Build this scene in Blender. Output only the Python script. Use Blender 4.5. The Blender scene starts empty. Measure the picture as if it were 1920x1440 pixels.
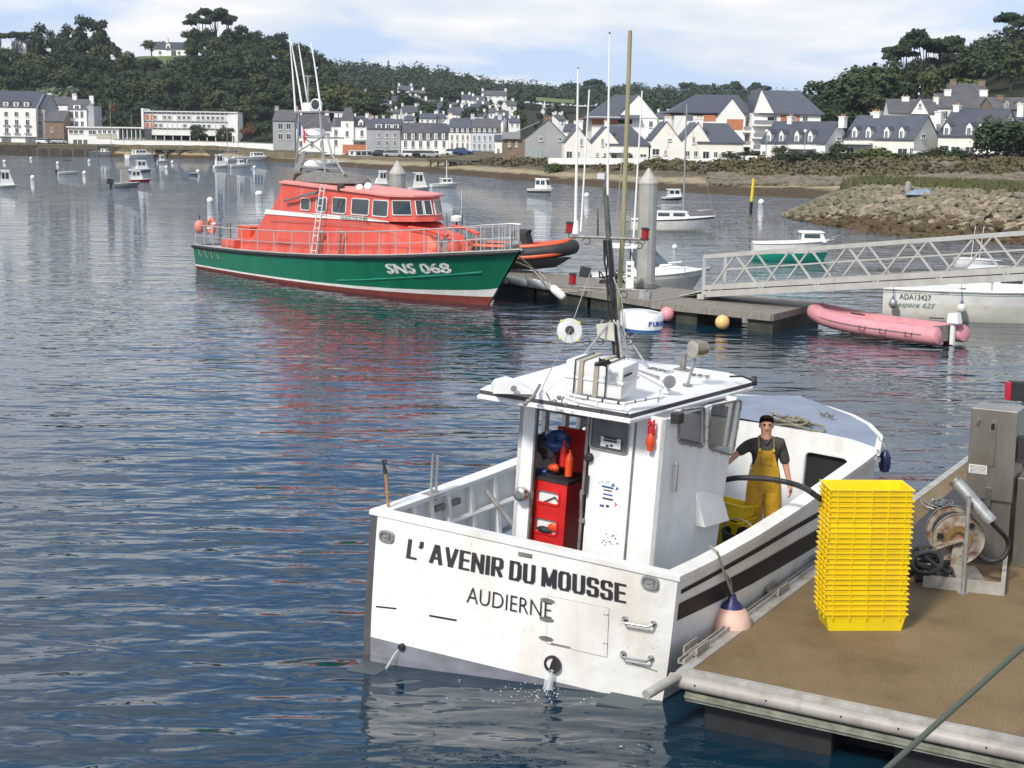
import bpy, bmesh, math, random
from mathutils import Vector, Matrix
import numpy as np
R = random.Random(11)
S = bpy.context.scene
COL = S.collection
rad = math.radians
# ------------------------------------------------------------------ camera, light, exposure
F_PX, CAM_H, ROLL = 2750.0, 5.9, rad(0.8)
PITCH = math.atan(460 * math.cos(ROLL) / F_PX)
cd = bpy.data.cameras.new('camera'); cam = bpy.data.objects.new('camera', cd); COL.objects.link(cam)
cd.sensor_width = 36; cd.lens = F_PX / 1920 * 36; cd.clip_start = .1; cd.clip_end = 6000
_f = Vector((0, math.cos(PITCH), -math.sin(PITCH))); _u = Vector((0, math.sin(PITCH), math.cos(PITCH))); _r = Vector((1, 0, 0))
_ri = _r * math.cos(ROLL) + _u * math.sin(ROLL); _ui = _u * math.cos(ROLL) - _r * math.sin(ROLL)
cam.matrix_world = Matrix(((_ri.x, _ui.x, -_f.x, 0), (_ri.y, _ui.y, -_f.y, 0), (_ri.z, _ui.z, -_f.z, CAM_H), (0, 0, 0, 1)))
S.camera = cam
S.view_settings.view_transform = 'Standard'; S.view_settings.look = 'None'
S.view_settings.gamma = 1; S.view_settings.use_curve_mapping = False
S.view_settings.exposure = 0.46
SUN_EL, SUN_AZ = 42, 212          # azimuth clockwise from +Y: behind the camera, to the left
sd = bpy.data.lights.new('sun', 'SUN'); sd.energy = 2.9; sd.angle = rad(8); sd.color = (1, .95, .87)
sun = bpy.data.objects.new('sun', sd); COL.objects.link(sun)
_sd = Vector((math.sin(rad(SUN_AZ)) * math.cos(rad(SUN_EL)), math.cos(rad(SUN_AZ)) * math.cos(rad(SUN_EL)), math.sin(rad(SUN_EL))))
sun.rotation_euler = _sd.to_track_quat('Z', 'Y').to_euler()

W = bpy.data.worlds.new('World'); S.world = W; W.use_nodes = True
nt = W.node_tree; nt.nodes.clear()
def N(tree, t, **kw):
    n = tree.nodes.new(t)
    for k, v in kw.items():
        if k in n.inputs.keys() if hasattr(n.inputs, 'keys') else False: n.inputs[k].default_value = v
        else: setattr(n, k, v)
    return n
def L(tree, a, b): tree.links.new(a, b)
def ramp(tree, stops, interp='LINEAR'):
    n = tree.nodes.new('ShaderNodeValToRGB'); cr = n.color_ramp; cr.interpolation = interp
    while len(cr.elements) > 1: cr.elements.remove(cr.elements[0])
    cr.elements[0].position = stops[0][0]
    c = stops[0][1]; cr.elements[0].color = (c, c, c, 1) if not hasattr(c, '__len__') else (*c, 1)
    for p, c in stops[1:]:
        e = cr.elements.new(p); e.color = (c, c, c, 1) if not hasattr(c, '__len__') else (*c, 1)
    return n
def mixc(tree, fac, a, b, mode='MIX'):
    n = tree.nodes.new('ShaderNodeMix'); n.data_type = 'RGBA'; n.blend_type = mode
    for i, v in ((0, fac), (6, a), (7, b)):
        if isinstance(v, bpy.types.NodeSocket): L(tree, v, n.inputs[i])
        elif hasattr(v, '__len__'): n.inputs[i].default_value = (*v, 1)
        else: n.inputs[i].default_value = v
    return n.outputs[2]
def mth(tree, op, a, b=0.0, c=None):
    n = tree.nodes.new('ShaderNodeMath'); n.operation = op
    for i, v in enumerate((a, b) if c is None else (a, b, c)):
        if isinstance(v, bpy.types.NodeSocket): L(tree, v, n.inputs[i])
        else: n.inputs[i].default_value = v
    return n.outputs[0]
sky = N(nt, 'ShaderNodeTexSky', sky_type='NISHITA', sun_disc=False)
sky.sun_elevation = rad(SUN_EL); sky.sun_rotation = rad(SUN_AZ); sky.air_density = 1.0; sky.dust_density = .8; sky.ozone_density = 2.0
tc = N(nt, 'ShaderNodeTexCoord')
sep = N(nt, 'ShaderNodeSeparateXYZ'); L(nt, tc.outputs['Generated'], sep.inputs[0])
# clouds laid out on a plane overhead, so that they flatten towards the horizon
zz = mth(nt, 'ADD', mth(nt, 'MAXIMUM', sep.outputs[2], 0.0), 0.16)
cx = mth(nt, 'DIVIDE', sep.outputs[0], zz); cy = mth(nt, 'DIVIDE', sep.outputs[1], zz)
cmb = N(nt, 'ShaderNodeCombineXYZ'); L(nt, cx, cmb.inputs[0]); L(nt, cy, cmb.inputs[1]); cmb.inputs[2].default_value = 3.3
n1 = N(nt, 'ShaderNodeTexNoise'); L(nt, cmb.outputs[0], n1.inputs['Vector']); n1.inputs['Scale'].default_value = 1.15; n1.inputs['Detail'].default_value = 7; n1.inputs['Roughness'].default_value = .52; n1.inputs['Distortion'].default_value = .35
cov = ramp(nt, [(.40, 0.0), (.52, 1.0)]); L(nt, n1.outputs[0], cov.inputs[0])
n2 = N(nt, 'ShaderNodeTexNoise'); L(nt, cmb.outputs[0], n2.inputs['Vector']); n2.inputs['Scale'].default_value = 2.3; n2.inputs['Detail'].default_value = 5
shade = ramp(nt, [(.38, (5.9, 6.3, 6.9)), (.5, (6.8, 6.95, 7.2)), (.62, (7.9, 7.8, 7.65))]); L(nt, n2.outputs[0], shade.inputs[0])
# thin milky veil that thickens towards the horizon
veil = ramp(nt, [(0.0, .95), (.1, .85), (.25, .7), (.5, .6), (1.0, .5)]); L(nt, sep.outputs[2], veil.inputs[0])
air = ramp(nt, [(0.0, (.59, .71, .86)), (.15, (.43, .6, .84)), (.4, (.2, .38, .72)), (1.0, (.11, .25, .58))]); L(nt, sep.outputs[2], air.inputs[0])
airc = mixc(nt, 1.0, air.outputs[0], (8.0, 8.0, 8.6), 'MULTIPLY'); airc.node.clamp_result = False
base = mixc(nt, veil.outputs[0], sky.outputs[0], airc)
skyc = mixc(nt, mth(nt, 'MULTIPLY', cov.outputs[0], .88), base, shade.outputs[0])
bg = N(nt, 'ShaderNodeBackground'); L(nt, skyc, bg.inputs[0]); bg.inputs[1].default_value = .1
wo = N(nt, 'ShaderNodeOutputWorld'); L(nt, bg.outputs[0], wo.inputs[0])

# ------------------------------------------------------------------ helpers
def ray(x, y):
    u = x - 960; v = y - 720
    return _f * F_PX + _ri * u - _ui * v
def P(x, y, z=0.0):                       # photograph pixel -> the point at height z
    r = ray(x, y); return Vector((0, 0, CAM_H)) + r * ((z - CAM_H) / r.z)
def AY(x, y, Y):                          # photograph pixel -> the point at distance Y
    r = ray(x, y); return Vector((0, 0, CAM_H)) + r * (Y / r.y)

def frame(o, f):
    f = Vector(f).normalized(); s = Vector((0, 0, 1)) if abs(f.z) < .95 else Vector((1, 0, 0))
    a = f.cross(s).normalized(); return a, f.cross(a).normalized()
class MB:
    def __init__(s): s.v = []; s.f = []; s.m = []; s.cur = 0
    def add(s, vs, fs):
        b = len(s.v); s.v += [tuple(q) for q in vs]
        for f in fs: s.f.append(tuple(b + i for i in f)); s.m.append(s.cur)
        return s
    def hexa(s, p):                       # 4 bottom points then 4 top points
        return s.add(p, [(0, 3, 2, 1), (4, 5, 6, 7), (0, 1, 5, 4), (1, 2, 6, 5), (2, 3, 7, 6), (3, 0, 4, 7)])
    def box(s, x0, x1, y0, y1, z0, z1):
        return s.hexa([(x0, y0, z0), (x1, y0, z0), (x1, y1, z0), (x0, y1, z0), (x0, y0, z1), (x1, y0, z1), (x1, y1, z1), (x0, y1, z1)])
    def obox(s, c, ax, ay, az):           # centre and three half-extent vectors
        c = Vector(c); ax = Vector(ax); ay = Vector(ay); az = Vector(az)
        return s.hexa([c - ax - ay - az, c + ax - ay - az, c + ax + ay - az, c - ax + ay - az, c - ax - ay + az, c + ax - ay + az, c + ax + ay + az, c - ax + ay + az])
    def bar(s, p, q, w, h):
        p = Vector(p); q = Vector(q); a, b = frame(p, q - p)
        return s.obox((p + q) / 2, (q - p) / 2, a * (w / 2), b * (h / 2))
    def loft(s, rings, closed=True, c0=True, c1=True):
        n = len(rings[0]); b = len(s.v)
        for r in rings: s.v += [tuple(q) for q in r]
        m = n if closed else n - 1
        for i in range(len(rings) - 1):
            for j in range(m):
                k = (j + 1) % n
                s.f.append((b + i * n + j, b + i * n + k, b + (i + 1) * n + k, b + (i + 1) * n + j)); s.m.append(s.cur)
        if c0: s.f.append(tuple(b + j for j in range(n))[::-1]); s.m.append(s.cur)
        if c1: s.f.append(tuple(b + (len(rings) - 1) * n + j for j in range(n))); s.m.append(s.cur)
        return s
    def tube(s, pts, r, n=8, cap=True):
        pts = [Vector(p) for p in pts]; rings = []; a = None
        for i, p in enumerate(pts):
            d = (pts[min(i + 1, len(pts) - 1)] - pts[max(i - 1, 0)])
            if d.length < 1e-9: d = Vector((0, 0, 1))
            d.normalize()
            if a is None: a, b2 = frame(p, d)
            else:
                a = (a - d * a.dot(d))
                if a.length < 1e-6: a, _ = frame(p, d)
                a.normalize()
            b2 = d.cross(a); rr = r[i] if hasattr(r, '__len__') else r
            rings.append([p + (a * math.cos(2 * math.pi * k / n) + b2 * math.sin(2 * math.pi * k / n)) * rr for k in range(n)])
        return s.loft(rings, True, cap, cap)
    def lathe(s, prof, n=20, o=(0, 0, 0), ax=(0, 0, 1), cap=True):   # prof: (radius, along axis)
        o = Vector(o); ax = Vector(ax).normalized(); a, b = frame(o, ax)
        return s.loft([[o + ax * h + (a * math.cos(2 * math.pi * k / n) + b * math.sin(2 * math.pi * k / n)) * max(r, 1e-4) for k in range(n)] for r, h in prof], True, cap, cap)
    def ball(s, c, r, n=14, m=9, sc=(1, 1, 1)):
        c = Vector(c); rings = []
        for i in range(m + 1):
            t = math.pi * i / m; rr = max(math.sin(t), 1e-3)
            rings.append([c + Vector((math.cos(2 * math.pi * k / n) * rr * r * sc[0], math.sin(2 * math.pi * k / n) * rr * r * sc[1], -math.cos(t) * r * sc[2])) for k in range(n)])
        return s.loft(rings)
    def prism(s, poly, d):                # polygon of 3-D points pushed along d
        d = Vector(d); a = [Vector(p) for p in poly]; n = len(a)
        return s.add(a + [p + d for p in a], [tuple(range(n))[::-1], tuple(range(n, 2 * n))] + [(i, (i + 1) % n, n + (i + 1) % n, n + i) for i in range(n)])
    def poly(s, pts): return s.add(pts, [tuple(range(len(pts)))])
    def build(s, name, mat, parent=None, smooth=False, fix=True, bevel=0):
        me = bpy.data.meshes.new(name); me.from_pydata(s.v, [], s.f)
        mats = mat if isinstance(mat, (list, tuple)) else [mat]
        for m in mats: me.materials.append(m)
        if len(mats) > 1: me.polygons.foreach_set('material_index', s.m)
        if fix:
            bm = bmesh.new(); bm.from_mesh(me); bmesh.ops.recalc_face_normals(bm, faces=bm.faces)
            if bevel: bmesh.ops.bevel(bm, geom=[e for e in bm.edges if len(e.link_faces) == 2 and e.calc_face_angle(0) > .6], offset=bevel, segments=2, affect='EDGES', profile=.6)
            bm.to_mesh(me); bm.free()
        o = bpy.data.objects.new(name, me); COL.objects.link(o)
        if smooth:
            me.polygons.foreach_set('use_smooth', [True] * len(me.polygons))
            try: me.set_sharp_from_angle(angle=rad(38))
            except Exception: pass
        if parent: o.parent = parent
        return o
def tag(o, label=None, cat=None, group=None, kind=None):
    if label: o['label'] = label
    if cat: o['category'] = cat
    if group: o['group'] = group
    if kind: o['kind'] = kind
    return o
def thing(name, label, cat, loc=(0, 0, 0), rz=0, group=None, mat=None):
    o = bpy.data.objects.new(name, None); COL.objects.link(o); o.empty_display_size = .2
    if mat is not None: o.matrix_world = mat
    else: o.location = loc; o.rotation_euler = (0, 0, rz)
    return tag(o, label, cat, group)
def kids(o): return [c for c in bpy.data.objects if c.parent == o]
CH = {}
def copytree(o, parent=None):
    if o.name not in CH: CH[o.name] = [c.name for c in kids(o)]
    c = o.copy(); COL.objects.link(c); c.parent = parent
    for k in CH[o.name]: copytree(bpy.data.objects[k], c)
    return c
def shared(src, name, loc, parent=None, rot=(0, 0, 0), sc=(1, 1, 1)):   # another object on the same mesh data
    o = bpy.data.objects.new(name, src.data); COL.objects.link(o); o.location = loc; o.rotation_euler = rot; o.scale = sc
    if parent: o.parent = parent
    return o
def hmat(o, h, up=Vector((0, 0, 1)), roll=0.0):
    """frame: x forward along heading h (clockwise from +Y), y to port, z up"""
    a = Vector((math.sin(h), math.cos(h), 0)); st = Vector((math.cos(h), -math.sin(h), 0)); u = Vector((0, 0, 1))
    s2 = st * math.cos(roll) - u * math.sin(roll); u2 = u * math.cos(roll) + st * math.sin(roll); p = -s2
    return Matrix(((a.x, p.x, u2.x, o[0]), (a.y, p.y, u2.y, o[1]), (a.z, p.z, u2.z, o[2] if len(o) > 2 else 0), (0, 0, 0, 1)))
def text(name, s, size, mat, parent, o, xd, yd, bold=0.0, ext=.002, sx=1.0, shear=0.0, space=1.0, align='LEFT'):
    """flat lettering: o origin, xd reading direction, yd up direction"""
    cu = bpy.data.curves.new(name, 'FONT'); cu.body = s; cu.size = size; cu.offset = bold; cu.extrude = ext; cu.shear = shear; cu.space_character = space; cu.align_x = align
    cu.resolution_u = 3
    t = bpy.data.objects.new(name + '_src', cu)
    COL.objects.link(t); dg = bpy.context.evaluated_depsgraph_get(); me = bpy.data.meshes.new_from_object(t.evaluated_get(dg))
    bpy.data.objects.remove(t); bpy.data.curves.remove(cu)
    xd = Vector(xd).normalized(); yd = Vector(yd); yd = (yd - xd * yd.dot(xd)).normalized(); zd = xd.cross(yd)
    M = Matrix(((xd.x * sx, yd.x, zd.x, o[0]), (xd.y * sx, yd.y, zd.y, o[1]), (xd.z * sx, yd.z, zd.z, o[2]), (0, 0, 0, 1)))
    me.transform(M); me.materials.clear(); me.materials.append(mat)
    ob = bpy.data.objects.new(name, me); COL.objects.link(ob)
    if parent: ob.parent = parent
    return ob

# ------------------------------------------------------------------ materials
MATS = {}
def mat(name, col, rough=.5, metal=0.0, col2=None, scale=4.0, bump=0.0, bscale=None, streak=None, spec=.5, coat=0.0, stretch=(1, 1, 1), per_obj=0.0, detail=4, lo=.35, hi=.65, spots=None):
    if name in MATS: return MATS[name]
    m = bpy.data.materials.new(name); m.use_nodes = True; t = m.node_tree; b = t.nodes['Principled BSDF']
    b.inputs['Roughness'].default_value = rough; b.inputs['Metallic'].default_value = metal
    b.inputs['Specular IOR Level'].default_value = spec; b.inputs['Coat Weight'].default_value = coat
    tc = t.nodes.new('ShaderNodeTexCoord'); mp = t.nodes.new('ShaderNodeMapping'); mp.inputs['Scale'].default_value = stretch
    L(t, tc.outputs['Object'], mp.inputs[0])
    nz = t.nodes.new('ShaderNodeTexNoise'); nz.inputs['Scale'].default_value = scale; nz.inputs['Detail'].default_value = detail; nz.inputs['Roughness'].default_value = .6
    L(t, mp.outputs[0], nz.inputs['Vector'])
    c2 = col2 or tuple(min(1, c * .82) for c in col)
    rp = ramp(t, [(lo, col), (hi, c2)]); L(t, nz.outputs[0], rp.inputs[0]); out = rp.outputs[0]
    if streak:                           # vertical stains: (colour, amount, scale)
        m2 = t.nodes.new('ShaderNodeMapping'); m2.inputs['Scale'].default_value = (streak[2], streak[2], streak[2] * .16); L(t, tc.outputs['Object'], m2.inputs[0])
        n3 = t.nodes.new('ShaderNodeTexNoise'); n3.inputs['Scale'].default_value = 1; n3.inputs['Detail'].default_value = 5; L(t, m2.outputs[0], n3.inputs['Vector'])
        r3 = ramp(t, [(.52, 0.0), (.78, streak[1])]); L(t, n3.outputs[0], r3.inputs[0])
        out = mixc(t, r3.outputs[0], out, streak[0])
    if spots:                            # small marks: (colour, amount, scale)
        n4 = t.nodes.new('ShaderNodeTexNoise'); n4.inputs['Scale'].default_value = spots[2]; n4.inputs['Detail'].default_value = 3; L(t, tc.outputs['Object'], n4.inputs['Vector'])
        r4 = ramp(t, [(.66, 0.0), (.72, spots[1])]); L(t, n4.outputs[0], r4.inputs[0])
        out = mixc(t, r4.outputs[0], out, spots[0])
    if per_obj:
        oi = t.nodes.new('ShaderNodeObjectInfo'); hs = t.nodes.new('ShaderNodeHueSaturation')
        L(t, mth(t, 'ADD', mth(t, 'MULTIPLY', oi.outputs['Random'], per_obj * 2), 1 - per_obj), hs.inputs['Value']); L(t, mth(t, 'ADD', mth(t, 'MULTIPLY', oi.outputs['Random'], -per_obj * .12), .5 + per_obj * .06), hs.inputs['Hue'])
        L(t, out, hs.inputs['Color']); out = hs.outputs[0]
    L(t, out, b.inputs['Base Color'])
    if bump:
        nb = t.nodes.new('ShaderNodeTexNoise'); nb.inputs['Scale'].default_value = bscale or scale * 4; nb.inputs['Detail'].default_value = 5; L(t, mp.outputs[0], nb.inputs['Vector'])
        bp = t.nodes.new('ShaderNodeBump'); bp.inputs['Strength'].default_value = min(1, bump); bp.inputs['Distance'].default_value = .02 * max(1, bump); L(t, nb.outputs[0], bp.inputs['Height']); L(t, bp.outputs[0], b.inputs['Normal'])
    MATS[name] = m; return m
def glass(name, col=(.02, .03, .035), rough=.06): return mat(name, col, rough, 0, col2=tuple(c * 1.6 for c in col), scale=2, spec=.8)

M_white = mat('white_gelcoat', (.8, .8, .78), .32, col2=(.73, .73, .7), scale=2.2, streak=((.45, .36, .24), .35, 3.0), bump=.05)
M_hullwhite = mat('painted_hull_white', (.84, .835, .81), .38, col2=(.76, .75, .715), scale=1.6, streak=((.55, .4, .22), .42, 2.6), spots=((.2, .2, .18), .35, 23), bump=.12, bscale=7)
M_cleanwhite = mat('clean_white', (.8, .8, .79), .3, col2=(.74, .74, .73), scale=3)
M_cabin = mat('cabin_white', (.8, .81, .81), .4, col2=(.73, .74, .73), scale=3, streak=((.42, .38, .3), .3, 4), spots=((.15, .14, .12), .4, 31), bump=.06)
M_black = mat('black_paint', (.012, .012, .014), .5, col2=(.02, .02, .02), spec=.25)
M_rubber = mat('black_rubber', (.014, .014, .016), .6, col2=(.03, .03, .032), bump=.1)
M_stripe = mat('charcoal_band', (.05, .05, .055), .45, col2=(.075, .075, .08))
M_steel = mat('stainless_steel', (.52, .52, .51), .28, .95, col2=(.4, .4, .38), scale=6)
M_dull = mat('dull_steel', (.33, .32, .3), .5, .6, col2=(.2, .18, .16), scale=9, bump=.2)
M_galv = mat('galvanised_metal', (.42, .43, .43), .45, .55, col2=(.3, .3, .29), scale=10, bump=.15)
M_alu = mat('weathered_aluminium', (.5, .49, .46), .5, .35, col2=(.34, .32, .28), scale=3, streak=((.2, .17, .13), .45, 5), bump=.12)
M_glass = glass('dark_glass')
M_glassblue = mat('reflecting_glass', (.09, .11, .12), .08, 0, col2=(.14, .16, .17), scale=1, spec=.9)
M_red = mat('cabin_red', (.6, .018, .016), .35, col2=(.45, .012, .012), scale=5)
M_greydeck = mat('grey_blue_deck', (.23, .275, .35), .55, col2=(.18, .215, .28), scale=2.2, bump=.1, spots=((.5, .5, .5), .3, 17))
M_greyhull = mat('grey_boot_paint', (.21, .22, .26), .5, col2=(.15, .155, .18), scale=4)
M_yellow = mat('yellow_crate_plastic', (.83, .61, .005), .42, col2=(.76, .53, .008), scale=5, bump=.06, streak=((.5, .38, .08), .3, 9), per_obj=.05)
M_rope = mat('rope_pale', (.42, .38, .3), .85, col2=(.28, .25, .2), scale=40, bump=.5)
M_rope_g = mat('rope_green', (.06, .09, .085), .85, col2=(.11, .12, .07), scale=60, bump=.6)
M_orange = mat('orange_plastic', (.8, .09, .015), .4, col2=(.65, .06, .01))
M_lifered = mat('lifeboat_orange', (.64, .075, .045), .4, col2=(.6, .105, .075), scale=1.4, streak=((.72, .26, .2), .5, 2.2), bump=.05)
M_lifedeck = mat('lifeboat_deck_grey', (.42, .41, .38), .7, col2=(.33, .32, .3), scale=3)
M_lgreen = mat('lifeboat_green', (.006, .16, .085), .35, col2=(.005, .13, .07), scale=1.5, streak=((.03, .2, .12), .35, 2))
M_antif = mat('antifouling_red', (.22, .045, .03), .6, col2=(.16, .035, .025), scale=4)
M_lwhite = mat('boat_white', (.76, .76, .73), .32, col2=(.66, .66, .63), scale=3, streak=((.5, .42, .3), .35, 3))
M_canvas = mat('grey_canvas', (.2, .19, .175), .85, col2=(.14, .135, .125), scale=5, bump=.5, bscale=9)
M_pink = mat('pink_rubber', (.66, .3, .33), .5, col2=(.6, .25, .28), scale=3, streak=((.75, .45, .42), .4, 3))
M_blue = mat('blue_plastic', (.02, .06, .2), .4, col2=(.015, .04, .14))
M_wood = mat('grey_weathered_wood', (.27, .25, .215), .85, col2=(.17, .155, .13), scale=2.5, stretch=(1, 5, 1), bump=.4)
M_brownwood = mat('brown_wood', (.4, .2, .07), .6, col2=(.3, .14, .05), scale=8)
M_conc = mat('grey_concrete', (.34, .335, .31), .9, col2=(.25, .245, .22), scale=1.2, streak=((.12, .11, .09), .5, 1.5), bump=.3)
M_slate = mat('slate_roof', (.055, .062, .085), .55, col2=(.075, .08, .1), scale=.9, bump=.3, bscale=6, per_obj=.12)
M_slate2 = mat('old_slate_roof', (.1, .098, .105), .7, col2=(.07, .07, .078), scale=.8, bump=.3, bscale=5, per_obj=.15)
M_wall = mat('cream_render_wall', (.83, .81, .74), .85, col2=(.77, .75, .68), scale=.5, streak=((.5, .47, .4), .3, .6), per_obj=.05)
M_wallw = mat('white_render_wall', (.86, .85, .82), .85, col2=(.79, .78, .75), scale=.5, streak=((.5, .48, .42), .35, .6), per_obj=.06)
M_wallg = mat('grey_render_wall', (.36, .37, .38), .85, col2=(.31, .32, .33), scale=.4, streak=((.25, .25, .25), .4, .5))
M_stone = mat('brown_stone_wall', (.25, .18, .12), .9, col2=(.16, .12, .085), scale=1.6, bump=.5)
M_brick = mat('brick_band', (.5, .2, .1), .85, col2=(.42, .16, .08), scale=2)
M_frame = mat('window_frame_white', (.75, .75, .73), .5)
M_dark = mat('dark_parts_and_shade', (.012, .012, .013), .8)  # near-black for dark parts and for shade painted into openings
# ------------------------------------------------------------------ water
def water_mat():
    m = bpy.data.materials.new('harbour_water'); m.use_nodes = True; t = m.node_tree; b = t.nodes['Principled BSDF']
    b.inputs['Base Color'].default_value = (.004, .022, .04, 1); b.inputs['Roughness'].default_value = .02; b.inputs['IOR'].default_value = 1.43
    tc = t.nodes.new('ShaderNodeTexCoord')
    def layer(scale, rot, sx, sy, det, dist=0.0, ro=.55):
        mp = t.nodes.new('ShaderNodeMapping'); mp.inputs['Scale'].default_value = (sx, sy, 1); mp.inputs['Rotation'].default_value = (0, 0, rad(rot)); L(t, tc.outputs['Object'], mp.inputs[0])
        n = t.nodes.new('ShaderNodeTexNoise'); n.inputs['Scale'].default_value = scale; n.inputs['Detail'].default_value = det; n.inputs['Distortion'].default_value = dist; n.inputs['Roughness'].default_value = ro
        L(t, mp.outputs[0], n.inputs['Vector']); return n.outputs[0]
    w = layer(.2, -14, .5, 1.0, 1)             # long undulation
    a = layer(1.05, -12, .42, 1.0, 1.4, .35)     # metre-long wavelets
    c = layer(2.9, -6, .42, 1.0, 1.3, .4)      # ripples
    d = layer(8.0, 14, .5, 1.0, 1.0, .2)
    e = layer(1.6, 37, .55, 1.0, 1.6, .5)      # cross sea
    h = mth(t, 'ADD', mth(t, 'ADD', mth(t, 'MULTIPLY', e, .035), mth(t, 'MULTIPLY', w, .25)), mth(t, 'ADD', mth(t, 'MULTIPLY', a, .17), mth(t, 'ADD', mth(t, 'MULTIPLY', c, .06), mth(t, 'MULTIPLY', d, .008))))
    patch = ramp(t, [(.3, .6), (.7, 1.1)]); L(t, layer(.06, 20, .5, 1, 3, .8), patch.inputs[0])
    bp = t.nodes.new('ShaderNodeBump'); bp.inputs['Distance'].default_value = 1.9; L(t, h, bp.inputs['Height']); g = t.nodes.new('ShaderNodeNewGeometry'); sp = t.nodes.new('ShaderNodeSeparateXYZ'); L(t, g.outputs['Position'], sp.inputs[0])
    wind = ramp(t, [(0.0, .62), (.05, .52), (.1, .27), (.18, .28), (.3, .75), (.5, 1.0)]); L(t, mth(t, 'DIVIDE', sp.outputs[1], 300.0), wind.inputs[0])      # sheltered by the pontoon, breezier in the open harbour
    L(t, mth(t, 'MULTIPLY', mth(t, 'MULTIPLY', patch.outputs[0], wind.outputs[0]), 1.0), bp.inputs['Strength']); L(t, bp.outputs[0], b.inputs['Normal'])
    return m
M_water = water_mat()
mb = MB(); mb.poly([(-900, -60, 0), (900, -60, 0), (900, 1500, 0), (-900, 1500, 0)])
tag(mb.build('water', M_water, fix=False), kind='structure')
mb = MB(); mb.poly([(-900, -60, -6), (900, -60, -6), (900, 1500, -6), (-900, 1500, -6)])
tag(mb.build('seabed', mat('mud_bed', (.05, .045, .03), .9), fix=False), kind='structure')

# ------------------------------------------------------------------ terrain
TER = [  # azimuth as a photograph column, then (distance, height) from the water's edge to the hilltop
 (-400, [(388, -3), (391, 2.9), (432, 3.4), (470, 13), (520, 25), (565, 32), (700, 28), (900, 22), (1300, 10)]),
 (-100, [(388, -3), (391, 2.9), (432, 3.4), (470, 13), (520, 25), (565, 32), (700, 28), (900, 22), (1300, 10)]),
 (150, [(384, -3), (387, 2.9), (432, 3.4), (470, 12), (515, 24), (560, 31), (700, 28), (900, 22), (1300, 10)]),
 (260, [(374, -3), (377, 2.9), (428, 3.4), (460, 10), (505, 23), (545, 33.5), (700, 30), (900, 22), (1300, 10)]),
 (400, [(367, -3), (370, 2.9), (420, 3.4), (455, 10), (500, 24), (545, 34.5), (700, 30), (900, 24), (1300, 10)]),
 (480, [(338, -2.5), (366, 2.2), (405, 3.1), (450, 10), (500, 23), (545, 33), (700, 28), (900, 30), (1300, 12)]),
 (560, [(302, -1.8), (345, 1.6), (385, 2.6), (440, 9), (500, 21), (560, 29), (700, 28), (900, 35), (1300, 12)]),
 (640, [(272, -1.2), (310, 1.3), (345, 2.2), (430, 8), (500, 16), (560, 22), (700, 24), (900, 38), (1300, 14)]),
 (700, [(255, -1.2), (292, 1.2), (328, 2.0), (410, 8), (500, 16), (590, 21), (720, 25), (900, 37), (1300, 14)]),
 (820, [(222, -1.2), (268, 1.1), (308, 1.9), (400, 7), (500, 15), (600, 20), (740, 24), (900, 35), (1300, 14)]),
 (930, [(205, -1.2), (236, 1.2), (262, 2.0), (360, 4.5), (500, 12), (620, 18), (740, 22), (900, 27), (1300, 14)]),
 (1050, [(186, -1.2), (214, 1.3), (234, 2.7), (340, 4), (500, 12), (620, 16), (740, 20), (900, 26), (1300, 14)]),
 (1200, [(162, -1.2), (192, 1.0), (214, 2.8), (310, 4), (480, 11), (620, 15), (740, 19), (900, 26), (1300, 14)]),
 (1400, [(147, -1.2), (180, 1.1), (206, 3.1), (300, 5), (440, 11), (600, 16), (740, 19), (900, 25), (1300, 14)]),
 (1520, [(141, -1.2), (176, 1.3), (204, 3.4), (290, 6), (380, 10), (500, 13), (740, 18), (900, 22), (1300, 14)]),
 (1600, [(140, -1.2), (172, 1.5), (202, 3.7), (280, 7), (330, 12), (420, 16), (700, 20), (900, 22), (1300, 14)]),
 (1750, [(140, -1.2), (168, 1.9), (200, 3.9), (275, 8), (320, 15), (400, 20), (700, 24), (900, 22), (1300, 14)]),
 (1920, [(140, -1.2), (166, 2.2), (200, 4.1), (270, 9), (320, 19), (400, 27), (700, 28), (900, 22), (1300, 14)]),
 (2400, [(140, -1.2), (166, 2.4), (200, 4.2), (270, 10), (320, 22), (400, 31), (700, 32), (900, 22), (1300, 14)])]
def lerp(a, b, t): return a + (b - a) * t
def tprof(x):
    for i in range(len(TER) - 1):
        if x <= TER[i + 1][0] or i == len(TER) - 2:
            t = (x - TER[i][0]) / (TER[i + 1][0] - TER[i][0]); t = max(0, min(1, t))
            return [(lerp(a[0], b[0], t), lerp(a[1], b[1], t)) for a, b in zip(TER[i][1], TER[i + 1][1])]
def tz(x, D):
    p = tprof(x)
    if D <= p[0][0]: return p[0][1]
    for (d0, z0), (d1, z1) in zip(p, p[1:]):
        if D <= d1: return lerp(z0, z1, (D - d0) / (d1 - d0))
    return p[-1][1]
def gp(x, D):                             # ground point under photograph column x at distance D
    q = AY(x, 260 + (x - 960) * .014, D); return Vector((q.x, D, tz(x, D)))
from mathutils import noise as mnoise
mb = MB(); cols = []
xs = list(range(-400, 2401, 14)); sub = [5, 5, 5, 6, 6, 4, 4, 3]
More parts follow.
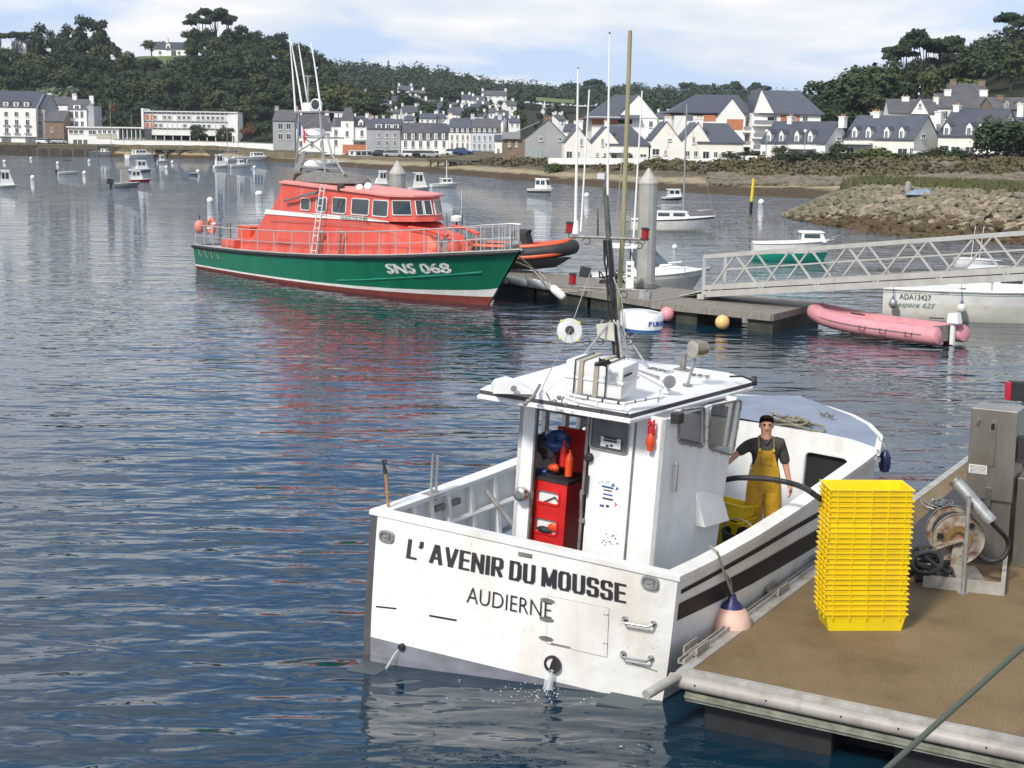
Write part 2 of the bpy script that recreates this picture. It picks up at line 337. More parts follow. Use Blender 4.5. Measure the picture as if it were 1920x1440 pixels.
for x in xs:
    pr = tprof(x); c = []
    for i, ((d0, z0), (d1, z1)) in enumerate(zip(pr, pr[1:])):
        for k in range(sub[i]):
            t = k / sub[i]; D = lerp(d0, d1, t); z = lerp(z0, z1, t); q = AY(x, 260 + (x - 960) * .014, D)
            nz = mnoise.noise(Vector((q.x * .06, D * .06, 0)))
            z += nz * (0.25 if i < 2 else .12 if i == 2 else 1.6) + mnoise.noise(Vector((q.x * .3, D * .3, 4))) * (.18 if i < 2 else .05)
            c.append((q.x, D, z))
    q = AY(x, 260, pr[-1][0]); c.append((q.x, pr[-1][0], pr[-1][1])); cols.append(c)
mb.loft(cols, closed=False, c0=False, c1=False)
def ground_mat():
    m = bpy.data.materials.new('shore_and_hill_ground'); m.use_nodes = True; t = m.node_tree; b = t.nodes['Principled BSDF']; b.inputs['Roughness'].default_value = .9; b.inputs['Specular IOR Level'].default_value = .2
    g = t.nodes.new('ShaderNodeNewGeometry'); s = t.nodes.new('ShaderNodeSeparateXYZ'); L(t, g.outputs['Position'], s.inputs[0])
    n = t.nodes.new('ShaderNodeTexNoise'); n.inputs['Scale'].default_value = .25; n.inputs['Detail'].default_value = 8; n.inputs['Roughness'].default_value = .65; L(t, g.outputs['Position'], n.inputs['Vector'])
    n2 = t.nodes.new('ShaderNodeTexNoise'); n2.inputs['Scale'].default_value = 1.4; n2.inputs['Detail'].default_value = 6; L(t, g.outputs['Position'], n2.inputs['Vector'])
    z = mth(t, 'ADD', s.outputs[2], mth(t, 'MULTIPLY', mth(t, 'SUBTRACT', n.outputs[0], .5), .9))
    zr = mth(t, 'DIVIDE', z, 10.0)
    wet = ramp(t, [(.3, (.045, .03, .014)), (.7, (.095, .065, .034))]); L(t, n2.outputs[0], wet.inputs[0])
    sand = ramp(t, [(.3, (.25, .2, .12)), (.7, (.36, .3, .2))]); L(t, n2.outputs[0], sand.inputs[0])
    scrub = ramp(t, [(.3, (.05, .06, .02)), (.5, (.12, .095, .06)), (.7, (.17, .14, .09))]); L(t, n2.outputs[0], scrub.inputs[0])
    grass = ramp(t, [(.35, (.018, .024, .01)), (.65, (.035, .042, .016))]); L(t, n.outputs[0], grass.inputs[0])
    f1 = ramp(t, [(.062, 0.0), (.085, 1.0)]); L(t, zr, f1.inputs[0])
    f2 = ramp(t, [(.115, 0.0), (.14, 1.0)]); L(t, zr, f2.inputs[0])
    f3 = ramp(t, [(.3, 0.0), (.36, 1.0)]); L(t, zr, f3.inputs[0])
    c = mixc(t, f1.outputs[0], wet.outputs[0], sand.outputs[0]); c = mixc(t, f2.outputs[0], c, scrub.outputs[0]); c = mixc(t, f3.outputs[0], c, grass.outputs[0])
    L(t, c, b.inputs['Base Color'])
    bp = t.nodes.new('ShaderNodeBump'); bp.inputs['Distance'].default_value = .3; bp.inputs['Strength'].default_value = .7; L(t, n2.outputs[0], bp.inputs['Height']); L(t, bp.outputs[0], b.inputs['Normal'])
    return m
tag(mb.build('terrain', ground_mat(), fix=False, smooth=False), kind='structure')

# ------------------------------------------------------------------ leaves and trees
def leafmat(name, c1, c2, c3=None):
    m = bpy.data.materials.new(name); m.use_nodes = True; t = m.node_tree; b = t.nodes['Principled BSDF']; b.inputs['Roughness'].default_value = .7; b.inputs['Specular IOR Level'].default_value = .25
    oi = t.nodes.new('ShaderNodeObjectInfo'); tcn = t.nodes.new('ShaderNodeTexCoord')
    n = t.nodes.new('ShaderNodeTexNoise'); n.inputs['Scale'].default_value = .45; n.inputs['Detail'].default_value = 5; L(t, tcn.outputs['Object'], n.inputs['Vector'])
    f = mth(t, 'ADD', mth(t, 'MULTIPLY', n.outputs[0], .9), mth(t, 'MULTIPLY', oi.outputs['Random'], .45))
    r = ramp(t, [(.35, c1), (.75, c2), (1.0, c3 or c2)]); L(t, f, r.inputs[0]); L(t, r.outputs[0], b.inputs['Base Color'])
    return m
LF = {
 'dark': leafmat('leaf_dark_green', (.018, .036, .014), (.036, .06, .022), (.055, .078, .03)),
 'olive': leafmat('leaf_olive', (.03, .046, .015), (.055, .074, .024), (.085, .09, .034)),
 'far': leafmat('leaf_far', (.022, .042, .022), (.036, .06, .03), (.055, .076, .038)),
 'silver': leafmat('leaf_silver', (.08, .115, .065), (.16, .2, .12), (.2, .24, .15)),
 'rust': leafmat('leaf_rust', (.07, .032, .014), (.12, .055, .022), (.15, .075, .03)),
 'fresh': leafmat('leaf_fresh', (.05, .075, .015), (.1, .13, .03), (.14, .16, .04)),
 'pine': leafmat('leaf_pine', (.015, .03, .014), (.03, .048, .02), (.048, .062, .026)),
}
M_bark = mat('bark', (.075, .06, .045), .9, col2=(.045, .038, .03), scale=6, bump=.4)
def leaves(mb, lobes, n, size, rr):
    tot = sum(l[3] * l[4] * l[5] for l in lobes) ** .6
    w = [(l[3] * l[4] * l[5]) ** .67 for l in lobes]; sw = sum(w)
    for l, q in zip(lobes, w):
        for _ in range(max(6, int(n * q / sw))):
            d = Vector((rr.gauss(0, 1), rr.gauss(0, 1), rr.gauss(0, 1))).normalized(); u = rr.uniform(.66, 1.06) if rr.random() < .85 else rr.uniform(.3, .7)
            if d.z < -.55: d.z *= -.6
            c = Vector((l[0] + d.x * l[3] * u, l[1] + d.y * l[4] * u, l[2] + d.z * l[5] * u))
            nn = (d + Vector((rr.gauss(0, .55), rr.gauss(0, .55), rr.gauss(.25, .5)))).normalized(); a, b = frame(c, nn); s = size * rr.uniform(.6, 1.3); th = rr.uniform(0, 3.14)
            e = (a * math.cos(th) + b * math.sin(th)) * s; g = nn.cross(e).normalized() * s * rr.uniform(.5, .9)
            mb.add([c - e, c - g * .8 + e * .1, c + e, c + g + e * .15], [(0, 1, 2, 3)])
def lobes_of(kind, rr, h, w):
    out = []
    if kind == 'round':
        out.append((0, 0, h * .6, w * .34, w * .34, h * .3))
        for i in range(11):
            a = rr.uniform(0, 6.28); r_ = w * rr.uniform(.16, .36); z = h * rr.uniform(.36, .84); s = w * rr.uniform(.13, .22)
            out.append((math.cos(a) * r_, math.sin(a) * r_, z, s, s, s * .8))
    elif kind == 'cone':
        for i in range(9):
            t = i / 8; s = w * (.36 - .28 * t) * rr.uniform(.85, 1.2); a = rr.uniform(0, 6.28)
            out.append((math.cos(a) * s * .5, math.sin(a) * s * .5, h * (.25 + .7 * t), s, s, h * .1))
            out.append((-math.cos(a) * s * .5, -math.sin(a) * s * .5, h * (.22 + .7 * t), s * .8, s * .8, h * .08))
    elif kind == 'umbrella':
        for i in range(8):
            a = rr.uniform(0, 6.28); r_ = w * rr.uniform(.05, .38); s = w * rr.uniform(.13, .22)
            out.append((math.cos(a) * r_, math.sin(a) * r_, h * rr.uniform(.78, .94), s, s, s * .42))
    elif kind == 'tall':
        for i in range(12):
            a = rr.uniform(0, 6.28); t = rr.random(); r_ = w * .26 * (1 - t * .5) * rr.uniform(.3, 1); s = w * rr.uniform(.14, .22)
            out.append((math.cos(a) * r_, math.sin(a) * r_, h * (.32 + .6 * t), s, s, s * .95))
    elif kind == 'bush':
        for i in range(6):
            a = rr.uniform(0, 6.28); r_ = w * rr.uniform(0, .3); s = w * rr.uniform(.16, .28)
            out.append((math.cos(a) * r_, math.sin(a) * r_, h * rr.uniform(.3, .62), s, s, h * .34))
    return out
TM = {}
def tree_mesh(kind, var, n, size):
    k = (kind, var, n)
    if k in TM: return TM[k]
    rr = random.Random(sum(map(ord, kind)) % 7 + var * 31 + len(kind) * 101); h, w = 10.0, 9.0
    lb = lobes_of(kind, rr, h, w); mb = MB(); leaves(mb, lb, n, size, rr)
    c = mb.build('crown', LF['dark'], fix=False); me = c.data; bpy.data.objects.remove(c)
    tb = MB(); top = .9 if kind == 'umbrella' else .62
    if kind != 'bush':
        tb.tube([(0, 0, -1.5), (.1, 0, h * .2), (-.1, .1, h * .45), (0, 0, h * top)], [.34, .26, .2, .07], 7)
        for l in lb[:6]:
            tb.tube([(0, 0, h * .35), (l[0] * .5, l[1] * .5, (l[2] + h * .35) * .5), (l[0], l[1], l[2])], [.14, .09, .03], 5)
    else: tb.tube([(0, 0, -.3), (0, 0, h * .4)], [.3, .1], 6)
    t = tb.build('trunk', M_bark); mt = t.data; bpy.data.objects.remove(t)
    TM[k] = (me, mt); return TM[k]
CM = {}
def tree(name, kind, leaf, loc, h, w, label, cat='tree', group=None, n=620, size=.5, var=None):
    var = R.randrange(4) if var is None else var
    me, mt = tree_mesh(kind, var, n, size)
    kk = (me.name, leaf)
    if kk not in CM:
        m2 = me.copy(); m2.materials.clear(); m2.materials.append(LF[leaf]); CM[kk] = m2
    o = thing(name, label, cat, loc, R.uniform(0, 6.28), group); o.scale = (w / 9.0, w / 9.0, h / 10.0)
    for nm, m_ in (('crown', CM[kk]), ('trunk' if kind != 'bush' else 'stem', mt)):
        c = bpy.data.objects.new(nm, m_); COL.objects.link(c); c.parent = o
    return o

# where on a slope something stands, in words that can be checked against the picture
def band(v, cuts, words):
    for c, w in zip(cuts, words):
        if v < c: return w
    return words[-1]
def left_place(x, D): return band(D, (462, 498), ('at the foot of', 'halfway up', 'near the top of')) + ' the left hill, ' + band(x, (60, 180, 300, 440, 540, 2000), ('left of the hotel', 'above the hotel', 'above the office', 'above the school', 'left of the mast', 'right of the mast'))
def slope_place(x, D): return band(D, (460, 570), ('low', 'halfway up', 'high')) + ' on the far slope, ' + band(x, (740, 800, 860, 920, 9999), ('above the manor', 'above the mansard houses', 'above the cream house', 'above the blue house', 'behind the boat shed'))
def right_place(x, D): return band(D, (315, 345), ('at the foot of', 'halfway up', 'on top of')) + ' the right hill, ' + band(x, (1660, 1760, 1860, 9999), ('above the three-dormer house', 'above the four-dormer house', 'above the stone chimneys', 'near the right edge'))
# left wooded hill
G_l = 'trees covering the left hillside'
def putree(x, D, kind, leaf, h, w, label, group=None, name='broadleaf_tree', dz=-.6, **kw):
    q = gp(x, D); return tree(name, kind, leaf, (q.x, q.y, q.z + dz), h, w, label, group=group, **kw)
rr = random.Random(5)
for row, (D, step, hh) in enumerate([(436, 42, 8), (452, 40, 9.5), (470, 40, 10), (488, 40, 10.5), (506, 40, 10.5), (524, 40, 10.5), (542, 42, 10)]):
    x = -120 + rr.uniform(0, 30)
    while x < 700 - max(0, row - 1) * 16:
        gap = (D > 518 and 205 < x < 362)
        if D > 495 and 285 < x < 345: gap = True
        if row == 0 and (x < 190): gap = True
        if D > 530 and x < 10: gap = False
        if D > 536 and x < 220: gap = True
        if not gap:
            lf = 'dark' if rr.random() < .62 else 'olive'
            putree(x, D + rr.uniform(-6, 6), rr.choice(['round', 'round', 'tall']), lf, hh * rr.uniform(.8, 1.2), rr.uniform(9, 13), ('dark green tree ' if lf == 'dark' else 'olive green tree ') + left_place(x, D), G_l + ', ' + ('dark ' if lf == 'dark' else 'olive ') + left_place(x, D), n=1500, size=.42)
        x += step * rr.uniform(.75, 1.2)
# skyline trees of the left hill, singled out
for i, (x, D, k, lf, h, w, lb) in enumerate([
    (8, 548, 'umbrella', 'pine', 13, 12, 'flat-topped pine at the left edge of the hill skyline'),
    (38, 556, 'umbrella', 'pine', 13, 10, 'flat-topped pine just left of the dark clump hiding the white villa'),
    (78, 548, 'tall', 'dark', 15.5, 13, 'tall dark tree in front of the white villa on the hill'),
    (104, 550, 'tall', 'dark', 13, 9, 'narrow dark tree right of the white villa on the hill'),
    (128, 545, 'tall', 'pine', 15.5, 11, 'dark tree left of the tallest dark tree on the left skyline'),
    (160, 545, 'tall', 'pine', 19, 16, 'tallest broad dark tree on the left skyline'),
    (192, 545, 'tall', 'pine', 16.5, 14, 'dark tree sloping down to the gap in the skyline'),
    (210, 540, 'round', 'dark', 9, 10, 'low dark tree at the edge of the skyline gap'),
    (288, 552, 'round', 'olive', 7.5, 8, 'small round tree left of the white hilltop house'),
    (312, 556, 'round', 'dark', 7.5, 7, 'small round tree behind the white hilltop house'),
    (384, 545, 'umbrella', 'pine', 15, 13, 'umbrella pine at the left of the tallest pine group on the hill'),
    (408, 550, 'umbrella', 'pine', 17.5, 13, 'umbrella pine in the middle of the tallest pine group'),
    (432, 552, 'umbrella', 'pine', 17, 12, 'umbrella pine at the right of the tallest pine group'),
    (398, 540, 'tall', 'pine', 12, 10, 'dark conifer under the umbrella pines'),
    (425, 540, 'tall', 'pine', 11, 12, 'dark bushy conifer under the right umbrella pine'),
    (452, 545, 'tall', 'pine', 12, 12, 'pointed conifer right of the umbrella pines'),
    (478, 548, 'tall', 'pine', 12.5, 12, 'pointed conifer on the skyline left of the mast antennas'),
    (505, 548, 'round', 'pine', 12, 13, 'dense dark tree on the skyline left of the antennas'),
    (533, 550, 'tall', 'pine', 14, 12, 'dense dark tree on the skyline behind the left antenna'),
    (560, 552, 'round', 'pine', 13.5, 14, 'broad dark tree on the skyline behind the antennas'),
    (590, 552, 'round', 'pine', 13.5, 14, 'broad dark tree on the skyline right of the antennas'),
    (614, 550, 'round', 'pine', 12, 10, 'last tall dark tree where the left hill drops away'),
    (112, 452, 'round', 'silver', 13, 17, 'large silvery green tree above the white houses'),
    (90, 470, 'round', 'silver', 9, 11, 'smaller silvery tree behind the large silvery one'),
    (335, 505, 'round', 'silver', 9, 11, 'blue green tree in front of the hilltop house lawn'),
    (352, 498, 'round', 'dark', 9, 12, 'dark green tree below the hilltop house'),
    (472, 505, 'round', 'rust', 8, 11, 'reddish brown tree high in the left wood'),
    (30, 450, 'round', 'fresh', 7, 14, 'yellow green tree behind the leftmost white building'),
    (10, 475, 'round', 'fresh', 8, 10, 'yellow green tree at the left edge of the wood'),
    (215, 440, 'tall', 'rust', 9, 6, 'narrow brown tree right of the white houses'),
    (640, 440, 'round', 'olive', 14, 16, 'big grey brown tree behind the pointed roof manor'),
    (668, 425, 'round', 'olive', 10, 13, 'grey brown tree between the manor and hillside houses'),
    (371, 405, 'round', 'dark', 6.6, 5.6, 'round clipped tree in front of the school, left one'),
    (420, 404, 'round', 'olive', 6, 5.6, 'round clipped tree in front of the school, right one'),
    (470, 408, 'round', 'rust', 6.5, 6.5, 'orange brown tree right of the school'),
    (500, 408, 'round', 'dark', 7, 8, 'dark round tree left of the grey town house')]):
    putree(x, D, k, lf, h, w, lb, name={'cone': 'conifer', 'umbrella': 'umbrella_pine'}.get(k, 'broadleaf_tree'), n=1700, size=.38)

# far wooded ridge
mb = MB(); rf = random.Random(9); L0 = []
def farlobes(x0, x1, D0, D1, n, hmin, hmax, skip=None):
    for _ in range(n):
        x = rf.uniform(x0, x1); D = rf.uniform(D0, D1); q = gp(x, D); h = rf.uniform(hmin, hmax); w = rf.uniform(3.5, 6.5)
        if skip and skip(x, D): continue
        L0.append((q.x, q.y, q.z + h * .6, w, w, h * .5))
farlobes(610, 1600, 860, 905, 200, 9, 14)
farlobes(610, 1600, 820, 868, 200, 8, 13)
farlobes(640, 980, 720, 830, 150, 6, 10)
farlobes(980, 1560, 700, 820, 170, 7, 11)
farlobes(1130, 1560, 560, 700, 110, 6, 10)
leaves(mb, L0, 90000, .75, rf)
tag(mb.build('distant_wood', LF['far'], fix=False), kind='stuff')
for x, D, k, h, w in [(728, 880, 'cone', 15, 6), (708, 885, 'round', 14, 11), (760, 880, 'round', 14, 14), (790, 885, 'tall', 13, 9), (838, 880, 'cone', 14, 8), (868, 880, 'round', 14, 13), (900, 885, 'round', 13, 12), (930, 880, 'round', 12, 12),
                      (975, 880, 'round', 14, 13), (1065, 880, 'umbrella', 14, 14), (1105, 880, 'umbrella', 17, 16), (1120, 880, 'round', 15, 10), (1160, 885, 'round', 15, 12), (1186, 880, 'tall', 17, 8), (1232, 880, 'cone', 14, 6), (1285, 880, 'umbrella', 16, 12), (1318, 880, 'round', 16, 15), (1335, 880, 'round', 17, 14), (1362, 880, 'umbrella', 17, 16), (1390, 880, 'round', 15, 14), (1425, 870, 'umbrella', 17, 16), (1448, 870, 'cone', 10, 7)]:
    pl_ = {'cone': 'pointed', 'umbrella': 'flat-topped', 'round': 'rounded', 'tall': 'tall narrow'}[k] + ' tree on the far ridge ' + band(x, (780, 880, 1000, 1140, 1260, 1370, 9999), ('right of the lifeboat antennas', 'above the mansard houses', 'above the boat shed', 'left of the tall pole', 'behind the gabled flats', 'behind the balcony flats', 'left of the rightmost flats'))
    putree(x, D, k, 'far', h, w, pl_, pl_ + ' group', name='ridge_tree', n=420, size=.75)
# trees among the hillside houses
ra = random.Random(17); used = []
for _ in range(90):
    x = ra.uniform(672, 1050); D = ra.uniform(400, 700)
    putree(x, D, ra.choice(['round', 'bush', 'tall']), ra.choice(['dark', 'dark', 'olive', 'far']), ra.uniform(3.5, 6.5), ra.uniform(5, 9), 'small dark tree ' + slope_place(x, D), 'trees between the hillside houses ' + slope_place(x, D), n=420, size=.55)
# right hill
for row, (D, step, hh) in enumerate([(292, 62, 8), (306, 60, 9), (320, 58, 9.5), (336, 56, 10), (352, 56, 10), (370, 54, 10), (392, 54, 10)]):
    x = 1560 + ra.uniform(0, 30) + (0 if row < 4 else 40)
    while x < 2050:
        lf = 'dark' if ra.random() < .65 else 'olive'
        if not (row < 2 and x > 1640):
            putree(x, D + ra.uniform(-5, 5), ra.choice(['round', 'round', 'tall']), lf, hh * ra.uniform(.8, 1.15), ra.uniform(8, 11), ('dark green tree ' if lf == 'dark' else 'olive green tree ') + right_place(x, D), 'trees covering the right hill, ' + lf + ' ' + right_place(x, D), n=1300, size=.42)
        x += step * ra.uniform(.7, 1.1)
for x, D, k, lf, h, w, lb in [
    (1560, 300, 'round', 'dark', 12.5, 13, 'huge round dark tree at the left end of the right hill'),
    (1600, 298, 'round', 'dark', 14, 15, 'huge round dark tree above the four-dormer house'),
    (1640, 302, 'round', 'dark', 13, 13, 'huge round dark tree right of the two largest'),
    (1553, 292, 'round', 'dark', 8, 8, 'dark tree filling the foot of the hill by the apartments'),
    (1670, 305, 'tall', 'olive', 12, 9, 'thin open tree left of the umbrella pines'),
    (1690, 330, 'umbrella', 'pine', 13.5, 11, 'flat umbrella pine leaning out on the left of the trio'),
    (1726, 330, 'umbrella', 'pine', 16, 12, 'tallest umbrella pine above the right-hand houses'),
    (1752, 335, 'umbrella', 'pine', 14, 13, 'umbrella pine on the right of the trio'),
    (1800, 360, 'round', 'pine', 11, 12, 'dark pine on the rising right skyline'),
    (1835, 365, 'round', 'pine', 13, 13, 'dark pine higher on the rising right skyline'),
    (1870, 370, 'round', 'pine', 14, 14, 'dark pine near the right edge skyline'),
    (1905, 372, 'umbrella', 'pine', 15, 14, 'tall pine at the right edge of the picture'),
    (1812, 300, 'round', 'fresh', 7, 9, 'light green tree on the right wood above the stone chimneys'),
    (1660, 262, 'round', 'fresh', 5, 9, 'yellow green bushy tree behind the long slate roof')]:
    putree(x, D, k, lf, h, w, lb, name='umbrella_pine' if k == 'umbrella' else 'broadleaf_tree', n=1800, size=.36, dz=-.5)
# ------------------------------------------------------------------ buildings
WIN = {}
def win_meshes(w, h, kind='plain', frame=None):
    k = (round(w, 1), round(h, 1), kind)
    if k in WIN: return WIN[k]
    w, h = max(.4, k[0]), max(.4, k[1]); f = .07
    a = MB()
    for x0, x1, z0, z1 in ((-w / 2, w / 2, 0, f), (-w / 2, w / 2, h - f, h), (-w / 2, -w / 2 + f, f, h - f), (w / 2 - f, w / 2, f, h - f), (-.03, .03, f, h - f)): a.box(x0, x1, -.06, .05, z0, z1)
    a.box(-w / 2 - .06, w / 2 + .06, -.14, .02, -.1, -.003)
    if kind == 'shutter':
        a.cur = 1
        for s in (-1, 1): a.box(s * (w / 2 + .06) - (0 if s > 0 else .42), s * (w / 2 + .06) + (.42 if s > 0 else 0), -.07, .02, 0, h)
    mats = [M_frame] + ([MATS.get('shutter') or mat('shutter', (.25, .3, .38), .6)] if kind == 'shutter' else [])
    o = a.build('w', mats); fr = o.data; bpy.data.objects.remove(o)
    b = MB(); b.box(-w / 2 + f, w / 2 - f, -.012, .04, f, h - f); o = b.build('p', M_glass); pa = o.data; bpy.data.objects.remove(o)
    WIN[k] = (fr, pa); return WIN[k]
def add_window(root, x, y, z, w, h, kind='plain', rot=0.0, name='window'):
    fr, pa = win_meshes(w, h, kind); o = bpy.data.objects.new(name, fr); COL.objects.link(o); o.parent = root; o.location = (x, y, z); o.rotation_euler = (0, 0, rot)
    p = bpy.data.objects.new('pane', pa); COL.objects.link(p); p.parent = o; return o
class House:
    """a building whose front (local -y side) stands at distance D between two photograph columns"""
    def __init__(s, name, label, x0, x1, ybase, D, depth=8, yaw=0, cat='house', group=None, base=None):
        s.D = D; s.px = F_PX / D; s.yb = ybase
        yaw = rad(yaw); a = AY(x0, ybase, D); az = math.atan2(a.x, a.y)
        s.x0 = x0; s.a = a; s.d = depth; s.yaw = yaw; s.c = math.cos(yaw); s.w = s.X(x1)
        s.root = thing(name, label, cat, a, yaw, group); s.z0 = a.z
    def X(s, x):
        if abs(s.yaw) < .01: return (x - s.x0) / s.px
        r = ray(x, s.yb); u = Vector((math.cos(s.yaw), math.sin(s.yaw))); return (s.a.y * r.x - s.a.x * r.y) / (u.x * r.y - u.y * r.x)
    def Z(s, y): return (s.yb - y) / s.px
    def walls(s, ye, mat_, x0=None, x1=None, zlow=-1.5, y0=0, y1=None, name='wall'):
        X0 = 0 if x0 is None else s.X(x0); X1 = s.w if x1 is None else s.X(x1)
        m = MB(); m.box(X0, X1, y0, s.d if y1 is None else y1, zlow, s.Z(ye)); return m.build(name, mat_, s.root)
    def gable_x(s, ye, yr, mroof, mwall, x0=None, x1=None, y0=0, y1=None, hip0=0, hip1=0, ov=.25, name='roof', th=.16):
        """ridge parallel to the front; hip = metres the ridge ends are drawn in"""
        X0 = 0 if x0 is None else s.X(x0); X1 = s.w if x1 is None else s.X(x1); y1 = s.d if y1 is None else y1
        ze, zr = s.Z(ye), s.Z(yr); ym = (y0 + y1) / 2
        m = MB(); m.add([(X0, y0, ze), (X1, y0, ze), (X1, y1, ze), (X0, y1, ze), (X0 + hip0, ym, zr), (X1 - hip1, ym, zr)], [(0, 1, 5, 4), (2, 3, 4, 5), (1, 2, 5), (3, 0, 4), (0, 3, 2, 1)])
        if not hip0 or not hip1: m.build('gable', mwall, s.root)
        k = MB(); sl = (zr - ze) / (ym - y0); e = ov
        A = [Vector((X0 - (e if not hip0 else e), y0 - e, ze - e * sl)), Vector((X1 + e, y0 - e, ze - e * sl)), Vector((X1 + (.12 if not hip1 else -hip1), ym, zr)), Vector((X0 - (.12 if not hip0 else -hip0), ym, zr))]
        B = [Vector((X1 + e, y1 + e, ze - e * sl)), Vector((X0 - e, y1 + e, ze - e * sl)), A[3].copy(), A[2].copy()]
        if not hip0: A[0].x = X0 - .12; B[1].x = X0 - .12
        if not hip1: A[1].x = X1 + .12; B[0].x = X1 + .12
        for q in (A, B): k.prism(q, (0, 0, th))
        if hip0: k.prism([B[1], A[0], A[3]], (0, 0, th))
        if hip1: k.prism([A[1], B[0], A[2]], (0, 0, th))
        return k.build(name, mroof, s.root)
    def gable_y(s, ye, yr, mroof, mwall, x0, x1, y0=0, y1=None, xr=None, ov=.12, name='roof', th=.16):
        """gable end towards the viewer"""
        X0, X1 = s.X(x0), s.X(x1); y1 = s.d if y1 is None else y1; ze, zr = s.Z(ye), s.Z(yr); xm = (X0 + X1) / 2 if xr is None else s.X(xr)
        m = MB(); m.prism([(X0, y0, ze), (X1, y0, ze), (xm, y0, zr)], (0, y1 - y0, 0)); m.build('gable', mwall, s.root)
        k = MB()
        for Xe in (X0, X1): k.prism([(Xe, y0 - ov, ze + .02), (xm, y0 - ov, zr + .02), (xm, y1 + ov, zr + .02), (Xe, y1 + ov, ze + .02)], (0, 0, th))
        return k.build(name, mroof, s.root)
    def mansard(s, ye, ym_, yr, m1, m2, x0=None, x1=None, ins=.9):
        X0 = 0 if x0 is None else s.X(x0); X1 = s.w if x1 is None else s.X(x1); z0, z1, z2 = s.Z(ye), s.Z(ym_), s.Z(yr); d = s.d
        k = MB(); k.hexa([(X0 - .1, -.1, z0), (X1 + .1, -.1, z0), (X1 + .1, d + .1, z0), (X0 - .1, d + .1, z0), (X0, ins, z1), (X1, ins, z1), (X1, d - ins, z1), (X0, d - ins, z1)]); k.build('mansard', m1, s.root)
        k = MB(); k.prism([(X0, ins - .1, z1 + .003), (X0, d - ins + .1, z1 + .003), (X0, d / 2, z2)], (X1 - X0, 0, 0)); k.build('roof', m2, s.root)
    def chimney(s, x, ytop, ybot, wpx=10, mat_=None, y=.8, dp=1.0, flue=True):
        X = s.X(x); w = wpx / s.px; c = MB(); c.box(X - w / 2, X + w / 2, y, y + dp, s.Z(ybot), s.Z(ytop)); c.box(X - w / 2 - .08, X + w / 2 + .08, y - .08, y + dp + .08, s.Z(ytop), s.Z(ytop) + .14)
        o = c.build('chimney', mat_ or M_wallw, s.root)
        if flue:
            f = MB()
            for q in (-.25, .25): f.lathe([(.13, 0), (.11, .35)], 8, (X + q * w, y + dp / 2, s.Z(ytop) + .14))
            f.build('flue', MATS.get('clay_flue') or mat('clay_flue', (.4, .18, .1), .8), o)
    def wins(s, xs, y0, y1, wpx, kind='plain', y=-.03, name='window'):
        w = wpx / s.px / s.c; h = (y1 - y0) / s.px
        for x in xs: add_window(s.root, s.X(x), y, s.Z(y1), w, h, kind, name=name)
    def dormers(s, xs, y0, y1, wpx, mroof, depth=2.2, pointed=True, yoff=.0, mwall=None):
        mw = mwall or M_wallw
        for x in xs:
            X = s.X(x); w = wpx / s.px; z0 = s.Z(y1); z1 = s.Z(y0); zs = z0 + (z1 - z0) * (.72 if pointed else .9)
            m = MB(); m.box(X - w / 2, X + w / 2, yoff, yoff + depth, z0, zs); m.prism([(X - w / 2, yoff, zs), (X + w / 2, yoff, zs), (X, yoff, z1)] if pointed else [(X - w / 2, yoff, zs), (X + w / 2, yoff, zs), (X + w / 2, yoff, z1 - .05), (X - w / 2, yoff, z1 - .05)], (0, depth, 0)); o = m.build('dormer', mw, s.root)
            k = MB()
            if pointed:
                for sg in (-1, 1): k.prism([(X + sg * (w / 2 + .08), yoff - .08, zs - .03), (X, yoff - .08, z1 + .03), (X, yoff + depth, z1 + .03), (X + sg * (w / 2 + .08), yoff + depth, zs - .03)], (0, 0, .07))
            else: k.box(X - w / 2 - .08, X + w / 2 + .08, yoff - .1, yoff + depth, z1 - .05, z1 + .04)
            k.build('dormer_roof', mroof, o)
            fr, pa = win_meshes(w * .62, (zs - z0) * .85); q = bpy.data.objects.new('dormer_window', fr); COL.objects.link(q); q.parent = o; q.location = (X, yoff - .03, z0 + .1)
            pp = MB(); ww = max(.4, round(w * .62, 1)); hh = max(.4, round((zs - z0) * .85, 1)); pp.box(X - ww / 2 + .07, X + ww / 2 - .07, yoff - .045, yoff - .005, z0 + .17, z0 + .1 + hh - .07); pp.build('pane', M_glass, o)
    def sidewin(s, yy, z0px, z1px, w, h=None):
        add_window(s.root, s.w + .03, yy, s.Z(z1px), w, (z1px - z0px) / s.px, rot=rad(90))
    def box(s, name, mat_, x0, x1, y0px, y1px, y0=-.1, y1=0.0, bevel=0):
        m = MB(); m.box(s.X(x0), s.X(x1), y0, y1, s.Z(y1px), s.Z(y0px)); return m.build(name, mat_, s.root)

# ---- white housing on the right shore
h = House('terraced_house', 'cream house with two street gables, leftmost by the slipway shed', 1057, 1214, 299, 226, 11)
h.walls(270, M_wall); h.gable_y(270, 240, M_slate, M_wall, 1057, 1107); h.gable_y(270, 239, M_slate, M_wall, 1107, 1160)
h.gable_x(270.5, 238, M_slate, M_wall, 1135, 1214, y0=.02, hip1=2.4)
h.chimney(1087, 229, 245, 9, y=.5); h.chimney(1136, 229, 245, 9, y=.5)
h.wins([1089, 1128], 260, 273, 5); h.wins([1067], 284, 297, 11); h.wins([1084], 284, 294, 4); h.wins([1119, 1133], 285, 294, 5); h.wins([1150], 287, 299, 11, name='glazed_door'); h.wins([1170, 1181], 287, 298, 7); h.wins([1204], 287, 293, 12)
h.box('canopy', M_frame, 1140, 1180, 283.5, 285.5, -1.2, 0)
h = House('terraced_house', 'cream house with two street gables, between the tall mast and the stone-coloured flats', 1219, 1391, 297, 226, 11)
h.walls(266, M_wall); h.gable_y(266, 230, M_slate, M_wall, 1219, 1276); h.gable_y(266, 231, M_slate, M_wall, 1276, 1330, xr=1306)
